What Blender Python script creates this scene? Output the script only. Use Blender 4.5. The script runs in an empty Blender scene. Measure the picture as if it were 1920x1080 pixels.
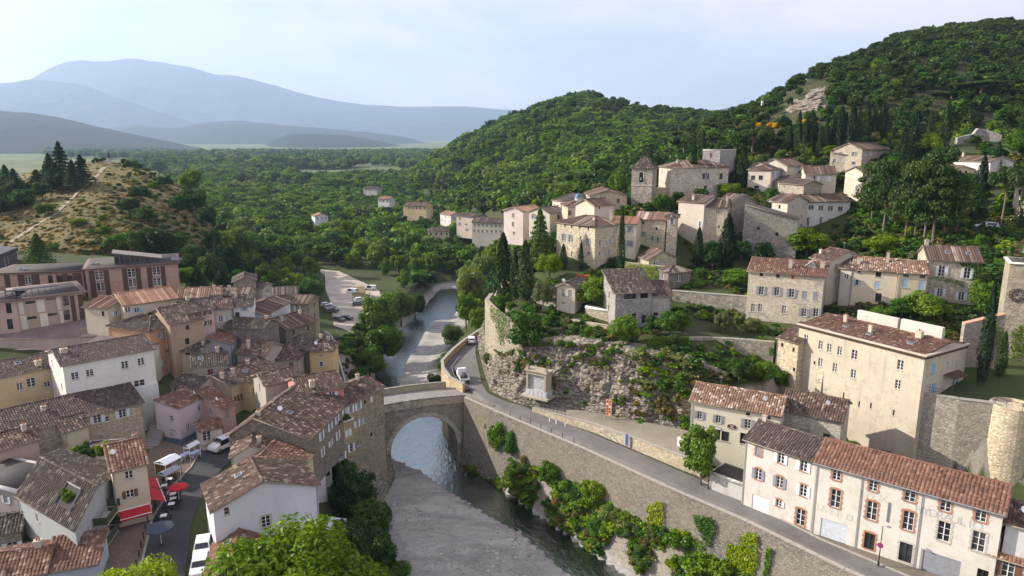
import bpy, bmesh, math, random
import numpy as np
from mathutils import Vector, Matrix, noise
from mathutils.bvhtree import BVHTree

R = math.radians
rng = np.random.default_rng(7)
random.seed(7)
scene = bpy.context.scene
COL = scene.collection

# ------------------------------------------------------------------ camera
FPX, PITCH, CAMZ = 1300.0, R(11.73), 60.0        # focal length in photo pixels, tilt, height over the river
cam_data = bpy.data.cameras.new('camera')
cam_data.sensor_width = 36.0
cam_data.lens = 36.0 * FPX / 1920.0
cam_data.clip_start = 1.0
cam_data.clip_end = 60000.0
cam = bpy.data.objects.new('camera', cam_data)
COL.objects.link(cam)
cam.location = (0, 0, CAMZ)
cam.rotation_euler = (math.pi / 2 - PITCH, 0, 0)
scene.camera = cam

# ------------------------------------------------------------------ sky, sun, exposure
SUN_DIR = Vector((-1.0, 0.18, 0.0)).normalized()  # horizontal direction towards the sun
SUN_ELEV = R(29.0)
SUN_STRENGTH, SKY_STRENGTH = 5.0, 0.105
world = bpy.data.worlds.new('World')
scene.world = world
world.use_nodes = True
wn, wl = world.node_tree.nodes, world.node_tree.links
wn.clear()
w_out = wn.new('ShaderNodeOutputWorld')
w_bg = wn.new('ShaderNodeBackground')
w_sky = wn.new('ShaderNodeTexSky')
w_sky.sky_type = 'NISHITA'
w_sky.sun_disc = False
w_sky.sun_elevation = SUN_ELEV
w_sky.sun_rotation = math.atan2(SUN_DIR.x, SUN_DIR.y)
w_sky.altitude = 200
w_sky.air_density = 1.0
w_sky.dust_density = 2.2
w_sky.ozone_density = 1.5
w_bg.inputs['Strength'].default_value = SKY_STRENGTH
# thin high cloud veil, drawn by direction
w_tc = wn.new('ShaderNodeTexCoord')
w_map = wn.new('ShaderNodeMapping')
w_map.inputs['Scale'].default_value = (1.5, 1.5, 4.6)
w_map.inputs['Rotation'].default_value = (0.05, 0.12, 0.5)
w_n1 = wn.new('ShaderNodeTexNoise')
w_n1.inputs['Scale'].default_value = 2.1
w_n1.inputs['Detail'].default_value = 9
w_n1.inputs['Roughness'].default_value = 0.56
w_n1.inputs['Distortion'].default_value = 0.6
w_rmp = wn.new('ShaderNodeMapRange')
w_rmp.inputs[1].default_value = 0.39
w_rmp.inputs[2].default_value = 0.66
w_rmp.inputs[3].default_value = 0.32
w_rmp.inputs[4].default_value = 0.85
w_mix = wn.new('ShaderNodeMix')
w_mix.data_type = 'RGBA'
w_mix.inputs[7].default_value = (7.6, 6.8, 7.5, 1)
wl.new(w_tc.outputs['Generated'], w_map.inputs['Vector'])
wl.new(w_map.outputs[0], w_n1.inputs['Vector'])
wl.new(w_n1.outputs[0], w_rmp.inputs[0])
wl.new(w_rmp.outputs[0], w_mix.inputs[0])
wl.new(w_sky.outputs[0], w_mix.inputs[6])
wl.new(w_mix.outputs[2], w_bg.inputs['Color'])
wl.new(w_bg.outputs[0], w_out.inputs['Surface'])

sun_data = bpy.data.lights.new('sun', 'SUN')
sun_data.energy = SUN_STRENGTH
sun_data.angle = R(0.6)
sun_data.color = (1.0, 0.92, 0.81)
sun = bpy.data.objects.new('sun', sun_data)
COL.objects.link(sun)
sun_vec = Vector((SUN_DIR.x * math.cos(SUN_ELEV), SUN_DIR.y * math.cos(SUN_ELEV), math.sin(SUN_ELEV)))
sun.rotation_euler = sun_vec.to_track_quat('Z', 'Y').to_euler()
sun.location = sun_vec * 300

vs = scene.view_settings
vs.view_transform = 'Standard'
vs.look = 'None'
vs.exposure = 0.80
vs.gamma = 1.0
vs.use_curve_mapping = False
scene.render.engine = 'CYCLES'
cy = scene.cycles
cy.max_bounces = 6
cy.diffuse_bounces = 2
cy.glossy_bounces = 2
cy.transmission_bounces = 3
cy.transparent_max_bounces = 6
cy.volume_bounces = 1
cy.use_denoising = True
cy.use_adaptive_sampling = True
cy.adaptive_threshold = 0.02
cy.caustics_reflective = False
cy.caustics_refractive = False
cy.sample_clamp_indirect = 4.0

# ------------------------------------------------------------------ surveying helpers
CP, SP = math.cos(PITCH), math.sin(PITCH)
def ray(px, py):
    """direction (world) of the line of sight through a photo pixel"""
    v = (py - 540.0) / FPX
    return Vector(((px - 960.0) / FPX, CP - v * SP, -(SP + v * CP)))
def at(px, py, z):
    """the point at height z on that line of sight"""
    r = ray(px, py)
    return Vector((0, 0, CAMZ)) + r * ((z - CAMZ) / r.z)
def at_t(px, py, t):
    """the point t metres deep on that line of sight"""
    return Vector((0, 0, CAMZ)) + ray(px, py) * t
# enlarged survey sheets: (x0, y0, scale)
SHEETS = dict(c1=(0,430,3.1775), c2=(0,740,3.1775), c3=(300,500,3.8575), c4=(300,700,2.8413), c5=(0,200,3.6),
              c6=(480,300,3.375), c7=(960,240,3.858), c8=(1240,220,4.155), d1=(1560,180,3.6), d2=(880,480,3.6),
              d3=(1260,420,3.858), d4=(1560,400,3.858), d5=(1280,560,3.6), d6=(1560,620,3.6), d7=(1280,760,3.0),
              d8=(700,620,2.348), e1=(1500,840,4.5), e2=(1280,720,6.0), e3=(1760,420,3.6), e4=(280,780,9.0),
              e5=(950,660,7.7125), e6=(700,690,5.685), e7=(560,700,6.0), e8=(160,880,6.75), e9=(590,500,6.75), px=(0,0,1))
def pix(sheet, x, y):
    s = SHEETS[sheet]
    return (s[0] + x / s[2], s[1] + y / s[2])

# ------------------------------------------------------------------ object helpers
def link(o, parent=None):
    COL.objects.link(o)
    if parent is not None:
        o.parent = parent
    return o
def thing(name, label, cat, loc=(0,0,0), rz=0.0, group=None):
    o = bpy.data.objects.new(name, None)
    o.empty_display_size = 0.3
    o.location = loc
    o.rotation_euler = (0, 0, rz)
    tag(o, label, cat, group)
    return link(o)
def tag(o, label, cat, group=None):
    o['label'] = label
    o['category'] = cat
    if group: o['group'] = group
    return o
def structure(o):
    o['kind'] = 'structure'
    return o

class MB:
    """collects faces for one mesh"""
    def __init__(s):
        s.v, s.f, s.m = [], [], []
    def quad(s, a, b, c, d, m=0):
        i = len(s.v); s.v += [a, b, c, d]; s.f.append((i, i+1, i+2, i+3)); s.m.append(m)
    def poly(s, pts, m=0):
        i = len(s.v); s.v += list(pts); s.f.append(tuple(range(i, i+len(pts)))); s.m.append(m)
    def box(s, x0, y0, z0, x1, y1, z1, m=0):
        i = len(s.v)
        s.v += [(x0,y0,z0),(x1,y0,z0),(x1,y1,z0),(x0,y1,z0),(x0,y0,z1),(x1,y0,z1),(x1,y1,z1),(x0,y1,z1)]
        for q in ((0,3,2,1),(4,5,6,7),(0,1,5,4),(1,2,6,5),(2,3,7,6),(3,0,4,7)):
            s.f.append(tuple(i+k for k in q)); s.m.append(m)
    def prism(s, pts, z0, z1, m=0, mtop=None):
        n = len(pts); i = len(s.v)
        s.v += [(p[0],p[1],z0) for p in pts] + [(p[0],p[1],z1) for p in pts]
        s.f.append(tuple(i+n-1-k for k in range(n))); s.m.append(m)
        s.f.append(tuple(i+n+k for k in range(n))); s.m.append(m if mtop is None else mtop)
        for k in range(n):
            j = (k+1) % n
            s.f.append((i+k, i+j, i+n+j, i+n+k)); s.m.append(m)
    def tube(s, p0, p1, r0, r1=None, n=8, m=0, cap=True):
        r1 = r0 if r1 is None else r1
        p0, p1 = Vector(p0), Vector(p1)
        d = (p1-p0).normalized()
        a = d.orthogonal().normalized(); b = d.cross(a)
        i = len(s.v)
        for p, r in ((p0,r0),(p1,r1)):
            for k in range(n):
                t = 2*math.pi*k/n
                s.v.append(tuple(p + (a*math.cos(t) + b*math.sin(t))*r))
        for k in range(n):
            j = (k+1) % n
            s.f.append((i+k, i+j, i+n+j, i+n+k)); s.m.append(m)
        if cap:
            s.f.append(tuple(i+n-1-k for k in range(n))); s.m.append(m)
            s.f.append(tuple(i+n+k for k in range(n))); s.m.append(m)
    def lathe(s, prof, n=12, m=0, c=(0,0)):
        i = len(s.v)
        for r, z in prof:
            for k in range(n):
                t = 2*math.pi*k/n
                s.v.append((c[0]+r*math.cos(t), c[1]+r*math.sin(t), z))
        for q in range(len(prof)-1):
            for k in range(n):
                j = (k+1) % n
                s.f.append((i+q*n+k, i+q*n+j, i+(q+1)*n+j, i+(q+1)*n+k)); s.m.append(m)
        s.f.append(tuple(i+(len(prof)-1)*n+k for k in range(n))); s.m.append(m)
    def mesh(s, name, mats, smooth=False):
        me = bpy.data.meshes.new(name)
        me.from_pydata([tuple(p) for p in s.v], [], s.f)
        for m in (mats if isinstance(mats, (list, tuple)) else [mats]):
            me.materials.append(m)
        me.polygons.foreach_set('material_index', s.m)
        if smooth:
            me.polygons.foreach_set('use_smooth', [True]*len(s.f))
        me.update()
        return me
    def obj(s, name, mats, parent=None, smooth=False):
        return link(bpy.data.objects.new(name, s.mesh(name, mats, smooth)), parent)

def np_mesh(name, V, F, mats, uv=None, midx=None, smooth=False):
    """V (n,3), F (m,4) or (m,3) arrays"""
    me = bpy.data.meshes.new(name)
    k = F.shape[1]
    me.vertices.add(len(V)); me.vertices.foreach_set('co', np.ascontiguousarray(V, dtype=np.float32).ravel())
    me.loops.add(F.size); me.loops.foreach_set('vertex_index', np.ascontiguousarray(F, dtype=np.int32).ravel())
    me.polygons.add(len(F))
    me.polygons.foreach_set('loop_start', np.arange(0, F.size, k, dtype=np.int32))
    me.polygons.foreach_set('loop_total', np.full(len(F), k, dtype=np.int32))
    for m in (mats if isinstance(mats, (list, tuple)) else [mats]):
        me.materials.append(m)
    if midx is not None:
        me.polygons.foreach_set('material_index', np.ascontiguousarray(midx, dtype=np.int32))
    if uv is not None:
        l = me.uv_layers.new(name='UVMap')
        l.data.foreach_set('uv', np.ascontiguousarray(uv[F.ravel()], dtype=np.float32).ravel())
    me.update(calc_edges=True)
    if smooth:
        me.polygons.foreach_set('use_smooth', np.ones(len(F), dtype=bool))
    return me

def grid_faces(nu, nv):
    i = np.arange((nu-1)*(nv-1)); a = i // (nv-1); b = i % (nv-1)
    p = a*nv + b
    return np.stack([p, p+nv, p+nv+1, p+1], 1)

# value noise for arrays
_perm = rng.random((64, 64, 64))
def vnoise(P, scale=1.0):
    Q = np.asarray(P, float) / scale
    i = np.floor(Q).astype(int); f = Q - i; f = f*f*(3-2*f)
    out = 0
    for dx in (0,1):
        for dy in (0,1):
            for dz in (0,1):
                w = (f[...,0] if dx else 1-f[...,0]) * (f[...,1] if dy else 1-f[...,1]) * (f[...,2] if dz else 1-f[...,2])
                out = out + w * _perm[(i[...,0]+dx) % 64, (i[...,1]+dy) % 64, (i[...,2]+dz) % 64]
    return out * 2 - 1
def fbm(P, scale, octaves=4, gain=0.5):
    s, a, tot = 0, 1.0, 0
    P = np.asarray(P, float)
    for k in range(octaves):
        s = s + a * vnoise(P + 17.3*k, scale); tot += a
        scale *= 0.5; a *= gain
    return s / tot
def smooth(e0, e1, x):
    t = np.clip((x - e0) / (e1 - e0), 0, 1)
    return t*t*(3-2*t)

# ------------------------------------------------------------------ materials
MATS = {}
class NT:
    def __init__(s, name):
        s.mat = bpy.data.materials.new(name); s.mat.use_nodes = True
        s.n, s.l = s.mat.node_tree.nodes, s.mat.node_tree.links
        s.n.clear()
        s.out = s.n.new('ShaderNodeOutputMaterial')
    def node(s, kind, **kw):
        n = s.n.new(kind)
        for k, v in kw.items():
            if k.startswith('i_'):
                n.inputs[int(k[2:])].default_value = v
            else:
                setattr(n, k, v)
        return n
    def ln(s, a, b): s.l.new(a, b)
    def pos(s):
        return s.node('ShaderNodeNewGeometry').outputs['Position']
    def noise(s, scale, detail=4, rough=0.55, vec=None, dist=0.0):
        n = s.node('ShaderNodeTexNoise')
        n.inputs['Scale'].default_value = scale; n.inputs['Detail'].default_value = detail
        n.inputs['Roughness'].default_value = rough; n.inputs['Distortion'].default_value = dist
        s.ln(vec if vec is not None else s.pos(), n.inputs['Vector'])
        return n.outputs[0]
    def rng(s, v, a, b, c=0.0, d=1.0):
        n = s.node('ShaderNodeMapRange')
        n.inputs[1].default_value, n.inputs[2].default_value, n.inputs[3].default_value, n.inputs[4].default_value = a, b, c, d
        s.ln(v, n.inputs[0]); return n.outputs[0]
    def mix(s, f, a, b, blend='MIX'):
        n = s.node('ShaderNodeMix'); n.data_type = 'RGBA'; n.blend_type = blend
        if isinstance(f, (int, float)): n.inputs[0].default_value = f
        else: s.ln(f, n.inputs[0])
        for k, c in ((6, a), (7, b)):
            if isinstance(c, tuple): n.inputs[k].default_value = (*c, 1)
            else: s.ln(c, n.inputs[k])
        return n.outputs[2]
    def math(s, op, a, b=None):
        n = s.node('ShaderNodeMath', operation=op)
        for k, c in ((0, a), (1, b)):
            if c is None: continue
            if isinstance(c, (int, float)): n.inputs[k].default_value = c
            else: s.ln(c, n.inputs[k])
        return n.outputs[0]
    def bump(s, h, strength=0.4, dist=0.1):
        n = s.node('ShaderNodeBump'); n.inputs['Strength'].default_value = strength; n.inputs['Distance'].default_value = dist
        s.ln(h, n.inputs['Height']); return n.outputs[0]
    def principled(s, color, rough=0.9, normal=None, spec=0.3, metal=0.0):
        p = s.node('ShaderNodeBsdfPrincipled')
        if isinstance(color, tuple): p.inputs['Base Color'].default_value = (*color, 1)
        else: s.ln(color, p.inputs['Base Color'])
        if isinstance(rough, (int, float)): p.inputs['Roughness'].default_value = rough
        else: s.ln(rough, p.inputs['Roughness'])
        p.inputs['Specular IOR Level'].default_value = spec
        p.inputs['Metallic'].default_value = metal
        if normal is not None: s.ln(normal, p.inputs['Normal'])
        s.ln(p.outputs[0], s.out.inputs['Surface'])
        return p
def mul(c, k): return tuple(min(1.0, x*k) for x in c)
def cached(fn):
    def g(*a):
        key = (fn.__name__,) + a
        if key not in MATS: MATS[key] = fn(*a)
        return MATS[key]
    return g
@cached
def m_plain(name, col, rough=0.6, metal=0.0):
    t = NT(name)
    n = t.noise(3.0, 3)
    t.principled(t.mix(t.rng(n, .3, .7), mul(col, .86), mul(col, 1.1)), rough, metal=metal)
    return t.mat
@cached
def m_plaster(col, dirt=0.5):
    t = NT('plaster')
    big = t.noise(0.16, 5, .6); mid = t.noise(0.9, 6, .65); fine = t.noise(9, 4, .7)
    mp = t.node('ShaderNodeMapping'); mp.inputs['Scale'].default_value = (1.6, 1.6, .12)
    t.ln(t.pos(), mp.inputs['Vector'])
    streak = t.noise(1.0, 5, .6, vec=mp.outputs[0])
    c = t.mix(t.rng(big, .35, .65), mul(col, .88), mul(col, 1.06))
    c = t.mix(t.rng(mid, .52, .72, 0, .55*dirt+.15), c, tuple(x*y for x, y in zip(col, (.62,.58,.50))))
    c = t.mix(t.rng(streak, .55, .75, 0, .6*dirt), c, tuple(x*.55 for x in col))
    c = t.mix(t.rng(fine, .4, .65, 0, .18+.12*dirt), c, mul(col, .72))
    vo = t.node('ShaderNodeTexVoronoi'); vo.inputs['Scale'].default_value = 3.6; t.ln(t.pos(), vo.inputs['Vector'])
    bw = t.node('ShaderNodeRGBToBW'); t.ln(vo.outputs['Color'], bw.inputs[0])
    c = t.mix(t.math('MULTIPLY', t.rng(bw.outputs[0], .45, .9), t.rng(t.noise(.4, 4), .42, .6, 0, .42*dirt)), c, mul(col, .66))
    t.principled(c, .92, t.bump(t.math('ADD', t.math('MULTIPLY', fine, .4), mid), .35, .05))
    return t.mat
@cached
def m_stone(col, size=2.4, mortar=0.5):
    t = NT('stone_masonry')
    mp = t.node('ShaderNodeMapping'); mp.inputs['Scale'].default_value = (1, 1, 1.7)
    wob = t.node('ShaderNodeVectorMath', operation='ADD')
    ns = t.node('ShaderNodeTexNoise'); ns.inputs['Scale'].default_value = 1.4; ns.inputs['Detail'].default_value = 3
    t.ln(t.pos(), ns.inputs['Vector'])
    t.ln(t.pos(), wob.inputs[0]); 
    sc = t.node('ShaderNodeVectorMath', operation='SCALE'); sc.inputs['Scale'].default_value = .22
    t.ln(ns.outputs['Color'], sc.inputs[0]); t.ln(sc.outputs[0], wob.inputs[1])
    t.ln(wob.outputs[0], mp.inputs['Vector'])
    vo = t.node('ShaderNodeTexVoronoi'); vo.inputs['Scale'].default_value = size
    t.ln(mp.outputs[0], vo.inputs['Vector'])
    ve = t.node('ShaderNodeTexVoronoi', feature='DISTANCE_TO_EDGE'); ve.inputs['Scale'].default_value = size
    t.ln(mp.outputs[0], ve.inputs['Vector'])
    bw = t.node('ShaderNodeRGBToBW'); t.ln(vo.outputs['Color'], bw.inputs[0])
    c = t.mix(t.rng(bw.outputs[0], .2, .8), mul(col, .62), mul(col, 1.25))
    big = t.noise(0.13, 5, .6); mid = t.noise(.7, 6, .7)
    c = t.mix(t.rng(mid, .45, .72, 0, .65), c, tuple(x*y for x, y in zip(col, (.5,.47,.42))))
    c = t.mix(t.rng(big, .40, .62, 0, .55), c, tuple(x*y for x, y in zip(col, (1.15,1.08,.92))))
    jm = t.rng(ve.outputs['Distance'], .0, .09, mortar, 0)
    c = t.mix(jm, c, mul(col, .55))
    h = t.math('ADD', t.rng(ve.outputs['Distance'], 0, .12), t.math('MULTIPLY', t.noise(6, 4, .7), .5))
    t.principled(c, .95, t.bump(h, .7, .09))
    return t.mat
@cached
def m_tile(base, alt, pale, mode=0):
    """canal tiles: colour per tile from its row and course, weather in patches"""
    t = NT('roof_tiles')
    uv = t.node('ShaderNodeUVMap')
    fl = t.node('ShaderNodeVectorMath', operation='FLOOR'); t.ln(uv.outputs[0], fl.inputs[0])
    oi = t.node('ShaderNodeObjectInfo')
    ad = t.node('ShaderNodeVectorMath', operation='ADD'); t.ln(fl.outputs[0], ad.inputs[0]); t.ln(oi.outputs['Random'], ad.inputs[1])
    wn_ = t.node('ShaderNodeTexWhiteNoise', noise_dimensions='3D'); t.ln(ad.outputs[0], wn_.inputs['Vector'])
    v = wn_.outputs['Value']
    c = t.mix(t.rng(v, .1, .9), base, alt)
    c = t.mix(t.rng(v, .80, .97, 0, .75), c, pale)
    c = t.mix(t.rng(v, .0, .14, .6, 0), c, mul(base, .4))
    patch = t.noise(.35, 5, .65)
    c = t.mix(t.rng(patch, .48, .70, 0, .60), c, tuple(x*.42+.012 for x in base))
    lich = t.noise(1.7, 5, .7)
    c = t.mix(t.rng(lich, .56, .72, 0, .45), c, (.19, .165, .12))
    t.principled(c, .9, t.bump(t.noise(9, 3), .3, .03))
    return t.mat
@cached
def m_leaf(col, sat=1.0, trans=0.35):
    t = NT('leaves')
    oi = t.node('ShaderNodeObjectInfo')
    geo = t.node('ShaderNodeNewGeometry')
    n1 = t.noise(.55, 3, .6)
    ri = t.node('ShaderNodeMath', operation='FRACT'); 
    c = t.mix(t.rng(geo.outputs['Random Per Island'], 0, 1), mul(col, .62), tuple(min(1, x*k) for x, k in zip(col, (1.45, 1.35, 1.1))))
    c = t.mix(t.rng(n1, .38, .66, 0, .45), c, tuple(x*k for x, k in zip(col, (1.5, 1.3, .9))))
    hsv = t.node('ShaderNodeHueSaturation')
    t.ln(c, hsv.inputs['Color'])
    t.ln(t.rng(oi.outputs['Random'], 0, 1, .484, .526), hsv.inputs['Hue'])
    t.ln(t.rng(oi.outputs['Random'], 0, 1, 1.40, .68), hsv.inputs['Value'])
    hsv.inputs['Saturation'].default_value = sat*1.1
    d = t.node('ShaderNodeBsdfDiffuse'); t.ln(hsv.outputs[0], d.inputs[0])
    tr = t.node('ShaderNodeBsdfTranslucent')
    t.ln(t.mix(.5, hsv.outputs[0], (.5, .6, .08), 'MULTIPLY'), tr.inputs[0])
    g = t.node('ShaderNodeBsdfGlossy'); g.inputs['Roughness'].default_value = .45; g.inputs[0].default_value = (.5,.55,.5,1)
    a = t.node('ShaderNodeMixShader'); a.inputs[0].default_value = trans
    t.ln(d.outputs[0], a.inputs[1]); t.ln(hsv.outputs[0], tr.inputs[0]); t.ln(tr.outputs[0], a.inputs[2])
    b = t.node('ShaderNodeMixShader'); b.inputs[0].default_value = .03
    t.ln(a.outputs[0], b.inputs[1]); t.ln(g.outputs[0], b.inputs[2])
    t.ln(b.outputs[0], t.out.inputs['Surface'])
    return t.mat
@cached
def m_bark(col):
    t = NT('bark')
    mp = t.node('ShaderNodeMapping'); mp.inputs['Scale'].default_value = (5, 5, .8); t.ln(t.pos(), mp.inputs['Vector'])
    n = t.noise(1.0, 5, .7, vec=mp.outputs[0])
    t.principled(t.mix(t.rng(n, .35, .65), mul(col, .5), mul(col, 1.3)), .95, t.bump(n, .6, .05))
    return t.mat
@cached
def m_glass():
    t = NT('window_glass')
    n = t.noise(.4, 2)
    t.principled(t.mix(t.rng(n, .4, .6), (.012,.014,.018), (.05,.055,.06)), .06, spec=.6)
    return t.mat
@cached
def m_asphalt(col):
    t = NT('asphalt')
    a, b, c3 = t.noise(.25, 5, .6), t.noise(2.2, 5, .7), t.noise(25, 2)
    c = t.mix(t.rng(a, .35, .65), mul(col, .8), mul(col, 1.2))
    c = t.mix(t.rng(b, .5, .75, 0, .5), c, mul(col, 1.6))
    c = t.mix(t.rng(c3, .35, .65, 0, .25), c, mul(col, .6))
    t.principled(c, .85, t.bump(c3, .2, .02))
    return t.mat
@cached
def m_paving(col, size=1.8):
    t = NT('paving')
    b = t.node('ShaderNodeTexBrick'); b.inputs['Scale'].default_value = size
    b.inputs['Color1'].default_value = (*mul(col, .8), 1); b.inputs['Color2'].default_value = (*mul(col, 1.25), 1)
    b.inputs['Mortar'].default_value = (*mul(col, .55), 1); b.inputs['Mortar Size'].default_value = .015
    t.ln(t.pos(), b.inputs['Vector'])
    n = t.noise(.6, 5, .65)
    t.principled(t.mix(t.rng(n, .45, .7, 0, .5), b.outputs[0], mul(col, .6)), .9)
    return t.mat
def m_basic(name, *a): return m_plain(name, *a)
WHITE = m_plain('white_paint', (.78,.78,.76), .45)
OFFWH = m_plain('offwhite_paint', (.62,.60,.55), .6)
DARKW = m_plain('dark_wood', (.055,.038,.028), .7)
BROWNW = m_plain('brown_wood', (.12,.062,.035), .7)
IRON = m_plain('wrought_iron', (.02,.02,.022), .5)
ZINC = m_plain('zinc_grey', (.28,.29,.30), .5, .3)
GLASS = m_glass()
# ================================================================== terrain
def lin(pts):
    a = np.array(sorted(pts), float)
    return lambda y: np.interp(y, a[:,0], a[:,1])
# river lines, x as a function of y
xL = lin([(30,0),(60,-6),(85,-13.9),(102,-20.6),(117,-23.8),(128,-25.5),(140,-30),(155,-34),(180,-37),(200,-38),(220,-37),(259,-33),(283,-31),(310,-24)])
xG = lin([(30,54),(45,42),(60,29),(75,18),(87.6,8.7),(98.5,1.7),(111.2,-10.2),(120.3,-17),(126,-24),(130,-26),(140,-30),(155,-34),(180,-37),(200,-38),(220,-37),(259,-33),(283,-31),(310,-24)])
xR = lin([(30,66),(40,58),(55,42),(72,30),(88,17),(97.5,9.9),(111.8,0),(117.7,-2.5),(127.8,-9.5),(141,-13.2),(150,-17.5),(163,-26),(170,-29),(191,-29),(212,-28.2),(232,-27),(238,-21),(254,-19),(280,-21),(310,-24)])
WALL = [(58,45),(48,57.5),(40,66),(37,69.4),(29.5,79.4),(21.4,88.3),(11.6,100.1),(0,112.8),(-9,123),(-9.6,128),(-12.6,132),(-14.6,138),(-15.3,143),(-13.6,152),(-11.4,160),(-6,175)]
xW = lin([(p[1], p[0]) for p in WALL] + [(190,-2),(215,4),(260,15),(310,25)])
CLIFF = [(-2,176),(-8.4,158),(-7.4,150),(-6.2,138),(-4.6,127.5),(0,122),(6,118.6),(13,115),(21.3,109.5),(28.5,106),(36,104.5),(44,107),(48.5,113),(54,104),(59.4,95),(66,89),(74,85),(100,74),(140,60),(400,40)]
def seg_dist(X, Y, line):
    """signed distance to a polyline, positive on its left-hand side"""
    best = np.full(X.shape, 1e9); sgn = np.ones(X.shape)
    L = np.array(line, float)
    for a, b in zip(L[:-1], L[1:]):
        d = b - a; l2 = d @ d
        t = np.clip(((X-a[0])*d[0] + (Y-a[1])*d[1]) / l2, 0, 1)
        qx, qy = X - a[0] - t*d[0], Y - a[1] - t*d[1]
        dist = np.hypot(qx, qy)
        s = np.sign(d[0]*(Y-a[1]) - d[1]*(X-a[0]))
        best = np.minimum(best, dist)
    # inside the closed hill outline counts as positive
    poly = np.vstack([L, [(900,1000),(L[0][0],1000)]]); ins = np.zeros(X.shape, bool)
    j = len(poly)-1
    for i in range(len(poly)):
        (xi,yi),(xj,yj) = poly[i], poly[j]
        if yi != yj: ins ^= ((yi > Y) != (yj > Y)) & (X < (xj-xi)*(Y-yi)/(yj-yi)+xi)
        j = i
    return np.where(ins, best, -best)
class RBF:
    def __init__(s, pts):
        P = np.array(pts, float); s.p = P[:, :2]
        n = len(P); A = np.zeros((n+3, n+3))
        A[:n,:n] = np.hypot(*(s.p[:,None]-s.p[None]).transpose(2,0,1))
        A[:n,n] = 1; A[:n,n+1:] = s.p; A[n,:n] = 1; A[n+1:,:n] = s.p.T
        A[:n,:n] -= 0.0*np.eye(n)
        s.w = np.linalg.solve(A, np.r_[P[:,2], 0, 0, 0])
    def __call__(s, X, Y):
        out = s.w[-3] + s.w[-2]*X + s.w[-1]*Y
        for (px, py), w in zip(s.p, s.w):
            out = out + w*np.hypot(X-px, Y-py)
        return out
LEFT = RBF([(-37,68,13.4),(-45,97,13.5),(-46,103,13.6),(-43,77,13.4),(-50,85,13.5),(-59,108,14.2),(-75,154,26.5),(-96,130,24),(-60,60,13),(-70,80,14),(-100,100,17),(-36,88,13),
  (-50,113,15),(-45,125,15),(-43,135,13.5),(-39,146,10),(-36,139,10),(-42,160,10),(-46,173,10),(-33,118,12),(-30,105,9),(-26,92,7),(-22,80,6),(-52,148,16),(-50,160,15),(-62,140,20),(-62,160,22),
  (-70,120,18),(-80,110,17),(-110,150,27),(-140,130,27),(-130,80,18),(-120,40,14),(-60,30,12),(-20,40,5),(-53,188,7.5),(-48,200,6),(-57,205,6),(-50,225,6),(-62,230,6),(-56,260,6),(-70,260,6),(-66,245,6),(-78,285,6.5),(-60,290,6.5),
  (-72,205,10),(-70,185,17),(-85,175,25),(-100,195,28),(-130,200,29),(-170,210,31),(-75,225,9),(-90,250,9),(-100,290,8),(-60,330,8),(-150,320,9),(-250,350,12),(-250,220,30),(-400,250,24),(-300,150,28),(-60,500,11),(-300,600,14),(-600,400,18),(-44,185,6.5),(-42,215,5),(-38,250,5),(-36,290,5.5),(-34,200,4.5)])
HILL = RBF([(-4.8,134,26),(-4,144,27),(2,128,24.5),(8,121.5,24.5),(14,118,24.6),(21,113.5,25),(26,110,25.5),(34,109,21.5),(42,112,22),(-3,155,26),(1,140,28),(10.5,133,27.2),(17,125,26.3),(23,127,26.6),(30,122,26.4),(33,130,27),
  (42,124,25.3),(36,117,26.5),(46,119,25),(38,140,30.5),(48,143,30.5),(52,135,30),(58,120,27),(66,112,26.5),(64,100,24.6),(72,95,24.6),(84,96,24.6),(66,121,31),(78,120,31),(88,117,30.5),(95,110,28),
  (8,150,29),(20,160,30.5),(30,158,30.5),(43,160,29.8),(35,146,31),(59,165,30.8),(58,150,30.2),(70,150,31.5),(78,172,34),(89,152,37),(89,138,35),(114,166,40.5),(105,150,39),(125,140,40),(35,188,42.5),(28,178,40),(15,178,36),(5,172,31),(5,185,33),
  (53,197,45),(70,195,46),(89,198,47),(70,182,39.5),(105,190,50),(120,195,53),(142,208,60),(160,190,58),(170,150,52),(140,110,40),(110,90,30),(120,230,62),(170,235,64),(60,228,51.5),(90,228,56),(40,232,46),(15,225,36),(0,215,24),(10,245,30),(35,255,38),(60,255,48),
  (-2,176,18),(-3,198,10),(-8,225,6),(5,265,12),(0,300,10),(35,300,25),(80,300,48),(200,260,66),(300,200,70),(300,80,50),(60,430,20),(-10,420,10),(20,520,14),(200,420,50)])
zval = lin([(200,6),(400,9),(800,13),(1500,18),(3000,26),(6000,60),(16000,160)])
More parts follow.
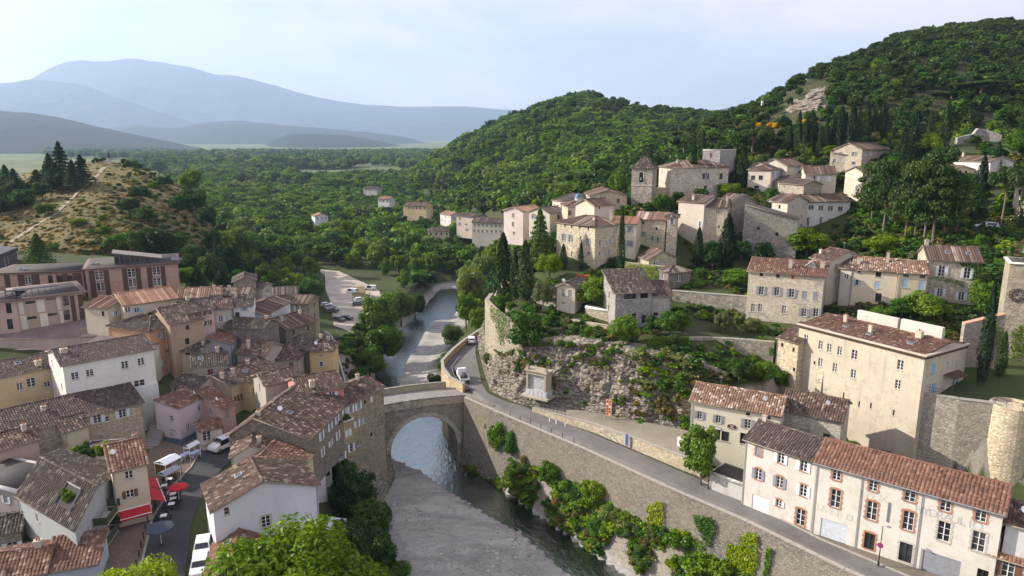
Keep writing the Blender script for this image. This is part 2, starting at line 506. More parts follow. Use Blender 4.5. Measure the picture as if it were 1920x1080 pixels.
def g(X, Y):
    X = np.asarray(X, float); Y = np.asarray(Y, float)
    l, gr, r, w = xL(Y), xG(Y), xR(Y), xW(Y)
    P3 = np.stack([X, Y, 0*X], -1)
    n1 = fbm(P3, 9.0, 3)
    # left bank and left town
    zl = LEFT(X, Y)
    dl = l - X
    wb = np.interp(Y, [60,90,105,125,140,170,200], [12,12,9,6,9,8,7])
    zleft = .35 + np.maximum(zl-.35, .3) * smooth(0, 1, dl/wb)
    # bed and bars
    ww = np.minimum(X-gr, r-X)
    zbed = -np.minimum(.95, .11*np.maximum(ww, 0) + .06)
    zbar = .06 + np.minimum(1.0, .055*np.maximum(gr-X, 0)) + .10*n1
    zriv = np.where(X < gr, zbar, zbed)
    # right bank below the road wall
    zb = np.interp(Y, [30,60,85,100,112,120,127,135,150,170,200], [7,7,6.6,6.4,6.2,5.0,2.5,1.6,1.8,3,4])
    fr = np.clip((X-r)/np.maximum(w-r, .5), 0, 1)
    zrb = .15 + (zb-.15)*fr**.75 + .5*n1*np.minimum(1, 4*fr)
    far = smooth(168, 186, Y)
    zhill = HILL(X, Y)
    c = seg_dist(X, Y, CLIFF)
    zroad = 13.0 + .6*smooth(3, 40, X-w)
    over = smooth(2.4, 5.2, c) * (X < 30) + smooth(.6, 2.6, c) * (X >= 30)
    ztop = zroad*(1-over) + zhill*over
    stepw = smooth(1.0, 1.5, X-w)
    znear = zrb*(1-stepw) + ztop*stepw
    zfar = .3 + np.maximum(zhill-.3, .5)*smooth(0, 28, X-r)
    zright = znear*(1-far) + zfar*far
    z = np.where(X < l, zleft, np.where(X < r, zriv, zright))
    endr = smooth(285, 305, Y)
    zjoin = np.where(X < -24, zl, np.maximum(zhill, 6))
    z = z*(1-endr) + zjoin*endr
    k = smooth(330, 700, Y)
    return z*(1-k) + zval(Y)*k + k*1.5*n1
def g1(x, y): return float(g(np.array([x]), np.array([y]))[0])

def axis(lo, f0, f1, hi, step, grow):
    a = list(np.arange(f0, f1+1e-6, step))
    s = step; x = f1
    while x < hi: s *= grow; x += s; a.append(x)
    s = step; x = f0; b = []
    while x > lo: s *= grow; x -= s; b.append(x)
    return np.array(b[::-1] + a)
gx = axis(-9000, -122, 112, 9000, 1.15, 1.12)
gy = axis(-60, 40, 235, 15500, 1.15, 1.10)
GX, GY = np.meshgrid(gx, gy, indexing='ij')
GZ = g(GX, GY)
V = np.stack([GX, GY, GZ], -1).reshape(-1, 3)
F = grid_faces(len(gx), len(gy))

def ground_mat():
    t = NT('ground')
    pos = t.pos()
    sep = t.node('ShaderNodeSeparateXYZ'); t.ln(pos, sep.inputs[0])
    geo = t.node('ShaderNodeNewGeometry')
    nz = t.node('ShaderNodeSeparateXYZ'); t.ln(geo.outputs['Normal'], nz.inputs[0])
    a, b, c = t.noise(.03, 6, .6), t.noise(.35, 6, .65), t.noise(4.0, 5, .7)
    grass = t.mix(t.rng(b, .35, .72), (.024,.042,.011), (.062,.070,.022))
    grass = t.mix(t.rng(a, .45, .62, 0, .6), grass, (.055,.085,.020))
    grass = t.mix(t.rng(c, .5, .75, 0, .4), grass, (.13,.105,.05))
    # shingle: pale limestone pebbles in drifts laid by the current
    v = t.node('ShaderNodeTexVoronoi'); v.inputs['Scale'].default_value = 2.3; t.ln(pos, v.inputs['Vector'])
    bw = t.node('ShaderNodeRGBToBW'); t.ln(v.outputs['Color'], bw.inputs[0])
    fl_ = t.node('ShaderNodeMapping'); fl_.inputs['Rotation'].default_value = (0,0,.87); fl_.inputs['Scale'].default_value = (.05,.22,1); t.ln(pos, fl_.inputs['Vector'])
    drift = t.noise(1.0, 6, .62, vec=fl_.outputs[0], dist=1.2)
    peb = t.mix(t.rng(drift, .36, .64), (.22,.215,.20), (.43,.41,.375))
    peb = t.mix(t.rng(bw.outputs[0], .1, .9, 0, .35), peb, (.50,.48,.44))
    peb = t.mix(t.rng(t.noise(.9, 6, .75), .50, .70, 0, .6), peb, (.17,.16,.14))
    peb = t.mix(t.rng(t.noise(7, 4, .75), .45, .70, 0, .45), peb, (.13,.125,.115))
    # wet stones and algae under water
    wet = t.mix(t.rng(b, .3, .7), (.030,.028,.012), (.085,.072,.030))
    wet = t.mix(t.rng(t.noise(.11, 3), .42, .6), wet, (.035,.055,.028))
    grass = t.mix(t.rng(sep.outputs['Y'], 300, 500, 0, .75), grass, t.mix(t.rng(t.noise(.012, 3, .5), .42, .58), (.075,.125,.030), (.17,.19,.065)))
    col = t.mix(t.rng(sep.outputs['Z'], 1.1, 2.1), peb, grass)
    col = t.mix(t.rng(sep.outputs['Z'], -.10, .05), wet, col)
    rock = t.mix(t.rng(c, .3, .7), (.16,.14,.11), (.34,.31,.26))
    col = t.mix(t.rng(nz.outputs['Z'], .55, .78, 1, 0), col, rock)
    h = t.math('ADD', t.math('MULTIPLY', c, .6), t.math('ADD', b, t.math('MULTIPLY', bw.outputs[0], .5)))
    t.principled(col, .95, t.bump(h, .55, .16))
    return t.mat
ground_me = np_mesh('ground', V, F, ground_mat(), smooth=True)
ground = structure(link(bpy.data.objects.new('ground', ground_me)))
BVHS = [BVHTree.FromPolygons([Vector(p) for p in V[:]], [tuple(int(i) for i in f) for f in F], epsilon=0)]
def hit(px, py, lift=0.0):
    """where the line of sight through a photo pixel first meets the land"""
    o, d = Vector((0,0,CAMZ)), ray(px, py).normalized()
    best = None
    for b in BVHS:
        r = b.ray_cast(o, d, 60000)
        if r[0] is not None and (best is None or r[3] < best[1]): best = (r[0], r[3])
    return best[0] if best else None
def drop(x, y):
    """land surface below the point (x, y)"""
    z = -1e9
    for b in BVHS:
        r = b.ray_cast(Vector((x, y, 5000)), Vector((0,0,-1)), 9000)
        if r[0] is not None: z = max(z, r[0].z)
    return z

# ---- water
def water_mat():
    t = NT('river_water')
    pos = t.pos()
    mp = t.node('ShaderNodeMapping'); mp.inputs['Scale'].default_value = (1.0, .62, 1); mp.inputs['Rotation'].default_value = (0,0,.5)
    t.ln(pos, mp.inputs['Vector'])
    n = t.math('ADD', t.math('MULTIPLY', t.noise(1.1, 4, .6, vec=mp.outputs[0], dist=.8), 1.0), t.math('MULTIPLY', t.noise(3.6, 3, .6, vec=mp.outputs[0]), .45))
    nrm = t.bump(n, .75, .2)
    tr = t.node('ShaderNodeBsdfTransparent'); tr.inputs[0].default_value = (.42,.50,.42,1)
    df = t.node('ShaderNodeBsdfDiffuse'); df.inputs[0].default_value = (.05,.075,.06,1)
    m0 = t.node('ShaderNodeMixShader'); m0.inputs[0].default_value = .18
    t.ln(tr.outputs[0], m0.inputs[1]); t.ln(df.outputs[0], m0.inputs[2])
    gl = t.node('ShaderNodeBsdfGlossy'); gl.inputs['Roughness'].default_value = .05; gl.inputs[0].default_value = (.62,.68,.69,1)
    t.ln(nrm, gl.inputs['Normal'])
    fr = t.node('ShaderNodeFresnel'); fr.inputs[0].default_value = 1.34; t.ln(nrm, fr.inputs['Normal'])
    m = t.node('ShaderNodeMixShader')
    t.ln(t.math('MINIMUM', t.math('MULTIPLY', fr.outputs[0], .85), .55), m.inputs[0])
    t.ln(m0.outputs[0], m.inputs[1]); t.ln(gl.outputs[0], m.inputs[2])
    t.ln(m.outputs[0], t.out.inputs['Surface'])
    return t.mat
ys = np.linspace(30, 308, 90)
V = np.array([(x, y, 0.0) for y in ys for x in (xG(y)-2.5, xR(y)+2.0)])
river = structure(link(bpy.data.objects.new('river', np_mesh('river', V, grid_faces(len(ys), 2), water_mat()))))

# ---- roads laid over the land
ASPH = m_asphalt((.055,.055,.06))
ASPH2 = m_asphalt((.15,.143,.135))
KERB = m_plain('kerb_stone', (.34,.32,.28), .9)
PAVE = m_paving((.17,.125,.095), 1.4)
def ribbon(name, a, b, mat, lift=.07, n=60, k=5, z=None, kind='structure'):
    """sheet between two polylines in plan, laid on the land (or at height z)"""
    def res(l):
        l = np.array(l, float); d = np.r_[0, np.cumsum(np.hypot(*(l[1:,:2]-l[:-1,:2]).T))]
        s = np.linspace(0, d[-1], n)
        return np.stack([np.interp(s, d, l[:,i]) for i in range(l.shape[1])], 1)
    A, B = res(a), res(b)
    pts = np.stack([A + (B-A)*t for t in np.linspace(0, 1, k)], 1)
    if pts.shape[-1] == 2:
        zz = g(pts[...,0], pts[...,1]) if z is None else np.full(pts.shape[:2], z)
        pts = np.concatenate([pts, (zz+lift)[...,None]], -1)
    me = np_mesh(name, pts.reshape(-1,3), grid_faces(n, k), mat, smooth=True)
    o = link(bpy.data.objects.new(name, me))
    if kind: o['kind'] = kind
    return o
def offs(line, d):
    """parallel polyline, d to its left"""
    L = np.array([p[:2] for p in line], float); out = []
    for i, p in enumerate(L):
        a, b = L[max(i-1,0)], L[min(i+1,len(L)-1)]
        t = (b-a)/np.hypot(*(b-a)); out.append((p[0]-t[1]*d, p[1]+t[0]*d))
    return out
def P2(sheet, pts, z): 
    return [tuple(at(*pix(sheet, *p), z)[:2]) for p in pts]
W0 = WALL[1:]                          # runs from the near right to the bridge and beyond
road_in = offs(W0, -.42)               # inner side of the parapet, on the hill side
road_line = [(48.5,61),(44.4,68.2),(37.5,76),(33.2,82.5),(27,91),(20,99.5),(13.2,107.5),(5,116.2),(2.2,119.6),(-.9,121.8),(-4.6,126.2),(-6.2,133),(-6.9,140),(-7.8,147),(-8.4,153),(-8.6,158),(-4,172)]
road = ribbon('road', road_in, road_line, ASPH2, lift=.10, n=120, k=6)
# footway along the factory side with its kerb
foot_a = [(46.5,66.3),(44.4,68.2),(37.5,76),(33.2,82.5),(27,91)]
foot_b = [(49.5,68),(46.6,70.5),(39.5,78.5),(34,85),(28.3,92.2)]
m_verge = m_asphalt((.16,.14,.11))
foot = ribbon('pavement', foot_a, foot_b, m_verge, lift=.22, n=40, k=4)
def kerb(name, line, w=.22, h=.24, lift=.0, mat=None, kind='structure'):
    a = np.array(line, float); b = np.array(offs(line, w))
    n = len(a); mb = MB()
    za = g(a[:,0], a[:,1]) + lift
    for i in range(n-1):
        z0, z1 = za[i], za[i+1]
        p = [(a[i][0],a[i][1]),(a[i+1][0],a[i+1][1]),(b[i+1][0],b[i+1][1]),(b[i][0],b[i][1])]
        q = [(*p[0],z0+h),(*p[1],z1+h),(*p[2],z1+h),(*p[3],z0+h)]
        lo = [(*p[0],z0-.3),(*p[1],z1-.3),(*p[2],z1-.3),(*p[3],z0-.3)]
        mb.quad(*q); mb.quad(lo[0],lo[1],q[1],q[0]); mb.quad(q[3],q[2],lo[2],lo[3])
    o = mb.obj(name, mat or KERB)
    if kind: o['kind'] = kind
    return o
kerb('kerb', foot_a, .2, .25)
# left street: carriageway and terraces
st_r = [(-29,55),(-36.2,68.5),(-40.6,80),(-42.6,90),(-42.5,97),(-42.8,103),(-44,107.5)]
st_l = [(-35.5,55),(-41.2,69),(-45.4,80),(-46.8,88),(-46.8,94),(-48,100),(-49.5,103)]
street = ribbon('street', st_l, st_r, ASPH, lift=.10, n=60, k=5)
pave_l = [(-44,52),(-49,66),(-52,78),(-54,88),(-55,96),(-56,104)]
ribbon('pavement', pave_l, offs(st_l, .22), PAVE, lift=.16, n=60, k=5)
kerb('kerb', offs(st_l, .0), .22, .22)
# river-side lane on the left bank
la = [(-32.6,133),(-35,141),(-38,149),(-42,160),(-46.5,173),(-52,186)]
lane = ribbon('lane', offs(la, 4.2), la, ASPH, lift=.10, n=50, k=4)
ribbon('lane_marking', offs(la, .55), offs(la, .40), m_plain('road_paint', (.6,.6,.58), .7), lift=.125, n=50, k=2)
# car park of pale gravel
park_mat = m_asphalt((.40,.35,.28))
pk_l = [(-47,196),(-54,203),(-57,214),(-62,232),(-70,255),(-78,284),(-86,296)]
pk_r = [(-41.5,198),(-43,207),(-43.5,222),(-46,240),(-50,256),(-60,272),(-74,292)]
ribbon('car_park', pk_l, pk_r, park_mat, lift=.10, n=50, k=10)
isl = [(-59,262),(-56,248),(-51,236),(-48.5,228)]
ribbon('grass_island', offs(isl, -2.2), offs(isl, 2.2), m_asphalt((.17,.15,.05)), lift=.25, n=20, k=3)
# painted lines on the main road
paint = m_plain('road_paint', (.6,.6,.58), .7)
ribbon('road_marking', [(-10.9,134),(-12.2,138),(-12.9,143),(-11.8,150)], [(-11.05,134),(-12.35,138),(-13.05,143),(-11.95,150)], paint, lift=.125, n=24, k=2)
ribbon('road_marking', [(-9.3,131),(-10.4,131.9)], [(-9.2,130.8),(-10.3,131.7)], paint, lift=.125, n=4, k=2)

# ---- hills and mountains: a crest line and a foot line joined by a slope, with a back slope behind
def hill(name, crest, foot, mat, back=400, rows=40, cols=160, rough=0.05, bulge=.25, nsc=120, keep=True, smoothres=True, base=None):
    C = np.array([tuple(at_t(*p)) for p in crest]); Fo = np.array([tuple(at_t(*p)) for p in foot])
    def res(l):
        d = np.r_[0, np.cumsum(np.linalg.norm(l[1:]-l[:-1], axis=1))]; d /= d[-1]
        s = np.linspace(0, 1, cols)
        o = np.stack([np.interp(s, d, l[:,i]) for i in range(3)], 1)
        for _ in range(2): o[1:-1] = (o[:-2]+2*o[1:-1]+o[2:])/4
        return o
    C, Fo = res(C), res(Fo)
    t = np.linspace(0, 1, rows)[None,:,None]
    S = Fo[:,None]*(1-t) + C[:,None]*t
    dz = (C-Fo)[:,None,2]
    S[...,2] += bulge*np.sin(np.pi*t[...,0])*dz*.5
    n = fbm(S, nsc, 5, .55)
    amp = rough*np.abs(dz)*np.sin(np.pi*np.clip(t[...,0]*.93,0,1))
    S[...,2] += n*amp
    nb = 8
    tb = np.linspace(0, 1, nb+1)[1:][None,:,None]
    out = C[:,None].copy(); dirv = out[...,:2]/np.linalg.norm(out[...,:2], axis=-1, keepdims=True)
    B = np.repeat(out, nb, 1); B[...,:2] += dirv*back*tb
    B[...,2] = B[...,2]*(1-tb[...,0]**1.3) + (base if base is not None else Fo[:,None,2])*tb[...,0]**1.3
    sk = Fo[:,None].copy(); sk[...,2] -= max(6.0, .006*np.abs(Fo[:,1]).mean()*2); sk[...,:2] *= .992
    G = np.concatenate([sk, S, B], 1)
    rows += 1
    me = np_mesh(name, G.reshape(-1,3), grid_faces(cols, rows+nb), mat, smooth=True)
    o = structure(link(bpy.data.objects.new(name, me)))
    if keep:
        f = grid_faces(cols, rows+nb)
        BVHS.append(BVHTree.FromPolygons([Vector(p) for p in G.reshape(-1,3)], [tuple(int(i) for i in q) for q in f], epsilon=0))
    return o, G
def wood_mat(name, c1, c2, c3, sc=.02):
    t = NT(name)
    a, b, c = t.noise(sc, 6, .65), t.noise(sc*6, 5, .7), t.noise(sc*30, 4, .7)
    col = t.mix(t.rng(a, .35, .65), c1, c2)
    col = t.mix(t.rng(b, .45, .68, 0, .7), col, c3)
    col = t.mix(t.rng(c, .4, .7, 0, .5), col, mul(c1, .6))
    t.principled(col, .95, t.bump(t.math('ADD', b, c), 1.0, 4.0/max(sc*60,.2)))
    return t.mat
def rocky_hill_mat(cols):
    t = NT('scrub_hillside')
    geo = t.node('ShaderNodeNewGeometry')
    nz = t.node('ShaderNodeSeparateXYZ'); t.ln(geo.outputs['Normal'], nz.inputs[0])
    b, c, d = t.noise(.05, 5, .65), t.noise(.5, 6, .7), t.noise(3., 5, .7)
    col = t.mix(t.rng(b, .4, .62), cols[0], cols[1])
    col = t.mix(t.rng(c, .5, .7, 0, .8), col, cols[2])
    col = t.mix(t.rng(d, .4, .7, 0, .4), col, mul(cols[0], .5))
    t.principled(col, .95, t.bump(t.math('ADD', c, d), .6, .4))
    return t.mat
M_WOODHILL = rocky_hill_mat(((.030,.045,.012),(.055,.060,.022),(.16,.13,.08)))
M_DRYHILL = rocky_hill_mat(((.19,.145,.058),(.075,.088,.028),(.23,.185,.085)))
# the knoll with the statue, left
knoll, KN = hill('knoll', [(-260,352,330),(-120,338,320),(0,330,312),(90,318,306),(150,306,302),(180,301,300),(215,303,300),(262,313,297),(300,329,294),(345,350,290),(372,368,284),(392,400,274),(402,440,262),(412,478,245)],
   [(-300,500,190),(-150,492,192),(0,482,196),(80,476,198),(160,470,202),(230,462,206),(290,466,208),(335,475,211),(365,482,214),(385,486,218),(400,488,222),(412,489,226),(420,490,230),(424,491,234)],
   M_DRYHILL, back=90, rows=46, cols=150, rough=.06, bulge=.28, nsc=26, base=6.0)
# wooded hill in the middle
midhill, MH = hill('wooded_hill', [(770,338,900),(830,292,880),(890,258,850),(950,232,820),(1010,212,790),(1060,193,770),(1110,186,750),(1160,196,740),(1210,212,740),(1270,214,740),(1340,222,740),(1420,226,760),(1500,235,780)],
   [(760,352,760),(800,366,640),(850,384,540),(900,398,440),(950,402,360),(1000,396,300),(1060,384,268),(1130,372,252),(1200,360,245),(1270,338,245),(1340,312,250),(1420,290,262),(1500,285,280)],
   M_WOODHILL, back=300, rows=40, cols=150, rough=.10, bulge=.22, nsc=90, base=20.0)
# castle hill on the right
casthill, CH = hill('castle_hill', [(1290,252,330),(1340,232,340),(1390,214,350),(1430,202,352),(1462,180,356),(1490,160,362),(1530,140,372),(1580,122,386),(1630,106,400),(1662,84,410),(1720,68,425),(1790,60,440),(1860,54,455),(1930,60,470),(2060,70,480),(2250,90,480)],
   [(1290,325,238),(1340,308,236),(1390,296,234),(1430,288,232),(1462,284,231),(1490,280,230),(1530,276,229),(1580,272,228),(1630,270,227),(1662,270,226),(1720,272,224),(1790,276,222),(1860,280,220),(1930,282,218),(2060,290,214),(2250,300,210)],
   M_WOODHILL, back=260, rows=44, cols=150, rough=.08, bulge=.30, nsc=60, base=30.0)
# far ridges
m_far1 = wood_mat('far_woods', (.012,.026,.014), (.020,.036,.018), (.035,.050,.022), .004)
m_far2 = wood_mat('far_slopes', (.020,.034,.022), (.032,.044,.028), (.07,.075,.05), .0016)
hill('ridge', [(-420,206,4200),(-200,200,4200),(-60,204,4200),(0,208,4200),(60,211,4180),(110,219,4150),(170,234,4100),(230,248,4050),(300,262,3950),(370,276,3850),(440,287,3750),(520,297,3650)],
   [(-420,296,2500),(-200,296,2500),(-60,296,2500),(0,296,2500),(60,296,2500),(110,296,2500),(170,296,2500),(230,297,2500),(300,298,2500),(370,299,2550),(440,300,2600),(520,301,2650)],
   m_far1, back=1200, rows=70, cols=320, rough=.22, bulge=.1, nsc=420, keep=True, base=20.0)
hill('low_hill', [(470,300,5000),(505,266,5000),(540,252,5000),(590,250,5000),(650,254,5000),(710,264,5000),(770,276,4900),(830,288,4800),(900,300,4700)],
   [(470,303,3700),(505,296,3700),(540,295,3700),(590,295,3700),(650,296,3700),(710,297,3700),(770,298,3700),(830,300,3700),(900,303,3700)],
   m_far1, back=900, rows=30, cols=160, rough=.10, bulge=.2, nsc=350, keep=False, base=30.0)
hill('low_hill', [(130,262,7600),(190,242,7600),(250,234,7600),(330,240,7600),(380,229,7600),(450,227,7500),(520,233,7500),(600,240,7400),(690,248,7300),(760,257,7200),(800,268,7100),(860,284,7000)],
   [(130,288,5400),(190,287,5400),(250,287,5400),(330,287,5400),(380,287,5400),(450,287,5400),(520,287,5400),(600,287,5400),(690,287,5400),(760,288,5400),(800,290,5400),(860,292,5400)],
   m_far2, back=1500, rows=30, cols=180, rough=.12, bulge=.2, nsc=600, keep=False, base=60.0)
hill('mountain_shoulder', [(-380,190,11500),(-200,172,11500),(-60,160,11500),(0,156,11500),(60,149,11500),(100,151,11500),(160,161,11300),(220,182,11000),(270,200,10600),(320,215,10200),(370,232,9800),(420,248,9400)],
   [(-380,285,8200),(-200,285,8200),(-60,285,8200),(0,285,8200),(60,285,8200),(100,285,8200),(160,285,8200),(220,285,8200),(270,285,8200),(320,286,8200),(370,286,8200),(420,287,8200)],
   m_far2, back=2500, rows=70, cols=300, rough=.26, bulge=.05, nsc=1000, keep=False, base=100.0)
hill('mountain', [(-420,215,15000),(-200,190,15000),(-60,166,15000),(0,155,15000),(50,148,15000),(90,128,15000),(120,117,15000),(150,111,15000),(178,114,15000),(210,112,15000),(245,110,15000),(300,116,15000),(350,125,15000),(400,140,15000),(455,146,15000),(510,158,15000),(560,173,15000),(600,183,15000),(640,190,15000),(690,196,15000),(740,198,15000),(800,200,14800),(870,199,14600),(940,205,14400),(1000,208,14200),(1080,212,14000),(1250,216,14000),(1500,222,14000)],
   [(x,280,10500) for x in range(-420, 1501, 120)],
   m_far2, back=3000, rows=90, cols=420, rough=.26, bulge=-.05, nsc=1500, keep=False, base=150.0)
hill('ridge', [(1180,226,5200),(1280,214,5200),(1340,207,5200),(1390,197,5200),(1440,192,5200),(1520,190,5200),(1650,200,5200)],
   [(x,262,4200) for x in (1180,1280,1340,1390,1440,1520,1650)], m_far1, back=1200, rows=24, cols=100, rough=.1, bulge=.1, nsc=300, keep=False, base=60.0)

# ---- rock face above the road
def rock_mat():
    t = NT('limestone_rock')
    mp = t.node('ShaderNodeMapping'); mp.inputs['Rotation'].default_value = (.5,.35,.3); mp.inputs['Scale'].default_value = (1,1,2.2); t.ln(t.pos(), mp.inputs['Vector'])
    wv = t.node('ShaderNodeTexNoise'); wv.inputs['Scale'].default_value = .9; wv.inputs['Detail'].default_value = 5; t.ln(mp.outputs[0], wv.inputs['Vector'])
    mx = t.node('ShaderNodeMix'); mx.data_type = 'VECTOR'; mx.inputs[0].default_value = .35; t.ln(mp.outputs[0], mx.inputs[4]); t.ln(wv.outputs['Color'], mx.inputs[5])
    ve = t.node('ShaderNodeTexVoronoi', feature='DISTANCE_TO_EDGE'); ve.inputs['Scale'].default_value = 1.1; t.ln(mx.outputs[1], ve.inputs['Vector'])
    vf = t.node('ShaderNodeTexVoronoi'); vf.inputs['Scale'].default_value = 1.1; t.ln(mx.outputs[1], vf.inputs['Vector'])
    bw = t.node('ShaderNodeRGBToBW'); t.ln(vf.outputs['Color'], bw.inputs[0])
    a, b, c = t.noise(.22, 6, .65), t.noise(1.6, 7, .75, dist=.8), t.noise(7, 5, .75)
    col = t.mix(t.rng(bw.outputs[0], .2, .8), (.22,.19,.15), (.42,.375,.30))
    col = t.mix(t.rng(b, .38, .66, 0, .8), col, (.46,.41,.335))
    col = t.mix(t.rng(a, .50, .66, 0, .6), col, (.27,.20,.115))
    col = t.mix(t.rng(t.noise(.55, 6, .78), .53, .66, 0, .85), col, (.065,.075,.030))
    col = t.mix(t.rng(ve.outputs['Distance'], .0, .07, .6, 0), col, (.09,.08,.07))
    col = t.mix(t.rng(c, .46, .70, 0, .5), col, (.12,.11,.095))
    t.principled(col, .95, t.bump(t.math('ADD', t.math('ADD', b, t.math('MULTIPLY', c, .5)), t.rng(ve.outputs['Distance'], 0, .2)), 1.0, .4))
    return t.mat
ROCK = rock_mat()
def rock_face(name, foot, top, cols, rows, amp=.9, lean=0.0, seed=0, mat=None, cap=None):
    """loft between two 3-D polylines, broken up along its normal"""
    def res(l):
        l = np.array(l, float); d = np.r_[0, np.cumsum(np.linalg.norm(l[1:]-l[:-1], axis=1))]; d /= d[-1]
        s = np.linspace(0, 1, cols); return np.stack([np.interp(s, d, l[:,i]) for i in range(3)], 1)
    A, B = res(foot), res(top)
    t = np.linspace(0, 1, rows)[None,:,None]
    S = A[:,None]*(1-t) + B[:,None]*t
    if cap is not None:
        Cc = res(cap); nc = 12; tc = np.linspace(0, 1, nc+1)[1:][None,:,None]
        S = np.concatenate([S, B[:,None]*(1-tc) + Cc[:,None]*tc], 1); rows += nc; t = np.linspace(0, 1, rows)[None,:,None]
    du = np.gradient(S, axis=0); dv = np.gradient(S, axis=1)
    N = np.cross(du, dv); N /= np.linalg.norm(N, axis=-1, keepdims=True)+1e-9
    Q = S*np.array([1,1,.75]) + seed*31.7
    Qr = Q @ np.array([[.82,.35,.2],[-.4,.8,.3],[.1,-.45,1.5]])
    cell = _perm[tuple((np.floor((Qr + 1.3*fbm(Q, 4., 2)[...,None])/s_).astype(int) % 64)[...,k] for k in range(3))] if (s_ := 1.35) else 0
    cel2 = _perm[tuple((np.floor((Qr*1.07 + .5*fbm(Q+9, 2., 2)[...,None])/.62).astype(int) % 64)[...,k] for k in range(3))]
    Qv = S*np.array([1,1,.28]) + seed*11.3
    n = 1.1*fbm(Qv, 3.6, 3, .6) + .7*(1-2*np.abs(fbm(Qv+50, 2.0, 3, .6))) + .45*(cell-.5) + .26*(cel2-.5) + .22*fbm(Q+90, .5, 2)
    edge = np.minimum(1, 6*np.minimum(t[...,0], 1.02-t[...,0]))
    S = S + N*(n*amp*edge)[...,None]
    me = np_mesh(name, S.reshape(-1,3), grid_faces(cols, rows), mat or ROCK)
    return link(bpy.data.objects.new(name, me))
cl_foot = [(*p, 13.0) for p in [(-8.0,161),(-7.9,157),(-7.1,149),(-5.7,138),(-4.2,128),(0.4,121.6),(6,118.0),(13,114.4),(21.3,108.9),(28.2,105.2),(34,104)]]
cl_top = [(-5.6,161,20),(-5.6,157,20),(-4.6,149,19.5),(-3.6,138,19.5),(-1.4,129.5,20),(2.8,125,23.5),(8.2,121.6,25.0),(14.2,118.6,25.2),(22.0,113.4,25.4),(28.8,109.6,25.6),(35,108,23)]
def inward(p, d):
    q = Vector((p[0]+.5*d, p[1]+.85*d)); return (q.x, q.y, max(g1(q.x, q.y), p[2]-2.5)-.1)
cl_cap = [(p[0]+4.0, p[1]+1.0, p[2]) if i < 5 else inward(p, 3.6) for i, p in enumerate(cl_top)]
cliff = structure(rock_face('cliff', cl_foot, cl_top, 420, 100, .85, cap=cl_cap))
# rock under the riverside houses and the bridge ends
rb = structure(rock_face('river_rock', [(-19,98,.1),(-21,104,.0),(-21.2,110,-.3),(-21.4,116,-.5),(-23.2,121,-.6),(-24.6,128,-.6)], [(-24,98,7),(-25.5,104,7.5),(-24.6,110,7.5),(-23.6,115.5,8),(-24.6,121,8.6),(-26,128,9)], 60, 26, .8, seed=2))
rb2 = structure(rock_face('river_rock', [(-13,143,-.5),(-11.8,134,-.6),(-11.4,128.5,-.7),(-10.4,124.6,-.7),(-8.0,120.6,-.6),(-4,116,-.4),(-1.2,112,-.2)], [(-13.8,143,4),(-12.6,134,5.5),(-11.0,128.5,6.2),(-9.8,124.9,6.0),(-6.6,122.4,5.6),(-1.8,117.4,5),(1.2,113.6,4)], 70, 26, .55, seed=3))
# ================================================================== house kit
TB = m_tile((.082,.053,.040), (.138,.088,.064), (.36,.29,.22))
TR = m_tile((.145,.072,.048), (.205,.108,.072), (.40,.30,.22))
TG = m_tile((.062,.048,.040), (.104,.079,.062), (.28,.245,.20))
TM = m_tile((.185,.105,.070), (.30,.19,.13), (.66,.56,.47))
TO = m_tile((.255,.130,.080), (.35,.19,.12), (.50,.36,.26))
TF = m_tile((.165,.082,.055), (.205,.105,.07), (.27,.16,.11))     # factory: even brown-red rows
TD = m_tile((.078,.056,.048), (.105,.076,.064), (.20,.16,.13))     # machine-made dark brown
MORTAR = m_plain('roof_edge', (.30,.25,.20), .9)
EAVE = m_plain('eave_board', (.10,.07,.05), .8)
FLATROOF = m_asphalt((.065,.056,.052))

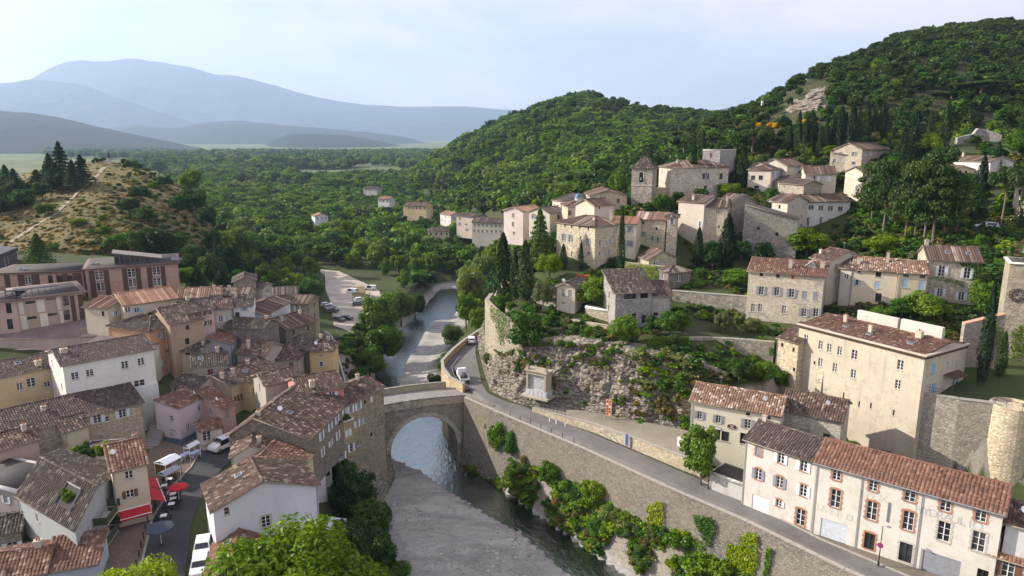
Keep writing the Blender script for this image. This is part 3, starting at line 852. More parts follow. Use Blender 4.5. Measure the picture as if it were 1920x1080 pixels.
class RoofB:
    def __init__(s): s.V, s.F, s.U, s.M, s.n = [], [], [], [], 0
    def add(s, V, F, U, m):
        s.V.append(V); s.F.append(F + s.n); s.U.append(U); s.M.append(np.full(len(F), m)); s.n += len(V)
    def plane(s, O, e, sl, L, S, kl=0., kr=0., p=.36, c=.5, jit=.02, hgt=.085):
        O, e, sl = np.array(O, float), np.array(e, float), np.array(sl, float)
        nrm = np.cross(e, sl); nrm /= np.linalg.norm(nrm)
        if nrm[2] < 0: nrm = -nrm
        nr = max(2, int(round(L/p))); p = L/nr
        nc = max(1, int(math.ceil(S/c)))
        r = np.arange(nr)[:,None]; j = np.arange(nc)[None]
        a0 = (r+.5)*p
        bm = np.full((nr,1), S)
        if kl > 0: bm = np.minimum(bm, a0/kl)
        if kr > 0: bm = np.minimum(bm, (L-a0)/kr)
        off = rng.uniform(-.12, .12, (nr,1))*c if nc > 1 else 0
        b0 = np.clip(j*c + off + np.zeros((nr,1)), 0, None); b0[:, 0] = -rng.uniform(0, .06, nr)
        b1 = (j+1)*c + off + .06 + np.zeros((nr,1))
        b1 = np.minimum(b1, bm); ok = (b0 < bm - .05)
        R_, J_ = np.nonzero(ok); n = len(R_)
        if n == 0: return
        b0 = np.broadcast_to(b0, ok.shape)[R_, J_]; b1 = np.broadcast_to(b1, ok.shape)[R_, J_]
        prof = np.array([(.02,0),(.2,.7),(.5,1.),(.8,.7),(.98,0)])
        da = rng.normal(0, jit, n); dz = rng.normal(0, jit*.6, n); dr = rng.normal(0, jit, n)
        A = (R_[:,None] + prof[None,:,0])*p + da[:,None]            # n,5
        Z = prof[None,:,1]*hgt + dz[:,None]
        lo = O + A[...,None]*e + b0[:,None,None]*sl + (Z+.045)[...,None]*nrm
        hi = O + (A+dr[:,None])[...,None]*e + b1[:,None,None]*sl + Z[...,None]*nrm
        V = np.stack([lo, hi], 1).reshape(-1, 3)                    # per tile 10 verts
        base = np.arange(n)[:,None]*10
        q = np.array([(k, k+1, k+6, k+5) for k in range(4)])
        F = (base[:,None,:] + q[None]).reshape(-1, 4)
        U = np.repeat(np.stack([R_+.5, J_+.5], 1), 10, 0).astype(float)
        s.add(V, F, U, 0)
        # slab under the tiles
        top = [O, O+e*L, O+e*(L-kr*S)+sl*S, O+e*(kl*S)+sl*S]
        up = np.array(top); dn = up - np.array([0,0,.16])
        s.add(np.concatenate([up, dn]), np.array([(0,1,2,3),(7,6,5,4),(0,4,5,1),(1,5,6,2),(2,6,7,3),(3,7,4,0)]), np.zeros((8,2)), 1)
    def ridge(s, a, b, r=.16, m=0):
        a, b = np.array(a, float), np.array(b, float)
        d = b-a; l = np.linalg.norm(d); d /= l
        side = np.cross(d, (0,0,1)); side /= np.linalg.norm(side)+1e-9; up = np.cross(side, d)
        n = max(1, int(l/.5)); 
        ang = np.linspace(0, math.pi, 5)
        ring = np.cos(ang)[:,None]*side*r + (np.sin(ang)[:,None]*r)*up
        for i in range(n):
            p0 = a + d*l*i/n; p1 = a + d*l*(i+1.1)/n
            V = np.concatenate([p0+ring*1.08, p1+ring*.95])
            F = np.array([(k, k+1, k+6, k+5) for k in range(4)])
            s.add(V, F, np.tile([[500+i+.5, .5]], (10,1)), m)
    def slab(s, x0, y0, z0, x1, y1, z1, m):
        V = np.array([(x0,y0,z0),(x1,y0,z0),(x1,y1,z0),(x0,y1,z0),(x0,y0,z1),(x1,y0,z1),(x1,y1,z1),(x0,y1,z1)], float)
        s.add(V, np.array([(0,3,2,1),(4,5,6,7),(0,1,5,4),(1,2,6,5),(2,3,7,6),(3,0,4,7)]), np.zeros((8,2)), m)
    def mesh(s, mats):
        return np_mesh('roof', np.concatenate(s.V), np.concatenate(s.F), mats, uv=np.concatenate(s.U), midx=np.concatenate(s.M))

COLS = dict(white=(.70,.72,.74), blue=(.30,.44,.60), grey=(.26,.27,.30), green=(.05,.16,.11), brown=(.16,.08,.05), pale=(.55,.60,.62),
            mint=(.28,.42,.36), red=(.30,.05,.04), dark=(.035,.035,.04), cream=(.60,.55,.42), lilac=(.42,.42,.55), mauve=(.30,.26,.29))
def m_sh(c): return m_plain('shutter_paint', COLS[c], .6)
BRICK = m_plain('brick_orange', (.43,.21,.13), .9)
LINTEL = m_plain('dressed_stone', (.50,.46,.39), .9)
MC = {}
def win_meshes(w, h, style):
    key = (round(w,2), round(h,2), style)
    if key in MC: return MC[key]
    kind, _, col = style.partition(':')
    out = {}
    f = MB(); t = .055
    frame_mat = WHITE
    if 'd' in kind: frame_mat = DARKW
    if kind[0] in 'DG':
        m = m_sh(col or 'brown')
        f.box(-w/2, .08, 0, w/2, .14, h)
        if kind[0] == 'G':
            for k in range(1, 5): f.box(-w/2+.05, .065, h*k/5-.02, w/2-.05, .08, h*k/5+.02)
        else:
            for sx in (-1, 1):
                for z0, z1 in ((.12,.45),(.5,.9)):
                    f.box(sx*w*.25-w*.16, .06, h*z0, sx*w*.25+w*.16, .08, h*z1)
        out['window'] = f.mesh('door', m)
    else:
        for x0, x1 in ((-w/2, -w/2+t), (w/2-t, w/2)): f.box(x0, .10, 0, x1, .17, h)
        f.box(-w/2+t, .10, 0, w/2-t, .17, t); f.box(-w/2+t, .10, h-t, w/2-t, .17, h)
        if w > .65: f.box(-.045, .09, t, .045, .16, h-t)
        nz = 2 if h > 1.0 else 1
        if 'd' not in kind:
            for k in range(1, nz+1):
                z = h*k/(nz+1); f.box(-w/2+t, .11, z-.018, -.045 if w > .65 else w/2-t, .15, z+.018)
                if w > .65: f.box(.045, .11, z-.018, w/2-t, .15, z+.018)
        out['window'] = f.mesh('window', frame_mat)
        p = MB(); p.quad((-w/2,.185,0),(w/2,.185,0),(w/2,.185,h),(-w/2,.185,h))
        out['pane'] = p.mesh('pane', GLASS)
        if 's' in kind or 'c' in kind:
            m = m_sh(col or 'grey')
            s = MB(); sw = w/2
            s.box(0, -.06, 0, sw-.02, -.012, h)
            s.box(.06, -.075, h*.1, sw-.08, -.06, h*.16); s.box(.06, -.075, h*.82, sw-.08, -.06, h*.88)
            out['shutter'] = s.mesh('shutter', m)
        sl = MB(); sl.box(-w/2-.1, -.09, -.1, w/2+.1, .10, 0)
        out['sill'] = sl.mesh('sill', BRICK if 'b' in kind else LINTEL)
    if 'b' in kind or 'q' in kind:
        b = MB(); q = .17
        m = BRICK if 'b' in kind else LINTEL
        nq = max(3, int(h/.3))
        for k in range(nq):
            e = q if k % 2 else q*1.5
            z0, z1 = h*k/nq, h*(k+1)/nq - .004
            b.box(-w/2-e, -.03, z0, -w/2, .02, z1); b.box(w/2, -.03, z0, w/2+e, .02, z1)
        nv = 7
        for k in range(nv):
            x0, x1 = -w/2-q + (w+2*q)*k/nv, -w/2-q + (w+2*q)*(k+1)/nv - .004
            rise = .14*math.cos(((k+.5)/nv-.5)*math.pi)
            b.box(x0, -.035, h, x1, .02, h+.14+rise)
        out['surround'] = b.mesh('surround', m)
    MC[key] = out
    return out

class House: pass
ALLH = []
def roof_profile(kind, w, d, pitch, rf):
    """height above the eave at (x, y) of the house plan"""
    if kind == 'g':
        r = pitch*d*.5
        return lambda x, y: r*(y/(rf*d) if y < rf*d else (d-y)/((1-rf)*d))
    if kind == 'p':
        r = pitch*w*.5
        return lambda x, y: r*(x/(rf*w) if x < rf*w else (w-x)/((1-rf)*w))
    if kind == 's': return lambda x, y: pitch*y
    if kind == 'sl': return lambda x, y: pitch*(w-x)
    if kind == 'sr': return lambda x, y: pitch*x
    if kind == 'h': return lambda x, y: pitch*min(x, w-x, y, d-y)
    return lambda x, y: 0.0
def H(label, A, B, ze, d, roof='g', wall=None, tile=None, pitch=.34, rf=.5, base=None, wins=(), auto=(), chim=(), sky=(), ov=.35,
      name='house', cat='house', fine=None, parapet=.25, tp=.36, group=None, rim=None, sk=0.0):
    a, b = at(*pix(*A), ze), at(*pix(*B), ze)
    ab = Vector((b.x-a.x, b.y-a.y, 0)); w = ab.length; ang = math.atan2(ab.y, ab.x)
    ex = ab/w; ey = Vector((-ex.y, ex.x, 0))
    if ey.y < 0 and abs(ey.y) > .02 and False: ey = -ey
    cs = [a, b, a+ey*d, b+ey*d]
    if base is None: base = min(min(g1(q.x, q.y) for q in cs) - .6, ze-2.5)
    h = ze - base
    o = House(); o.w, o.d, o.h, o.base, o.ze, o.ex, o.ey = w, d, h, base, ze, ex, ey
    o.root = thing(name, label, cat, (a.x, a.y, base), ang, group)
    M = Matrix.Translation((a.x, a.y, base)) @ Matrix.Rotation(ang, 4, 'Z'); o.M = M; Mi = M.inverted(); o.Mi = Mi
    rp = roof_profile(roof, w, d, pitch, rf); o.rp = rp
    dist = (a.length + b.length)/2
    # faces: origin, direction, length; outward normal = dir x up (clockwise seen from above gives outside)
    q_ = math.sqrt(1+sk*sk)
    faces = dict(f=((0,0),(1,0),w), r=((w,0),(sk/q_,1/q_),d*q_), b=((w+sk*d,d),(-1,0),w), l=((sk*d,d),(-sk/q_,-1/q_),d*q_))
    o.faces = faces
    holes = {k: [] for k in faces}
    def spot(face, sheet, x, y):
        px, py = pix(sheet, x, y)
        (ox, oy), (dx, dy), L = faces[face]
        P0 = M @ Vector((ox, oy, 0)); D = (M.to_3x3() @ Vector((dx, dy, 0))); N = D.cross(Vector((0,0,1)))
        r = ray(px, py); c0 = Vector((0,0,CAMZ))
        t = (P0-c0).dot(N)/r.dot(N); q = c0 + r*t - P0
        return q.dot(D), q.z
    o.spot = spot
    def put(face, u, v, ww, hh, st):
        L = faces[face][2]
        if u-ww/2 < .12 or u+ww/2 > L-.12 or v-hh/2 < .05 or v+hh/2 > h-.12: return
        for q in holes[face]:
            if abs(q[0]-u) < (q[2]+ww)/2+.08 and abs(q[1]-v) < (q[3]+hh)/2+.08: return
        holes[face].append((u, v, ww, hh, st))
    for wn_ in wins:
        face, sheet, st, ww, hh = wn_[:5]
        for (x, y) in wn_[5:]:
            u, v = spot(face, sheet, x, y)
            if st[0] in 'DG': v = hh/2 + max(0, v-hh/2)
            put(face, u, v, ww, hh, st)
    for au in auto:
        face, nc_, nr_, st, ww, hh = au[:6]
        top = au[6] if len(au) > 6 else 1.35
        gap = au[7] if len(au) > 7 else 2.8
        L = faces[face][2]
        for i in range(nc_):
            for j in range(nr_):
                if random.random() < .06 and nc_*nr_ > 3: continue
                put(face, L*(i+.5)/nc_ + random.uniform(-.15,.15), h-top-j*gap, ww, hh*(.72 if j == 0 and nr_ > 2 else 1), st)
    # plain faces get a few openings of their own, so far as they stand clear of the land
    if name == 'house' and h > 3 and roof != 'x':
        for fk in ('f','r','l'):
            L = faces[fk][2]
            if holes[fk] or L < 3.2: continue
            pm = M @ Vector((faces[fk][0][0]+faces[fk][1][0]*L/2, faces[fk][0][1]+faces[fk][1][1]*L/2, 0)); clear = ze - max(g1(pm.x, pm.y), base)
            nr_, nc_ = int(min(3, (clear-.6)/2.6)), max(1, int(L/random.uniform(2.8,4.2)))
            st = random.choice(['w','d','s:white','s:grey','c:brown','s:pale','w','c:grey','s:blue'])
            for i in range(nc_):
                for j in range(nr_):
                    if random.random() < .3: continue
                    put(fk, L*(i+.5)/nc_+random.uniform(-.3,.3), h-1.4-j*2.6, random.choice([.6,.75,.85]), random.choice([.9,1.2,1.35]), st)
    # walls
    mb = MB(); dep = .2
    for fk, ((ox,oy),(dx,dy),L) in faces.items():
        nx, ny = dy, -dx                                   # outward
        def pt(u, v, k=0.): return (ox+dx*u-nx*k, oy+dy*u-ny*k, v)
        us = sorted({0., L} | {q[0]-q[2]/2 for q in holes[fk]} | {q[0]+q[2]/2 for q in holes[fk]})
        vz = sorted({0., h} | {q[1]-q[3]/2 for q in holes[fk]} | {q[1]+q[3]/2 for q in holes[fk]})
        for i in range(len(us)-1):
            for j in range(len(vz)-1):
                cu, cv = (us[i]+us[i+1])/2, (vz[j]+vz[j+1])/2
                if any(abs(cu-q[0]) < q[2]/2 and abs(cv-q[1]) < q[3]/2 for q in holes[fk]): continue
                mb.quad(pt(us[i],vz[j]), pt(us[i+1],vz[j]), pt(us[i+1],vz[j+1]), pt(us[i],vz[j+1]))
        for (u,v,ww,hh,st) in holes[fk]:
            u0,u1,v0,v1 = u-ww/2,u+ww/2,v-hh/2,v+hh/2
            mb.quad(pt(u0,v0),pt(u0,v0,dep),pt(u0,v1,dep),pt(u0,v1)); mb.quad(pt(u1,v0,dep),pt(u1,v0),pt(u1,v1),pt(u1,v1,dep))
            mb.quad(pt(u0,v1,dep),pt(u1,v1,dep),pt(u1,v1),pt(u0,v1)); mb.quad(pt(u0,v0),pt(u1,v0),pt(u1,v0,dep),pt(u0,v0,dep))
        # gable or shed tops
        n = 1 if roof == 'f' or roof == 'h' else 12
        tops = [(L*k/n, h + rp(ox+dx*L*k/n-sk*(oy+dy*L*k/n), oy+dy*L*k/n) - .06) for k in range(n+1)]
        if max(t[1] for t in tops) > h + .02:
            for k in range(n):
                (u0,z0),(u1,z1) = tops[k], tops[k+1]
                mb.quad(pt(u0,h), pt(u1,h), pt(u1,max(z1,h)), pt(u0,max(z0,h)))
    wm = wall or m_plaster((.5,.46,.38))
    mb.obj('wall', wm, o.root)
    for fk, hl in holes.items():
        (ox,oy),(dx,dy),L = faces[fk]
        rz = math.atan2(dy, dx)
        for (u,v,ww,hh,st) in hl:
            ms = win_meshes(ww, hh, st)
            wo = link(bpy.data.objects.new('garage_door' if st[0] == 'G' else 'door' if st[0] == 'D' else 'window', ms['window']), o.root)
            wo.location = (ox+dx*u, oy+dy*u, v-hh/2); wo.rotation_euler = (0,0,rz)
            for key in ('pane','sill','surround'):
                if key in ms:
                    link(bpy.data.objects.new(key, ms[key]), wo)
            if 'shutter' in ms:
                for sx in (-1, 1):
                    so = link(bpy.data.objects.new('shutter', ms['shutter']), wo)
                    if 'c' in st.partition(':')[0]: so.location = (-ww/2 if sx < 0 else .01, .1, 0)
                    else: so.location = (-ww+.0, -.02, 0) if sx < 0 else (ww/2+.02, -.02, 0)
    # roof
    rb_ = RoofB(); c = .5 if (dist < 150 if fine is None else fine) else 40.
    p = tp if dist < 150 else tp*1.15
    jit = .02
    def slope(dx, dy, m):
        v = Vector((dx, dy, m)); return tuple(v.normalized()), math.sqrt(1+m*m)
    rid = []
    if roof == 'g':
        rise = pitch*d*.5; m1, m2 = rise/(rf*d), rise/((1-rf)*d)
        s1, k1 = slope(0,1,m1); s2, k2 = slope(0,-1,m2)
        rb_.plane((-ov,-ov,h-ov*m1), (1,0,0), s1, w+2*ov, (rf*d+ov)*k1, p=p, c=c)
        rb_.plane((w+ov,d+ov,h-ov*m2), (-1,0,0), s2, w+2*ov, ((1-rf)*d+ov)*k2, p=p, c=c)
        rid = [((-ov,rf*d,h+rise+.02),(w+ov,rf*d,h+rise+.02))]
    elif roof == 'p':
        rise = pitch*w*.5; m1, m2 = rise/(rf*w), rise/((1-rf)*w)
        s1, k1 = slope(1,0,m1); s2, k2 = slope(-1,0,m2)
        rb_.plane((-ov,d+ov,h-ov*m1), (0,-1,0), s1, d+2*ov, (rf*w+ov)*k1, p=p, c=c)
        rb_.plane((w+ov,-ov,h-ov*m2), (0,1,0), s2, d+2*ov, ((1-rf)*w+ov)*k2, p=p, c=c)
        rid = [((rf*w,-ov,h+rise+.02),(rf*w,d+ov,h+rise+.02))]
    elif roof == 's':
        s1, k1 = slope(0,1,pitch); rb_.plane((-ov,-ov,h-ov*pitch),(1,0,0),s1,w+2*ov,(d+ov)*k1,p=p,c=c)
    elif roof == 'sl':
        s1, k1 = slope(-1,0,pitch); rb_.plane((w+ov,-ov,h-ov*pitch),(0,1,0),s1,d+2*ov,(w+ov)*k1,p=p,c=c)
    elif roof == 'sr':
        s1, k1 = slope(1,0,pitch); rb_.plane((-ov,d+ov,h-ov*pitch),(0,-1,0),s1,d+2*ov,(w+ov)*k1,p=p,c=c)
    elif roof == 'h':
        kk = math.sqrt(1+pitch**2); hw = min(w, d)/2; kx = 1/kk; z0 = h-ov*pitch; S = (hw+ov)*kk
        for O, e, sd, L in (((-ov,-ov,z0),(1,0,0),(0,1),w+2*ov), ((w+ov,-ov,z0),(0,1,0),(-1,0),d+2*ov), ((w+ov,d+ov,z0),(-1,0,0),(0,-1),w+2*ov), ((-ov,d+ov,z0),(0,-1,0),(1,0),d+2*ov)):
            s1, _ = slope(*sd, pitch); rb_.plane(O, e, s1, L, S, kx, kx, p=p, c=c)
        zt = h+pitch*hw+.02
        r0, r1 = ((hw,hw,zt),(w-hw,hw,zt)) if w >= d else ((hw,hw,zt),(hw,d-hw,zt))
        q0 = [(-ov,-ov,z0+.06),(w+ov,-ov,z0+.06),(w+ov,d+ov,z0+.06),(-ov,d+ov,z0+.06)]
        if w >= d: rid = [(q0[0],r0),(q0[3],r0),(q0[1],r1),(q0[2],r1)]
        else: rid = [(q0[0],r0),(q0[1],r0),(q0[2],r1),(q0[3],r1)]
        if abs(w-d) > .6: rid.append((r0,r1))
    else:
        rb_.slab(-ov,-ov,h-.02,w+ov,d+ov,h+parapet, 1)
        rb_.slab(.2,.2,h+parapet-.1,w-.2,d-.2,h+parapet+.006, 2)
    for a_, b_ in rid: rb_.ridge(a_, b_)
    if sk:
        for v_ in rb_.V: v_[:,0] += sk*v_[:,1]
    ro = link(bpy.data.objects.new('roof', rb_.mesh([tile or TB, rim or (MORTAR if roof != 'f' else OFFWH), FLATROOF])), o.root)
    o.roof = ro
    for ch in chim:
        u, v, ch_h = ch[:3]; s_ = ch[3] if len(ch) > 3 else .55
        x, y = u*w, v*d; z0 = h+rp(x,y)
        cb = MB(); cb.box(x-s_/2,y-s_*.4,z0-.5,x+s_/2,y+s_*.4,z0+ch_h)
        cb.box(x-s_/2-.07,y-s_*.4-.07,z0+ch_h+.004,x+s_/2+.07,y+s_*.4+.07,z0+ch_h+.1)
        cb.tube((x-.1,y,z0+ch_h+.1),(x-.1,y,z0+ch_h+.42),.1,.08,7,1); cb.tube((x+.14,y,z0+ch_h+.1),(x+.14,y,z0+ch_h+.34),.08,.07,7,1)
        link(bpy.data.objects.new('chimney', cb.mesh('chimney', [m_plaster((.52,.46,.37)), m_plain('chimney_pot', (.36,.15,.08), .8)])), ro)
    for (u, v) in sky:
        x, y = u*w, v*d; z0 = h+rp(x,y); e_ = .3
        gx_ = (rp(x+.1,y)-rp(x-.1,y))/.2; gy_ = (rp(x,y+.1)-rp(x,y-.1))/.2
        def q(dx_, dy_, k): return (x+dx_, y+dy_, z0+gx_*dx_+gy_*dy_+k)
        sb = MB(); e2 = .42
        pts = [(-e2,-e2),(e2,-e2),(e2,e2),(-e2,e2)]; ins = [(-e_,-e_),(e_,-e_),(e_,e_),(-e_,e_)]
        for i in range(4):
            j = (i+1)%4
            sb.quad(q(*pts[i],.2),q(*pts[j],.2),q(*ins[j],.2),q(*ins[i],.2)); sb.quad(q(*pts[i],0),q(*pts[j],0),q(*pts[j],.2),q(*pts[i],.2))
        sb.quad(*[q(*p_,.17) for p_ in ins], 1)
        link(bpy.data.objects.new('skylight', sb.mesh('skylight', [ZINC, GLASS])), ro)
    if name == 'house' and dist < 150 and roof != 'f':
        if random.random() < .7:
            x = random.choice([.12, w-.12]); cb = MB(); cb.tube((x,-.08,.2),(x,-.08,h-.05),.045,.045,6); cb.obj('downpipe', ZINC, o.root)
        if random.random() < .6:
            x, y = w*random.uniform(.2,.8), d*random.uniform(.4,.6); z0 = h+rp(x,y); cb = MB(); cb.tube((x,y,z0-.1),(x,y,z0+1.5),.022,.022,5)
            for k in range(5): cb.tube((x-.35+.05*k,y+.12*k-.24,z0+1.4),(x+.35-.05*k,y+.12*k-.24,z0+1.4),.014,.014,4)
            link(bpy.data.objects.new('aerial', cb.mesh('aerial', ZINC)), ro)
        if random.random() < .25:
            x, y = w*random.uniform(.1,.9), d*.25; z0 = h+rp(x,y); cb = MB(); cb.lathe([(.02,0),(.2,.04),(.36,.14)], 12); cb.tube((0,0,0),(0,0,-.7),.03,.03,5)
            dm = link(bpy.data.objects.new('satellite_dish', cb.mesh('satellite_dish', WHITE)), ro); dm.location = (x,y,z0+.6); dm.rotation_euler = (R(60),0,R(40))
    ALLH.append(o)
    return o
def on_face(o, face, u, v, k=0.0):
    """house-local point on a face, k outwards"""
    (ox,oy),(dx,dy),L = o.faces[face]
    return Vector((ox+dx*u+dy*k, oy+dy*u-dx*k, v))
# ================================================================== lower town, left bank
PL, ST = m_plaster, m_stone
CREAM, WARM, PINK, OCHRE, WHT, GREY = (.56,.50,.39), (.52,.43,.31), (.50,.27,.22), (.52,.37,.19), (.74,.72,.68), (.40,.39,.36)
STN, STD, STL = (.36,.32,.255), (.24,.215,.18), (.47,.42,.335)
HL = {}
# --- institution with terracotta panels
PANEL = m_plain('terracotta_panel', (.39,.255,.205), .85)
SLAT = m_plain('brown_slats', (.085,.055,.045), .8)
def panels(o, face, spans, z0, z1, mat, k=.06, name='panel'):
    mb_list = []
    for (u0, u1) in spans:
        mb = MB()
        a, b = on_face(o, face, u0, z0, k), on_face(o, face, u1, z0, k)
        a0, b0 = on_face(o, face, u0, z0, .004), on_face(o, face, u1, z0, .004)
        up = Vector((0,0,z1-z0))
        mb.quad(a, b, b+up, a+up); mb.quad(a0, a, a+up, a0+up); mb.quad(b, b0, b0+up, b+up); mb.quad(a+up, b+up, b0+up, a0+up)
        mb.obj(name, mat, o.root)
def clerestory(o, x0, x1, y0, y1, zf, zb, roofm):
    """wedge-shaped rooflight standing on a flat roof, glazed front with posts"""
    z = o.h+.26
    mb = MB(); mb.poly([(x0,y0,z),(x1,y0,z),(x1,y0,z+zf*.3),(x0,y0,z+zf)])
    mb.poly([(x1,y0,z),(x1,y1,z),(x1,y1,z+zf*.3),(x1,y0,z+zf*.3)]); mb.poly([(x0,y1,z),(x0,y0,z),(x0,y0,z+zf),(x0,y1,z+zf)])
    mb.poly([(x1,y1,z),(x0,y1,z),(x0,y1,z+zf),(x1,y1,z+zf*.3)])
    ro = mb.obj('rooflight', m_plain('blue_grey_metal', (.06,.075,.10), .4), o.root)
    t = MB(); e = .35
    p = [(x0-e,y0-e,z+zf+.12),(x1+e,y0-e,z+zf*.3+.02),(x1+e,y1+e,z+zf*.3+.02),(x0-e,y1+e,z+zf+.12)]
    q = [(a,b,c+.14) for a,b,c in p]
    t.quad(*q); t.quad(*p[::-1])
    for i in range(4): t.quad(p[i], p[(i+1)%4], q[(i+1)%4], q[i])
    link(bpy.data.objects.new('rooflight_cover', t.mesh('rooflight_cover', roofm)), ro)
    n = 9
    for i in range(n):
        x = x0 + (x1-x0)*(i+.15)/n; x2 = x0 + (x1-x0)*(i+.8)/n
        za, zb_ = z+zf*(1-.7*(i+.15)/n)-.15, z+zf*(1-.7*(i+.8)/n)-.15
        pm = MB(); pm.poly([(x,y0-.03,z+.25),(x2,y0-.03,z+.25),(x2,y0-.03,zb_),(x,y0-.03,za)])
        link(bpy.data.objects.new('pane', pm.mesh('pane', GLASS)), ro)
def vent_box(o, x, y, s=.8):
    mb = MB(); z = o.h+.26
    mb.box(x-s,y-s*.5,z,x+s,y+s*.5,z+s*.7); mb.tube((x-s*.4,y,z+s*.7),(x-s*.4,y,z+s*1.2),s*.3,s*.3,10); mb.box(x+s,y-.15,z+.1,x+s*2,y+.15,z+.4)
    mb.obj('roof_vent', ZINC, o.root)
o = HL['inst1'] = H('long flat-roofed block with terracotta panels and dark slatted bays below the grassy knoll', ('c1',505,240), ('c1',1060,202), 33.8, 14, 'f', PL((.34,.26,.22)), ov=.5, base=24,
  wins=[('f','c1','w',1.5,1.9,(590,275),(783,260),(932,248)), ('f','c1','w',1.5,1.7,(600,343),(790,318),(935,312))], rim=m_plain('flat_roof_edge', (.14,.10,.085), .8), name='institution_block', cat='building')
W_ = o.w
sp = lambda x: o.spot('f','c1',x,250)[0]
panels(o,'f',[(sp(648),sp(725)),(sp(838),sp(873)),(sp(985),sp(1062)-.1)], o.h-3.0, o.h-.5, PANEL)
panels(o,'f',[(sp(650),sp(727)),(sp(985),sp(1062)-.1)], o.h-5.9, o.h-3.2, PANEL)
panels(o,'f',[(sp(528),sp(562)),(sp(615),sp(648)),(sp(726),sp(757)),(sp(806),sp(836)),(sp(875),sp(905)),(sp(957),sp(984))], o.h-6.2, o.h-.4, SLAT, .09, 'slat_panel')
clerestory(o, 5.5, 14.5, 2.5, 7.5, 2.4, 2.0, m_asphalt((.24,.21,.19)))
vent_box(o, 17.5, 3.0, .7); vent_box(o, 1.5, 4.0, .6)
o = HL['inst2'] = H('low brown wing with flat gravel roof beside the terracotta block', ('c1',-60,264), ('c1',492,250), 32.4, 10, 'f', PL((.30,.22,.185)), ov=.5, base=23,
  wins=[('f','c1','w',1.2,1.6,(165,305)), ('f','c1','d',1.0,1.9,(303,300),(358,302),(420,300))], rim=m_plain('flat_roof_edge', (.14,.10,.085), .8), name='institution_block', cat='building')
sp = lambda x: o.spot('f','c1',x,290)[0]
panels(o,'f',[(sp(-20),sp(25)),(sp(60),sp(105)),(sp(237),sp(285)),(sp(315),sp(335))], o.h-3.0, o.h-.5, PANEL)
panels(o,'f',[(sp(26),sp(58)),(sp(107),sp(145)),(sp(190),sp(235)),(sp(337),sp(346)),(sp(372),sp(405)),(sp(436),sp(488))], o.h-3.4, o.h-.4, SLAT, .09, 'slat_panel')
vent_box(o, o.spot('f','c1',110,250)[0], 1.6, .6)
m_pan2 = m_plaster((.62,.58,.50), .3)
o = HL['inst3'] = H('pale panelled flat-roofed block with dark stair bay and blue rooflight frame', ('c1',98,418), ('c1',486,374), 31.0, 12, 'f', PL((.40,.32,.26)), ov=.9, base=21.5,
  wins=[('f','c1','d',1.6,.55,(180,435),(303,414),(190,528),(312,507)), ('f','c1','d',1.0,2.0,(392,425),(398,510))], rim=m_plain('flat_roof_edge2', (.20,.15,.13), .8), name='institution_block', cat='building')
sp = lambda x: o.spot('f','c1',x,450)[0]
z1 = o.h
for a_, b_, c_, d_ in ((sp(100),sp(180)-1.1,z1-3.0,z1-.6),(sp(180)+1.0,sp(303)-1.0,z1-3.0,z1-.6),(sp(303)+1.0,sp(392)-.8,z1-3.0,z1-.6),(sp(100),sp(190)-1.1,z1-6.2,z1-3.3),(sp(190)+1.0,sp(312)-1.0,z1-6.2,z1-3.3),(sp(312)+1.0,sp(398)-.8,z1-6.2,z1-3.3)):
    if b_ > a_+.3: panels(o,'f',[(a_,b_)], c_, d_, m_pan2, .07)
panels(o,'f',[(sp(422),sp(448)),(sp(468),sp(500)-.1)], z1-6.4, z1-.5, SLAT, .10, 'slat_panel')
mb = MB()
fr = m_plain('blue_grey_metal', (.06,.075,.10), .4)
for i in range(9):
    x = -1.5 + i*1.05
    mb.box(x,1.4,o.h+.25,x+.08,1.48,o.h+1.5-.06*i); mb.box(x,3.6,o.h+.25,x+.08,3.68,o.h+1.3-.06*i)
mb.box(-1.6,1.38,o.h+1.45,7.2,1.5,o.h+1.55); mb.box(-1.6,3.58,o.h+1.2,7.2,3.7,o.h+1.3); mb.box(-1.6,1.38,o.h+.8,7.2,1.48,o.h+.88)
mb.obj('rooflight_frame', fr, o.root)
o = HL['inst4'] = H('pink end wing of the pale panelled block at the picture edge', ('c1',-150,440), ('c1',94,424), 31.0, 9, 'f', PL((.44,.33,.285)), ov=.7, base=21.5,
  wins=[('f','c1','d',.9,2.0,(52,470),(60,565),(-20,475),(-20,570))], rim=m_plain('flat_roof_edge2', (.20,.15,.13), .8), name='institution_block', cat='building')
H('dark clad wing with sloping roof behind the flat-roofed blocks', ('px',-60,500), ('px',30,464), 33.5, 10, 's', PL((.12,.11,.12)), m_plain('metal_roof', (.16,.16,.17), .6), .12, base=25, wins=[('f','c1','w',.8,1.8,(30,190),(50,180))], name='institution_block', cat='building')
# --- low houses with orange roofs
H('small cream house with orange hipped roof beside the salmon-roofed row', ('c1',502,458), ('c1',640,470), 30.0, 8, 'g', PL(CREAM), TR, .30, wins=[('f','c1','d',.6,1.0,(613,503))])
H('long cream house with broad salmon tile roof below the terracotta block', ('c1',737,452), ('c1',1055,407), 30.5, 9.5, 'g', PL((.60,.52,.38)), TO, .32, wins=[('f','c1','w',.9,.9,(762,480)),('f','c1','s:blue',.9,.9,(816,480))])
H('low ochre house with dark hipped roof behind the white block', ('c1',645,572), ('c1',890,605), 27.0, 8, 'h', PL((.46,.27,.16)), TG, .36, wins=[('f','c1','w',.8,.7,(735,595),(795,602))])
H('small house with brown ridged roof between two small cypresses', ('c1',885,505), ('c1',1010,560), 28.0, 6, 'p', PL((.40,.30,.22)), TB, .4)
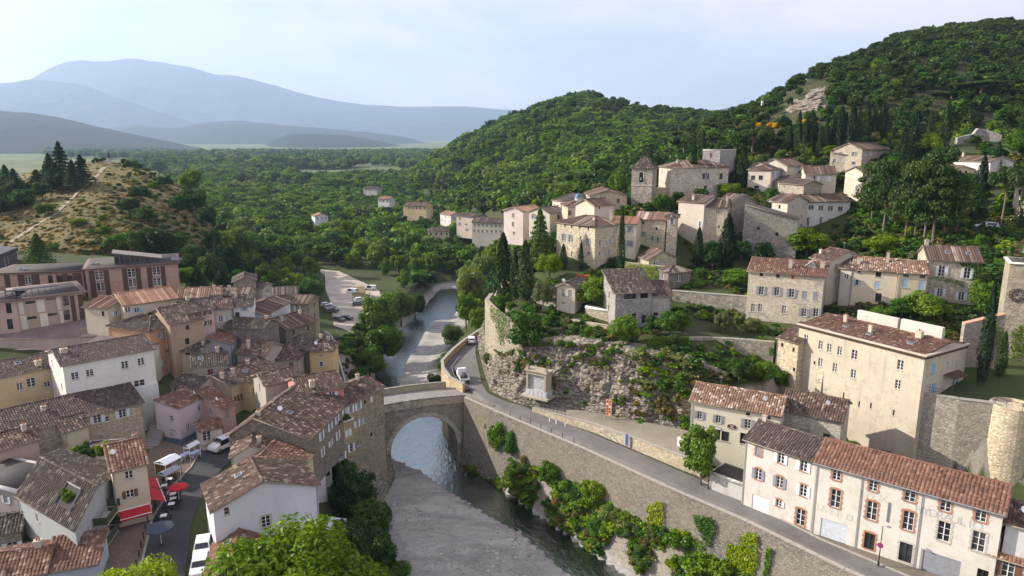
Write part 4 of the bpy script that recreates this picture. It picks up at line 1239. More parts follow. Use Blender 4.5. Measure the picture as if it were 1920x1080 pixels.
# --- big white building and neighbours
H('broad hall with low mauve-grey roof behind the white block', ('c1',-130,655), ('c1',800,634), 24.4, 14, 's', PL((.40,.33,.30)), m_asphalt((.20,.155,.145)), .10, base=15, ov=.1)
o = H('tall cream rear wing with blank wall behind the white block', ('c1',912,700), ('c1',985,652), 24.3, 12, 's', PL((.62,.56,.46)), m_asphalt((.20,.155,.145)), .06, base=13.5, ov=.1)
H('flat white roofed shed behind the yellowish house', ('c1',-100,725), ('c1',232,712), 22.2, 7, 'f', PL((.5,.48,.44)), base=14, parapet=.15, rim=m_plain('pale_roofing', (.50,.48,.44), .9))
o = HL['white'] = H('large white rendered block of four storeys with brown tile roof', ('c1',372,808), ('c1',912,707), 27.6, 10, 'g', PL((.70,.68,.62), .35), TD, .26, base=12.5,
  wins=[('f','c1','w',1.0,1.1,(395,885),(447,873),(535,855)), ('f','c1','w',1.0,1.2,(744,808),(840,788)), ('f','c1','w',1.6,1.5,(832,925)), ('f','c1','w',1.0,1.3,(845,1050))], chim=[(.08,.35,.6,.9)], tp=.33)
mb = MB(); u0 = o.spot('f','c1',735,880)[0]; zc = o.spot('f','c1',820,862)[1]
mb.box(u0,-.5,0,o.w+.02,-.004,zc-2.0); mb.obj('plinth', PL((.72,.70,.66), .3), o.root)
o = HL['yellow'] = H('yellowish house with white casements and dark ribbed roof left of the white block', ('c1',-120,905), ('c1',372,800), 25.0, 9, 'g', PL((.58,.47,.29)), TD, .28, base=13,
  wins=[('f','c1','w',.8,1.1,(118,935)),('f','c1','w',1.2,1.4,(186,912)),('f','c1','w',.9,.8,(282,922))], chim=[(.72,.1,.8,.8)], sky=[(.52,.3)], tp=.33)
o = HL['long'] = H('long stone-fronted house under a wide dark ribbed roof above the terraces', ('c2',-40,262), ('c2',848,42), 21.0, 12, 'g', ST((.50,.44,.33), 3.0), TD, .30, base=12.5,
  wins=[('f','c2','s:pale',1.0,1.3,(580,145),(730,112)),('f','c2','w',.6,.8,(640,145))], chim=[(.36,.3,.6,.6)], tp=.33)
o = HL['terr1'] = H('house with dark tile roof, pink wall and small balconies at the left edge', ('c2',-60,342), ('c2',225,262), 20.4, 6.5, 'g', PL((.48,.36,.30)), TB, .34, base=12.5,
  wins=[('f','c2','s:white',.9,1.9,(138,318)),('f','c2','w',.9,1.2,(90,445)),('f','c2','w',.9,1.5,(5,430))], chim=[(.85,.35,.9)])
H('small cream house with brown tile roof beside the roof garden', ('c2',382,216), ('c2',522,178), 20.3, 5.5, 'g', PL((.56,.49,.36)), TB, .36, base=13, wins=[('f','c2','w',.8,.9,(440,222))])
o = HL['cafe1'] = H('cream corner house of four storeys above the red cafe awnings', ('c2',664,452), ('c2',872,404), 21.4, 9, 'g', PL((.58,.50,.38), .25), TR, .36, base=12.8,
  wins=[('f','c2','s:brown',.85,1.0,(775,590)),('f','c2','w',.85,1.0,(768,478),(783,705)), ('f','c2','D:dark',1.8,1.9,(800,860)), ('r','c2','w',.6,1.0,(885,420),(922,375),(890,527),(930,478),(897,640),(935,580))], chim=[(.9,.75,.5,.4)])
o = HL['grey'] = H('grey house with dark tile roof, sunken roof terrace and green balconies', ('c2',104,592), ('c2',445,790), 19.0, 9.5, 'g', PL((.42,.43,.42)), TG, .34, base=12.5, sk=-.95,
  wins=[('f','c2','w',.7,1.0,(137,715),(222,733),(148,855),(235,867)), ('r','c2','w',.7,1.2,(490,870),(522,820),(552,770),(530,950),(562,900))])
for z_, u_ in ((o.h-2.6,.34),(o.h-4.9,.30),(o.h-2.4,.66),(o.h-4.7,.64)):
    L_ = o.faces['r'][2]; u0 = L_*u_
    def bx_(name, a0, a1, k0, k1, za, zb, mat, par):
        m_ = MB(); c_ = [on_face(o,'r',a0,za,k0), on_face(o,'r',a1,za,k0), on_face(o,'r',a1,za,k1), on_face(o,'r',a0,za,k1)]; t_ = [v+Vector((0,0,zb-za)) for v in c_]
        m_.quad(*c_); m_.quad(*t_)
        for i in range(4): m_.quad(c_[i], c_[(i+1)%4], t_[(i+1)%4], t_[i])
        return link(bpy.data.objects.new(name, m_.mesh(name, mat)), par)
    bo = bx_('balcony', u0, u0+3.4, .01, 1.5, z_, z_+.12, PL((.5,.47,.42)), o.root)
    GRN = m_plain('balcony_green', (.06,.075,.045), .6)
    bx_('railing', u0, u0+3.4, 1.42, 1.48, z_+.13, z_+1.05, GRN, bo); bx_('railing', u0, u0+.06, .02, 1.41, z_+.13, z_+1.05, GRN, bo)
# roof patio with pots, its sunken shade a dark sheet over the front slope
mb = MB(); x0, x1, y0, y1 = o.w*.60, o.w*.84, o.d*.10, o.d*.36
def rq(x, y, k): return (x-.95*y, y, o.h+o.rp(x,y)+k)
mb.quad(rq(x0,y0,.2),rq(x1,y0,.2),rq(x1,y1,.2),rq(x0,y1,.2), 1)
for (a_,b_,c_,d_) in ((x0,y0,x0,y1),(x1,y0,x1,y1),(x0,y1,x1,y1)): mb.quad(rq(a_,b_,.0),rq(c_,d_,.0),rq(c_,d_,.42),rq(a_,b_,.42))
mb.obj('roof_terrace', [PL((.55,.54,.52)), m_plain('recess_shade', (.05,.045,.04), .9)], o.root)
H('grey blank-walled building with flat terrace at the left edge', ('px',-70,898), ('c2',104,580), 18.6, 6, 'f', PL((.36,.32,.30)), base=12.5)
H('small stone house with white door low at the left edge', ('px',-60,1010), ('c2',118,800), 15.6, 5, 'g', ST(STN,3.), TG, .34, base=12, wins=[('f','c2','s:white',1.0,1.1,(75,905))])
H('near house with red-brown ribbed roof at the bottom left corner', ('px',-90,1102), ('c2',262,1052), 16.2, 6.5, 'g', PL((.42,.48,.56)), TR, .36, base=12.5, chim=[(.86,.5,.7,.7)])
H('low blue-grey annex with orange tile roof beside the plane tree', ('c2',262,1052), ('c2',575,1000), 16.0, 5, 's', PL((.42,.48,.56)), TR, .24, base=12.5)
# --- cafe quarter
o = HL['rose'] = H('pale pink corner cafe with black lettering at the stair foot', ('c2',1060,84), ('c2',1228,6), 19.6, 4.6, 's', PL((.60,.50,.53), .15), TR, .2, base=12.8, ov=.12,
  wins=[('f','c2','q:lilac',.7,1.0,(1122,192)),('f','c2','q:lilac',.55,.9,(1188,78),(1190,160)),('l','c2','q:lilac',.6,.8,(1020,140)), ('f','e4','D:dark',2.6,2.2,(620,400))])
H('narrow rose house with tall shutter beside the pink cafe', ('c3',443,1020), ('c3',540,985), 18.8, 6.5, 's', PL((.52,.36,.31)), TR, .26, base=13, wins=[('f','c3','c:mauve',.8,1.6,(486,1060))])
H('small cream house with green shutters above the stair', ('c3',75,852), ('c3',262,880), 20.3, 6, 'g', PL(CREAM), TG, .34, wins=[('f','c3','c:green',.6,.9,(110,890),(118,980))])
HL['row1'] = H('stone-gabled row house with brown shutters, nearest end of the stepped row', ('c3',515,858), ('c3',640,798), 20.0, 7, 'g', PL((.46,.38,.26)), TG, .40, base=13,
  wins=[('f','c3','c:brown',.55,.9,(538,862),(565,848),(600,832)), ('f','c3','c:brown',.6,1.2,(545,960),(568,950),(590,942),(612,932))], chim=[(.1,.3,1.0)], sky=[(.6,.3)])
HL['row2'] = H('middle row house with mottled roof and skylight in the stepped row', ('c3',642,842), ('c3',850,720), 19.6, 8, 'g', PL((.50,.40,.24)), TB, .38, base=13,
  wins=[('f','c3','c:brown',.6,1.1,(655,918),(680,900),(718,860),(755,832),(803,800))], chim=[(.05,.4,1.0),(.6,.45,.7)], sky=[(.3,.3)])
H('dark-roofed house with twin windows and red chimney behind the row', ('c3',65,602), ('c3',288,612), 22.5, 6, 'g', PL((.44,.40,.32)), TG, .34, wins=[('f','c3','d',.9,.7,(135,622),(200,626))], chim=[(.93,.3,.8,.4)])
H('cream parapet house with two square windows behind the small cypress', ('c3',0,452), ('c3',318,416), 26.6, 5, 'f', PL((.60,.56,.42)), wins=[('f','c3','w',.5,.6,(172,458),(266,460))], ov=.05)
H('pink house with brown shutters beside the small cypress', ('c3',195,332), ('c3',386,298), 29.0, 8, 'g', PL((.52,.38,.35)), TG, .34, wins=[('f','c3','s:brown',.8,1.0,(342,330)),('f','c3','s:brown',.8,.9,(344,406)),('f','c3','d',.6,1.0,(244,375))], chim=[(.4,.5,.7)])
H('beige house with one pale-shuttered window right of the pink one', ('c3',388,304), ('c3',520,292), 28.3, 7, 'g', PL((.50,.46,.40)), TB, .32, wins=[('f','c3','s:pale',.8,1.2,(440,378))])
H('white house with blue window and vine pergola', ('c3',524,284), ('c3',664,276), 28.3, 8, 'g', PL((.66,.66,.66)), TG, .34, wins=[('f','c3','s:blue',.7,.9,(608,302)),('f','c3','d',.8,1.2,(560,350))], chim=[(.1,.4,.9)])
H('low house with sunlit pale tile roof and ochre chimney', ('c3',130,226), ('c3',345,214), 29.3, 7, 'g', PL(CREAM), TM, .36, chim=[(.35,.2,.5)])
H('small house with gold chimney behind the beige house', ('c3',345,205), ('c3',450,196), 29.4, 6, 'g', PL((.42,.42,.40)), TM, .34, chim=[(.5,.3,.9,.5)], wins=[('f','c3','s:blue',.6,.6,(385,238))])
H('grey house with broad roof under the dark trees, left of the long white wall', ('c3',450,205), ('c3',640,200), 28.6, 6, 'g', PL((.40,.36,.30)), TB, .34, chim=[(.2,.3,.9)])
HL['whitewall'] = H('house with weathered white side wall and row of small vents', ('c3',760,348), ('c3',940,250), 25.0, 7.5, 'g', PL((.60,.60,.60), .9), TB, .34, base=13, wins=[('f','c3','s:grey',.5,.8,(798,352))], chim=[(.9,.6,.9)])
H('rubble stone house with brown roof on the rock edge above the car park', ('c3',908,446), ('c3',1126,384), 22.0, 8.5, 'g', ST(STD,2.6), TB, .36, base=9, chim=[(.15,.3,1.0),(.85,.4,.8)], sky=[(.25,.35)])
H('stone house with plain gable at the rock edge, behind the rubble house', ('c3',915,262), ('c3',1075,264), 23.0, 7, 'g', ST(STN,2.6), TB, .34, base=10)
H('old house with mossy roof under the big tree by the car park', ('c3',810,203), ('c3',990,192), 24.0, 7, 'g', ST(STN,2.6), TG, .34, base=12)
H('gabled house half hidden in dark trees above the town', ('c3',528,108), ('c3',690,98), 29.0, 7, 'p', ST(STN,2.6), TG, .4, base=22)
H('low shed with tile roof in front of the gabled house in the trees', ('c3',555,150), ('c3',738,155), 27.0, 5, 'g', PL((.40,.37,.32)), TB, .3, base=20)
HL['tower'] = H('ochre tower house with two white windows beside the river lane', ('c3',1076,606), ('c3',1250,602), 20.0, 6, 'h', PL((.58,.44,.23), .25), TB, .42, base=9,
  wins=[('f','c3','q:white',.7,.6,(1163,645)),('f','c3','q:white',.65,1.0,(1166,706))], chim=[(.65,.75,.8)], sky=[(.7,.2)])
H('dark stone house against the ochre tower house', ('c3',920,566), ('c3',1066,592), 20.3, 7, 'g', ST(STD,2.6), TG, .36, base=10, chim=[(.95,.6,.8)])
H('house with worn red roof below the cream parapet house', ('c3',350,558), ('c3',508,552), 23.0, 6.5, 'sl', PL((.40,.42,.44)), TR, .3, base=14)
H('wide house with grey-brown roof in the middle of the old quarter', ('c3',468,428), ('c3',742,442), 25.0, 6, 'g', ST(STD,2.6), TG, .34, base=15, chim=[(.9,.5,.6)])
H('small cream gabled house with white shop front and creeper', ('c3',684,530), ('c3',772,492), 22.2, 6, 'p', PL((.60,.53,.42)), TO, .4, base=14, wins=[('f','c3','w',1.6,1.0,(728,540))])
H('house with brown roof and tall chimney in the middle of the row', ('c3',556,622), ('c3',762,632), 21.6, 6.5, 'g', PL((.44,.40,.34)), TB, .36, base=14, chim=[(.3,.2,1.6,.5)])
H('house with dark hipped roof and ivy wall beside the pale terrace', ('c3',768,668), ('c3',1000,664), 19.5, 8, 'h', PL((.40,.36,.30)), TB, .34, base=12, sky=[(.3,.25)])
H('house with patchy roof and stub chimney above the stone gable', ('c3',236,724), ('c3',486,694), 22.0, 6.5, 'g', PL((.42,.38,.30)), TG, .36, base=14, chim=[(.75,.5,.9)], sky=[(.25,.3)])
H('low house with roof terrace of pots behind the green-shuttered house', ('c3',50,700), ('c3',170,690), 19.5, 4, 'f', PL((.5,.46,.40)), base=13.5)
# --- riverside row
HL['big'] = H('long riverside house with big mottled roof and rubble gable', ('c4',366,322), ('c4',792,346), 20.0, 15, 'p', ST(STD,2.6), TB, .46, rf=.34, base=12, chim=[(.36,.05,.6,.5)], sky=[(.16,.25),(.6,.3)],
  wins=[('r','c4','s:pale',.8,1.3,(762,385),(798,410))])
HL['pink'] = H('salmon pink riverside house with white shutters and balcony awning', ('c4',752,108), ('c4',978,66), 22.0, 8, 'g', PL((.55,.27,.20), .4), TB, .36, base=9,
  wins=[('f','e7','s:white',.9,1.4,(376,255)),('f','e7','w',.5,.7,(228,232)),('f','e7','w',.7,1.0,(235,400)),('f','e7','s:white',1.4,2.0,(405,470))], chim=[(.3,.12,1.1,.8)])
HL['last'] = H('tall rubble stone house at the bridge end, dropping to the river rocks', ('c4',985,168), ('c4',1190,68), 19.5, 7, 'g', ST((.33,.29,.22),2.6), TB, .36, base=1.5,
  wins=[('f','e7','s:white',.8,1.3,(582,405),(670,365)),('f','e7','c:white',.6,1.0,(822,292)),('f','e7','c:blue',.7,1.0,(725,535)),('f','e7','s:white',.7,1.2,(655,565)),('f','e7','d',.5,.7,(748,325),(820,690)),('f','e7','w',.6,.8,(680,785))], chim=[(.75,.5,1.0)])
HL['terr'] = H('stone terrace building with potted plants and narrow white shutters over the river', ('c4',880,292), ('c4',1032,246), 17.0, 4.5, 'f', ST((.38,.32,.22),2.6), base=1.5, ov=.05,
  wins=[('f','e7','c:white',.5,1.2,(498,712),(542,680),(580,660)),('f','e7','s:white',.6,1.4,(592,835)),('f','e7','s:white',.7,1.2,(490,925))])
H('narrow house with brown roof behind the big mottled roof, toward the lane', ('c4',560,60), ('c4',752,20), 21.5, 6, 'g', PL((.46,.42,.36)), TB, .36, base=11)
H('small house with hogback roof facing the street, before the rubble gable', ('c4',380,440), ('c4',622,414), 19.0, 5, 'p', PL((.58,.52,.44)), TB, .44, rf=.42, base=12.5, chim=[(.6,.3,.8)])
H('house with red-brown hipped tiles stepping down to the white house', ('c4',424,494), ('c4',746,506), 18.0, 4.6, 'p', PL((.55,.48,.30)), TR, .42, rf=.37, base=12)
HL['bigwhite'] = H('big white gabled house with two stone-framed windows above the plane tree', ('c4',282,728), ('c4',838,590), 20.0, 7.0, 'p', PL((.66,.68,.72), .12), TB, .36, rf=.47, base=11.5,
  wins=[('f','c4','q:white',1.0,1.4,(557,685)),('f','c4','q:white',1.0,1.4,(565,790)),('f','c4','w',.6,.9,(356,735))], sky=[(.3,.6)])
H('near low house with ribbed brown roof beside the parked vans', ('px',382,1092), ('px',482,1078), 15.6, 7.5, 'p', PL((.5,.47,.42)), TF, .5, base=12.5, sky=[(.3,.75)])
H('small white lean-to house with red roof over the river bank', ('c4',790,494), ('c4',880,446), 14.8, 4, 's', PL((.62,.62,.62)), TR, .3, base=6, wins=[('f','c4','w',.6,.8,(855,530))])
H('yellow annex with flat dark roof between the riverside houses', ('c4',690,470), ('c4',788,455), 16.5, 5, 's', PL((.52,.44,.24)), TR, .25, base=8)
H('balconied back house with dark railings above the river trees', ('c4',836,380), ('c4',905,345), 15.8, 5, 'f', PL((.40,.38,.34)), base=5, wins=[('f','c4','d',1.2,1.8,(890,520)),('f','c4','s:white',.7,1.3,(892,460))])
# ================================================================== upper town, right bank
ivory = (.66,.62,.53)
o = HL['fac1'] = H('three-storey end house with brick-framed shuttered windows at the old factory', ('d7',356,186), ('d7',752,316), 22.4, 7.5, 'g', PL((.60,.57,.51), .5), TD, .40, base=11.5, tp=.33,
  wins=[('f','d7','bc:grey',.8,1.5,(428,255)),('f','d7','bs:white',.85,1.5,(553,295),(680,340)),('f','d7','bs:grey',.85,1.5,(425,388),(545,432)),('f','d7','bs:white',.85,1.5,(678,480)),('f','d7','bs:white',.75,.9,(540,550)),('f','d7','G:white',2.3,2.0,(437,555)),('f','d7','bD:brown',1.1,2.2,(662,630))], chim=[(.06,.5,.8,.5)])
o = HL['fac2'] = H('long ivory lime factory with faded lettering and brown-red tile roof', ('d7',754,316), ('d7',1806,606), 22.6, 7.8, 'g', PL((.66,.63,.55), .45), TF, .42, base=11.5, tp=.40,
  wins=[('f','e1','b',.9,1.3,(308,228),(618,320)),('f','e1','b',1.1,1.5,(928,400)),('f','e1','b',1.0,1.4,(1228,485),(1525,570)),
        ('f','e1','b',1.1,2.3,(300,428),(605,530),(912,615)),('f','e1','q',1.2,2.3,(1213,705),(1505,790)),
        ('f','e1','G:pale',3.0,2.9,(280,715)),('f','e1','bd',1.1,2.0,(585,785)),('f','e1','qd',1.3,2.3,(890,880)),('f','e1','G:grey',3.6,2.9,(1185,1010)),('f','e1','d',1.0,1.2,(1540,1070))])
FAC = o
# rain pipes and wall sheets
for x_, y_ in ((528,250),(1040,380),(150,140)):
    u, v = o.spot('f','e1',x_,y_)
    if u < .1: continue
    mb = MB(); mb.tube((u,-.09,.3),(u,-.09,o.h-.1),.05,.05,7); mb.obj('downpipe', ZINC, o.root)
mb = MB(); mb.tube((-.3,-.42,o.h-.14),(o.w+.2,-.42,o.h-.14),.08,.08,7); mb.obj('gutter', ZINC, o.root)
u, v = o.spot('f','e1',745,540); mb = MB(); mb.box(u-.09,-.10,v-1.2,u+.09,-.004,v+1.2); mb.obj('vent_flap', m_plain('vent_grey', (.16,.19,.19), .6), o.root)
# faded painted lettering
FADE = m_plain('faded_paint', (.42,.415,.40), .95)
FADE2 = m_plain('fainter_paint', (.545,.52,.455), .95)
def lettering(o, face, text, p0, p1, size, mat, sheet, name='painted_letter', thick=.004):
    """letters along a wall from one spot to another, one mesh a letter"""
    u0, v0 = o.spot(face, sheet, *p0); u1, v1 = o.spot(face, sheet, *p1)
    n = max(1, len(text)-1)
    for i, ch in enumerate(text):
        if ch == ' ': continue
        cu = bpy.data.curves.new('letter', 'FONT'); cu.body = ch; cu.size = size*1.35; cu.extrude = .004; cu.align_x = 'CENTER'
        tmp = bpy.data.objects.new('tmp', cu); COL.objects.link(tmp)
        me = bpy.data.meshes.new_from_object(tmp.evaluated_get(bpy.context.evaluated_depsgraph_get()))
        bpy.data.objects.remove(tmp); me.materials.clear(); me.materials.append(mat)
        l = link(bpy.data.objects.new(name, me), o.root)
        (ox,oy),(dx,dy),L = o.faces[face]
        q = on_face(o, face, u0+(u1-u0)*i/n, v0+(v1-v0)*i/n-size/2, .012)
        l.location = q; l.rotation_euler = (math.pi/2, 0, math.atan2(dy, dx))
lettering(o, 'f', 'CHAUX', (492,375), (705,425), .95, FADE2, 'e1')
lettering(o, 'f', 'HYDRAULIQ', (1005,515), (1500,655), .95, FADE, 'e1')
lettering(o, 'f', 'USINE DU', (170,500), (460,600), .85, FADE2, 'e1')
# restaurant terrace at the right edge
o = HL['rest'] = H('rubble stone lean-to with bright orange tile roof at the right edge', ('d7',1738,834), ('px',1990,1078), 17.6, 3.2, 's', ST(STL,2.8), TO, .32, base=11.5, wins=[('f','d7','s:brown',1.1,2.0,(1830,920))])
H('white house with dark tile roof behind the orange lean-to', ('d7',1822,654), ('px',2000,1008), 21.4, 6, 'g', PL((.62,.62,.60)), TB, .36, base=12, wins=[('f','d7','d',1.4,1.5,(1860,740))])
# inn below the castle-like house
o = HL['inn'] = H('cream inn with grey shutters, oval sign and sun-bleached tile roof', ('d5',60,682), ('d5',660,786), 22.8, 7.5, 'g', PL((.66,.62,.48), .2), TM, .42, base=12.8,
  wins=[('f','e2','d',.55,.7,(195,225),(410,262),(735,328),(968,375)),('f','e2','s:grey',.75,1.2,(190,350),(400,395)),('f','e2','s:grey',.9,1.4,(730,448)),('f','e2','d',.7,1.6,(395,570)),('f','e2','d',1.1,1.5,(478,588)),('f','e2','d',1.0,1.6,(685,612))], sky=[])
INN = o
u, v = o.spot('f','e2',555,480)
mb = MB(); 
def oval(mb, u, v, a, b, k, m, n=28, th=.05):
    ring = [(u+a*math.cos(2*math.pi*i/n), -k, v+b*math.sin(2*math.pi*i/n)) for i in range(n)]
    back = [(p[0], -k+th, p[2]) for p in ring]
    mb.poly(ring[::-1], m)
    for i in range(n): mb.quad(ring[i], ring[(i+1)%n], back[(i+1)%n], back[i], m)
oval(mb, u, v, .72, .42, .07, 0); oval(mb, u, v, .66, .37, .076, 1, th=.01)
sg = mb.obj('sign_board', [m_plain('sign_rim', (.45,.40,.33), .6), m_plain('sign_brown', (.10,.035,.025), .5)], o.root)
for k, dz in enumerate((.16,-.02,-.2)):
    for j in range((3,2,4)[k]):
        b = MB(); x = u + (j-((3,2,4)[k]-1)/2)*.16
        b.box(x-.055,-.086,v+dz-.045,x+.055,-.077,v+dz+.045); b.box(x-.02,-.087,v+dz+.05,x+.03,-.077,v+dz+.065)
        link(bpy.data.objects.new('sign_letter', b.mesh('sign_letter', WHITE)), sg)
u, v = o.spot('f','e2',398,500); mb = MB(); oval(mb, u, v, .55, .2, .07, 0); oval(mb, u, v, .48, .15, .076, 1, th=.01)
mb.obj('sign_board', [m_plain('sign_dark', (.05,.05,.05), .5), m_plain('sign_pale', (.66,.64,.60), .6)], o.root)
H('grey stone-rendered wing with two dark windows right of the inn', ('d5',666,742), ('d5',1072,822), 22.2, 8, 'g', ST((.55,.52,.45),3.4,.25), TB, .44, base=13,
  wins=[('f','e2','d',1.0,1.3,(1232,350),(1412,392)),('f','e2','c:grey',1.5,.7,(1195,495),(1375,530)),('f','e2','D:dark',.9,1.6,(1615,620))])
# castle-like house
o = HL['castle'] = H('massive ivory castle-like house with tall plain wall and dotted tile cornice', ('px',1497,607), ('px',1735,667), 30.6, 11.5, 'g', PL((.55,.485,.375), 1.0), TR, .16, rf=.6, base=12.5, ov=-.25,
  wins=[('f','d5','w',.7,1.4,(832,272),(930,312),(988,333),(1058,352)),('f','d6','w',.9,1.5,(150,162),(460,232)),('f','d5','w',.7,1.4,(928,430),(1026,465)),('f','d6','w',.8,1.4,(143,292),(443,363)),('f','d5','d',.35,.5,(890,432)),
        ('f','d6','d',.25,.9,(78,435),(183,495),(262,505),(416,553)),
        ('r','d6','d',.5,1.1,(688,128),(833,102)),('r','d6','c:blue',1.0,1.5,(682,258)),('r','d6','w',.7,1.1,(780,235),(836,225)),('r','d6','s:blue',.8,1.9,(675,398),(838,372))], chim=[(.24,.45,1.1),(.5,.3,1.1),(.80,.5,1.0,.9)], sky=[(.30,.3),(.52,.22),(.82,.25)], fine=True)
CASTLE = o
# tile cornice (two rows of tile ends) and parapet lip
mb = MB()
for row, (k, z) in enumerate(((.18,o.h-.55),(.34,o.h-.28))):
    for fk in ('f','r'):
        L = o.faces[fk][2]; n = int(L/.34)
        for i in range(n):
            u = L*(i+.5)/n
            ps = [on_face(o, fk, u-.13, z, k), on_face(o, fk, u+.13, z, k), on_face(o, fk, u+.09, z+.15, k), on_face(o, fk, u-.09, z+.15, k)]
            qs = [on_face(o, fk, u-.13, z, .0), on_face(o, fk, u+.13, z, .0), on_face(o, fk, u+.09, z+.15, .0), on_face(o, fk, u-.09, z+.15, .0)]
            mb.quad(*ps)
            for a_ in range(4): mb.quad(ps[a_], qs[a_], qs[(a_+1)%4], ps[(a_+1)%4])
co = mb.obj('cornice', m_plain('cornice_tile', (.12,.075,.05), .9), o.root)
mb = MB(); mb.box(-.12,-.36,o.h-.10,o.w+.36,.1,o.h+.12); mb.box(o.w-.1,.1,o.h-.10,o.w+.36,o.d,o.h+.12); mb.obj('parapet', PL((.52,.46,.37)), o.root)
for (x0,y0,x1,y1,hh) in ((.22*o.w,.78*o.d,.55*o.w,.83*o.d,1.2),(.62*o.w,.62*o.d,.92*o.w,.68*o.d,1.7)):
    mb = MB(); mb.box(x0,y0,o.h,x1,y1,o.h+hh+1.0); mb.obj('roof_wall', PL((.60,.55,.48)), o.root)
# buttress
u, v = o.spot('f','d5',925,560); mb = MB()
mb.poly([(u-.5,0,0),(u-.5,-.9,0),(u-.5,0,v+2.2)]); mb.poly([(u+.5,-.9,0),(u+.5,0,0),(u+.5,0,v+2.2)]); mb.quad((u-.5,-.9,0),(u+.5,-.9,0),(u+.5,0,v+2.2),(u-.5,0,v+2.2))
mb.obj('buttress', ST((.58,.50,.37),1.6,.12), o.root)
# porch on the shaded side
mb = MB(); ya = o.spot('r','d6',750,310)[0]; za = o.spot('r','d6',800,300)[1]
mb.quad((o.w,ya,za+.5),(o.w+1.5,ya,za),(o.w+1.5,ya+4.2,za),(o.w,ya+4.2,za+.5)); mb.box(o.w+1.35,ya+.1,0,o.w+1.45,ya+.2,za); mb.box(o.w+1.35,ya+4.0,0,o.w+1.45,ya+4.1,za)
mb.obj('porch', TB, o.root)
H('small stone annex with sloping tile roof against the castle-like house', ('d5',640,262), ('d5',782,302), 27.8, 6, 's', ST((.58,.50,.37),2.2,.2), TB, .34, base=15, wins=[('f','d5','d',.45,.7,(672,312),(748,345),(752,478))], ov=.2)
# stone houses in the middle
o = HL['mid'] = H('tall stone house with grey shutters and red-brown roof above the olive terrace', ('d3',556,334), ('d3',1102,378), 36.7, 9, 'g', ST((.58,.53,.44),3.0,.2), TR, .40, base=23,
  wins=[('f','d3','d',.65,.8,(647,362),(766,373)),('f','d3','c:red',.5,.8,(874,382)),('f','d3','s:grey',.9,1.6,(645,482),(758,487),(865,500)),('f','d3','c:grey',.8,1.5,(958,514),(1040,523)),('f','d3','w',.7,1.5,(585,606),(637,608),(810,618)),('f','d3','s:grey',.9,1.5,(955,640),(1040,640))], chim=[(.54,.2,1.4,.6),(.95,.3,1.0,.7)])
mb = MB(); u = o.w*.8
mb.poly([(u-1.4,2.4,o.h+.6),(u+1.4,2.4,o.h+.6),(u,2.4,o.h+1.9)]); mb.quad((u-1.7,2.1,o.h+.55),(u,2.1,o.h+2.05),(u,5,o.h+2.05),(u-1.7,5,o.h+.55)); mb.quad((u,2.1,o.h+2.05),(u+1.7,2.1,o.h+.55),(u+1.7,5,o.h+.55),(u,5,o.h+2.05))
mb.obj('dormer', [PL((.5,.47,.42))], o.root)
H('low house with brown roof behind the tall stone house', ('d3',1008,238), ('d3',1132,264), 38.6, 9, 'g', PL((.56,.51,.42)), TB, .36, base=30, chim=[(.1,.2,.7)])
H('narrow house with pale shutters left of the blue-shuttered row', ('d4',66,388), ('d4',152,398), 37.5, 8, 'g', PL((.56,.52,.44)), TB, .34, base=29, wins=[('f','d4','s:cream',.7,.9,(104,455)),('f','d4','d',.4,.4,(104,398))], sky=[(.6,.25)])
H('sunlit house with blue shutters and bleached orange roof', ('d4',156,398), ('d4',478,422), 37.5, 8, 'g', PL((.62,.54,.40)), TM, .42, base=28.5, wins=[('f','d4','s:blue',.6,1.0,(180,500)),('f','d4','c:blue',.9,1.3,(328,518)),('f','d4','d',.9,.9,(336,442)),('f','d4','d',.4,.5,(197,420)),('f','d4','D:dark',1.0,1.6,(335,610))], chim=[(.1,.2,1.0),(.75,.35,1.6,.5)])
H('beige house with two tall blue shutters in the middle of the row', ('d4',484,424), ('d4',692,436), 37.5, 8, 'g', PL((.60,.53,.37)), TM, .40, base=28.5, wins=[('f','d4','c:blue',.9,1.6,(530,505),(648,518)),('f','d4','d',.9,.6,(535,447),(655,455))])
H('ivy-sided house with white shutters and ribbed brown roof', ('d4',702,332), ('d4',1086,350), 39.5, 9, 'g', ST((.56,.51,.42),3.0,.2), TB, .44, base=28, wins=[('f','d4','s:white',1.0,1.9,(793,418),(978,433)),('f','d4','s:white',.9,1.5,(780,572),(935,598))], chim=[(.03,.5,.9,.6)], sky=[(.4,.25),(.8,.25)])
o = HL['loggia'] = H('grey stone house with open loggia under a wide brown roof on the terrace', ('d2',988,240), ('d2',1236,230), 33.5, 7, 's', ST((.40,.39,.37),3.0), TG, .42, base=24,
  wins=[('f','d2','d',2.3,1.3,(1085,268)),('f','d2','d',1.5,1.3,(1180,262)),('f','d2','D:dark',.9,1.5,(1178,425)),('f','d2','d',.8,1.0,(1112,405)),('f','d2','c:white',.5,1.2,(1208,262))], ov=.6)
H('lower white-grey wing with small square window right of the loggia house', ('d2',1226,266), ('d2',1362,266), 32.4, 6, 's', ST((.46,.45,.42),3.0), TB, .3, base=24, wins=[('f','d2','d',.6,.8,(1243,283)),('f','d2','d',.8,.6,(1258,392))])
H('walled stone terrace with pale paving before the loggia house', ('d2',782,352), ('d2',992,392), 28.6, 5.5, 'f', ST((.46,.42,.34),2.8), base=20, ov=.02, parapet=.5)
H('small gabled house with twin grey shutters beside the round tree', ('d2',592,200), ('d2',714,212), 32.6, 7, 'p', PL((.60,.54,.42)), TG, .36, base=25, wins=[('f','d2','c:grey',.75,1.4,(636,248),(680,255))])
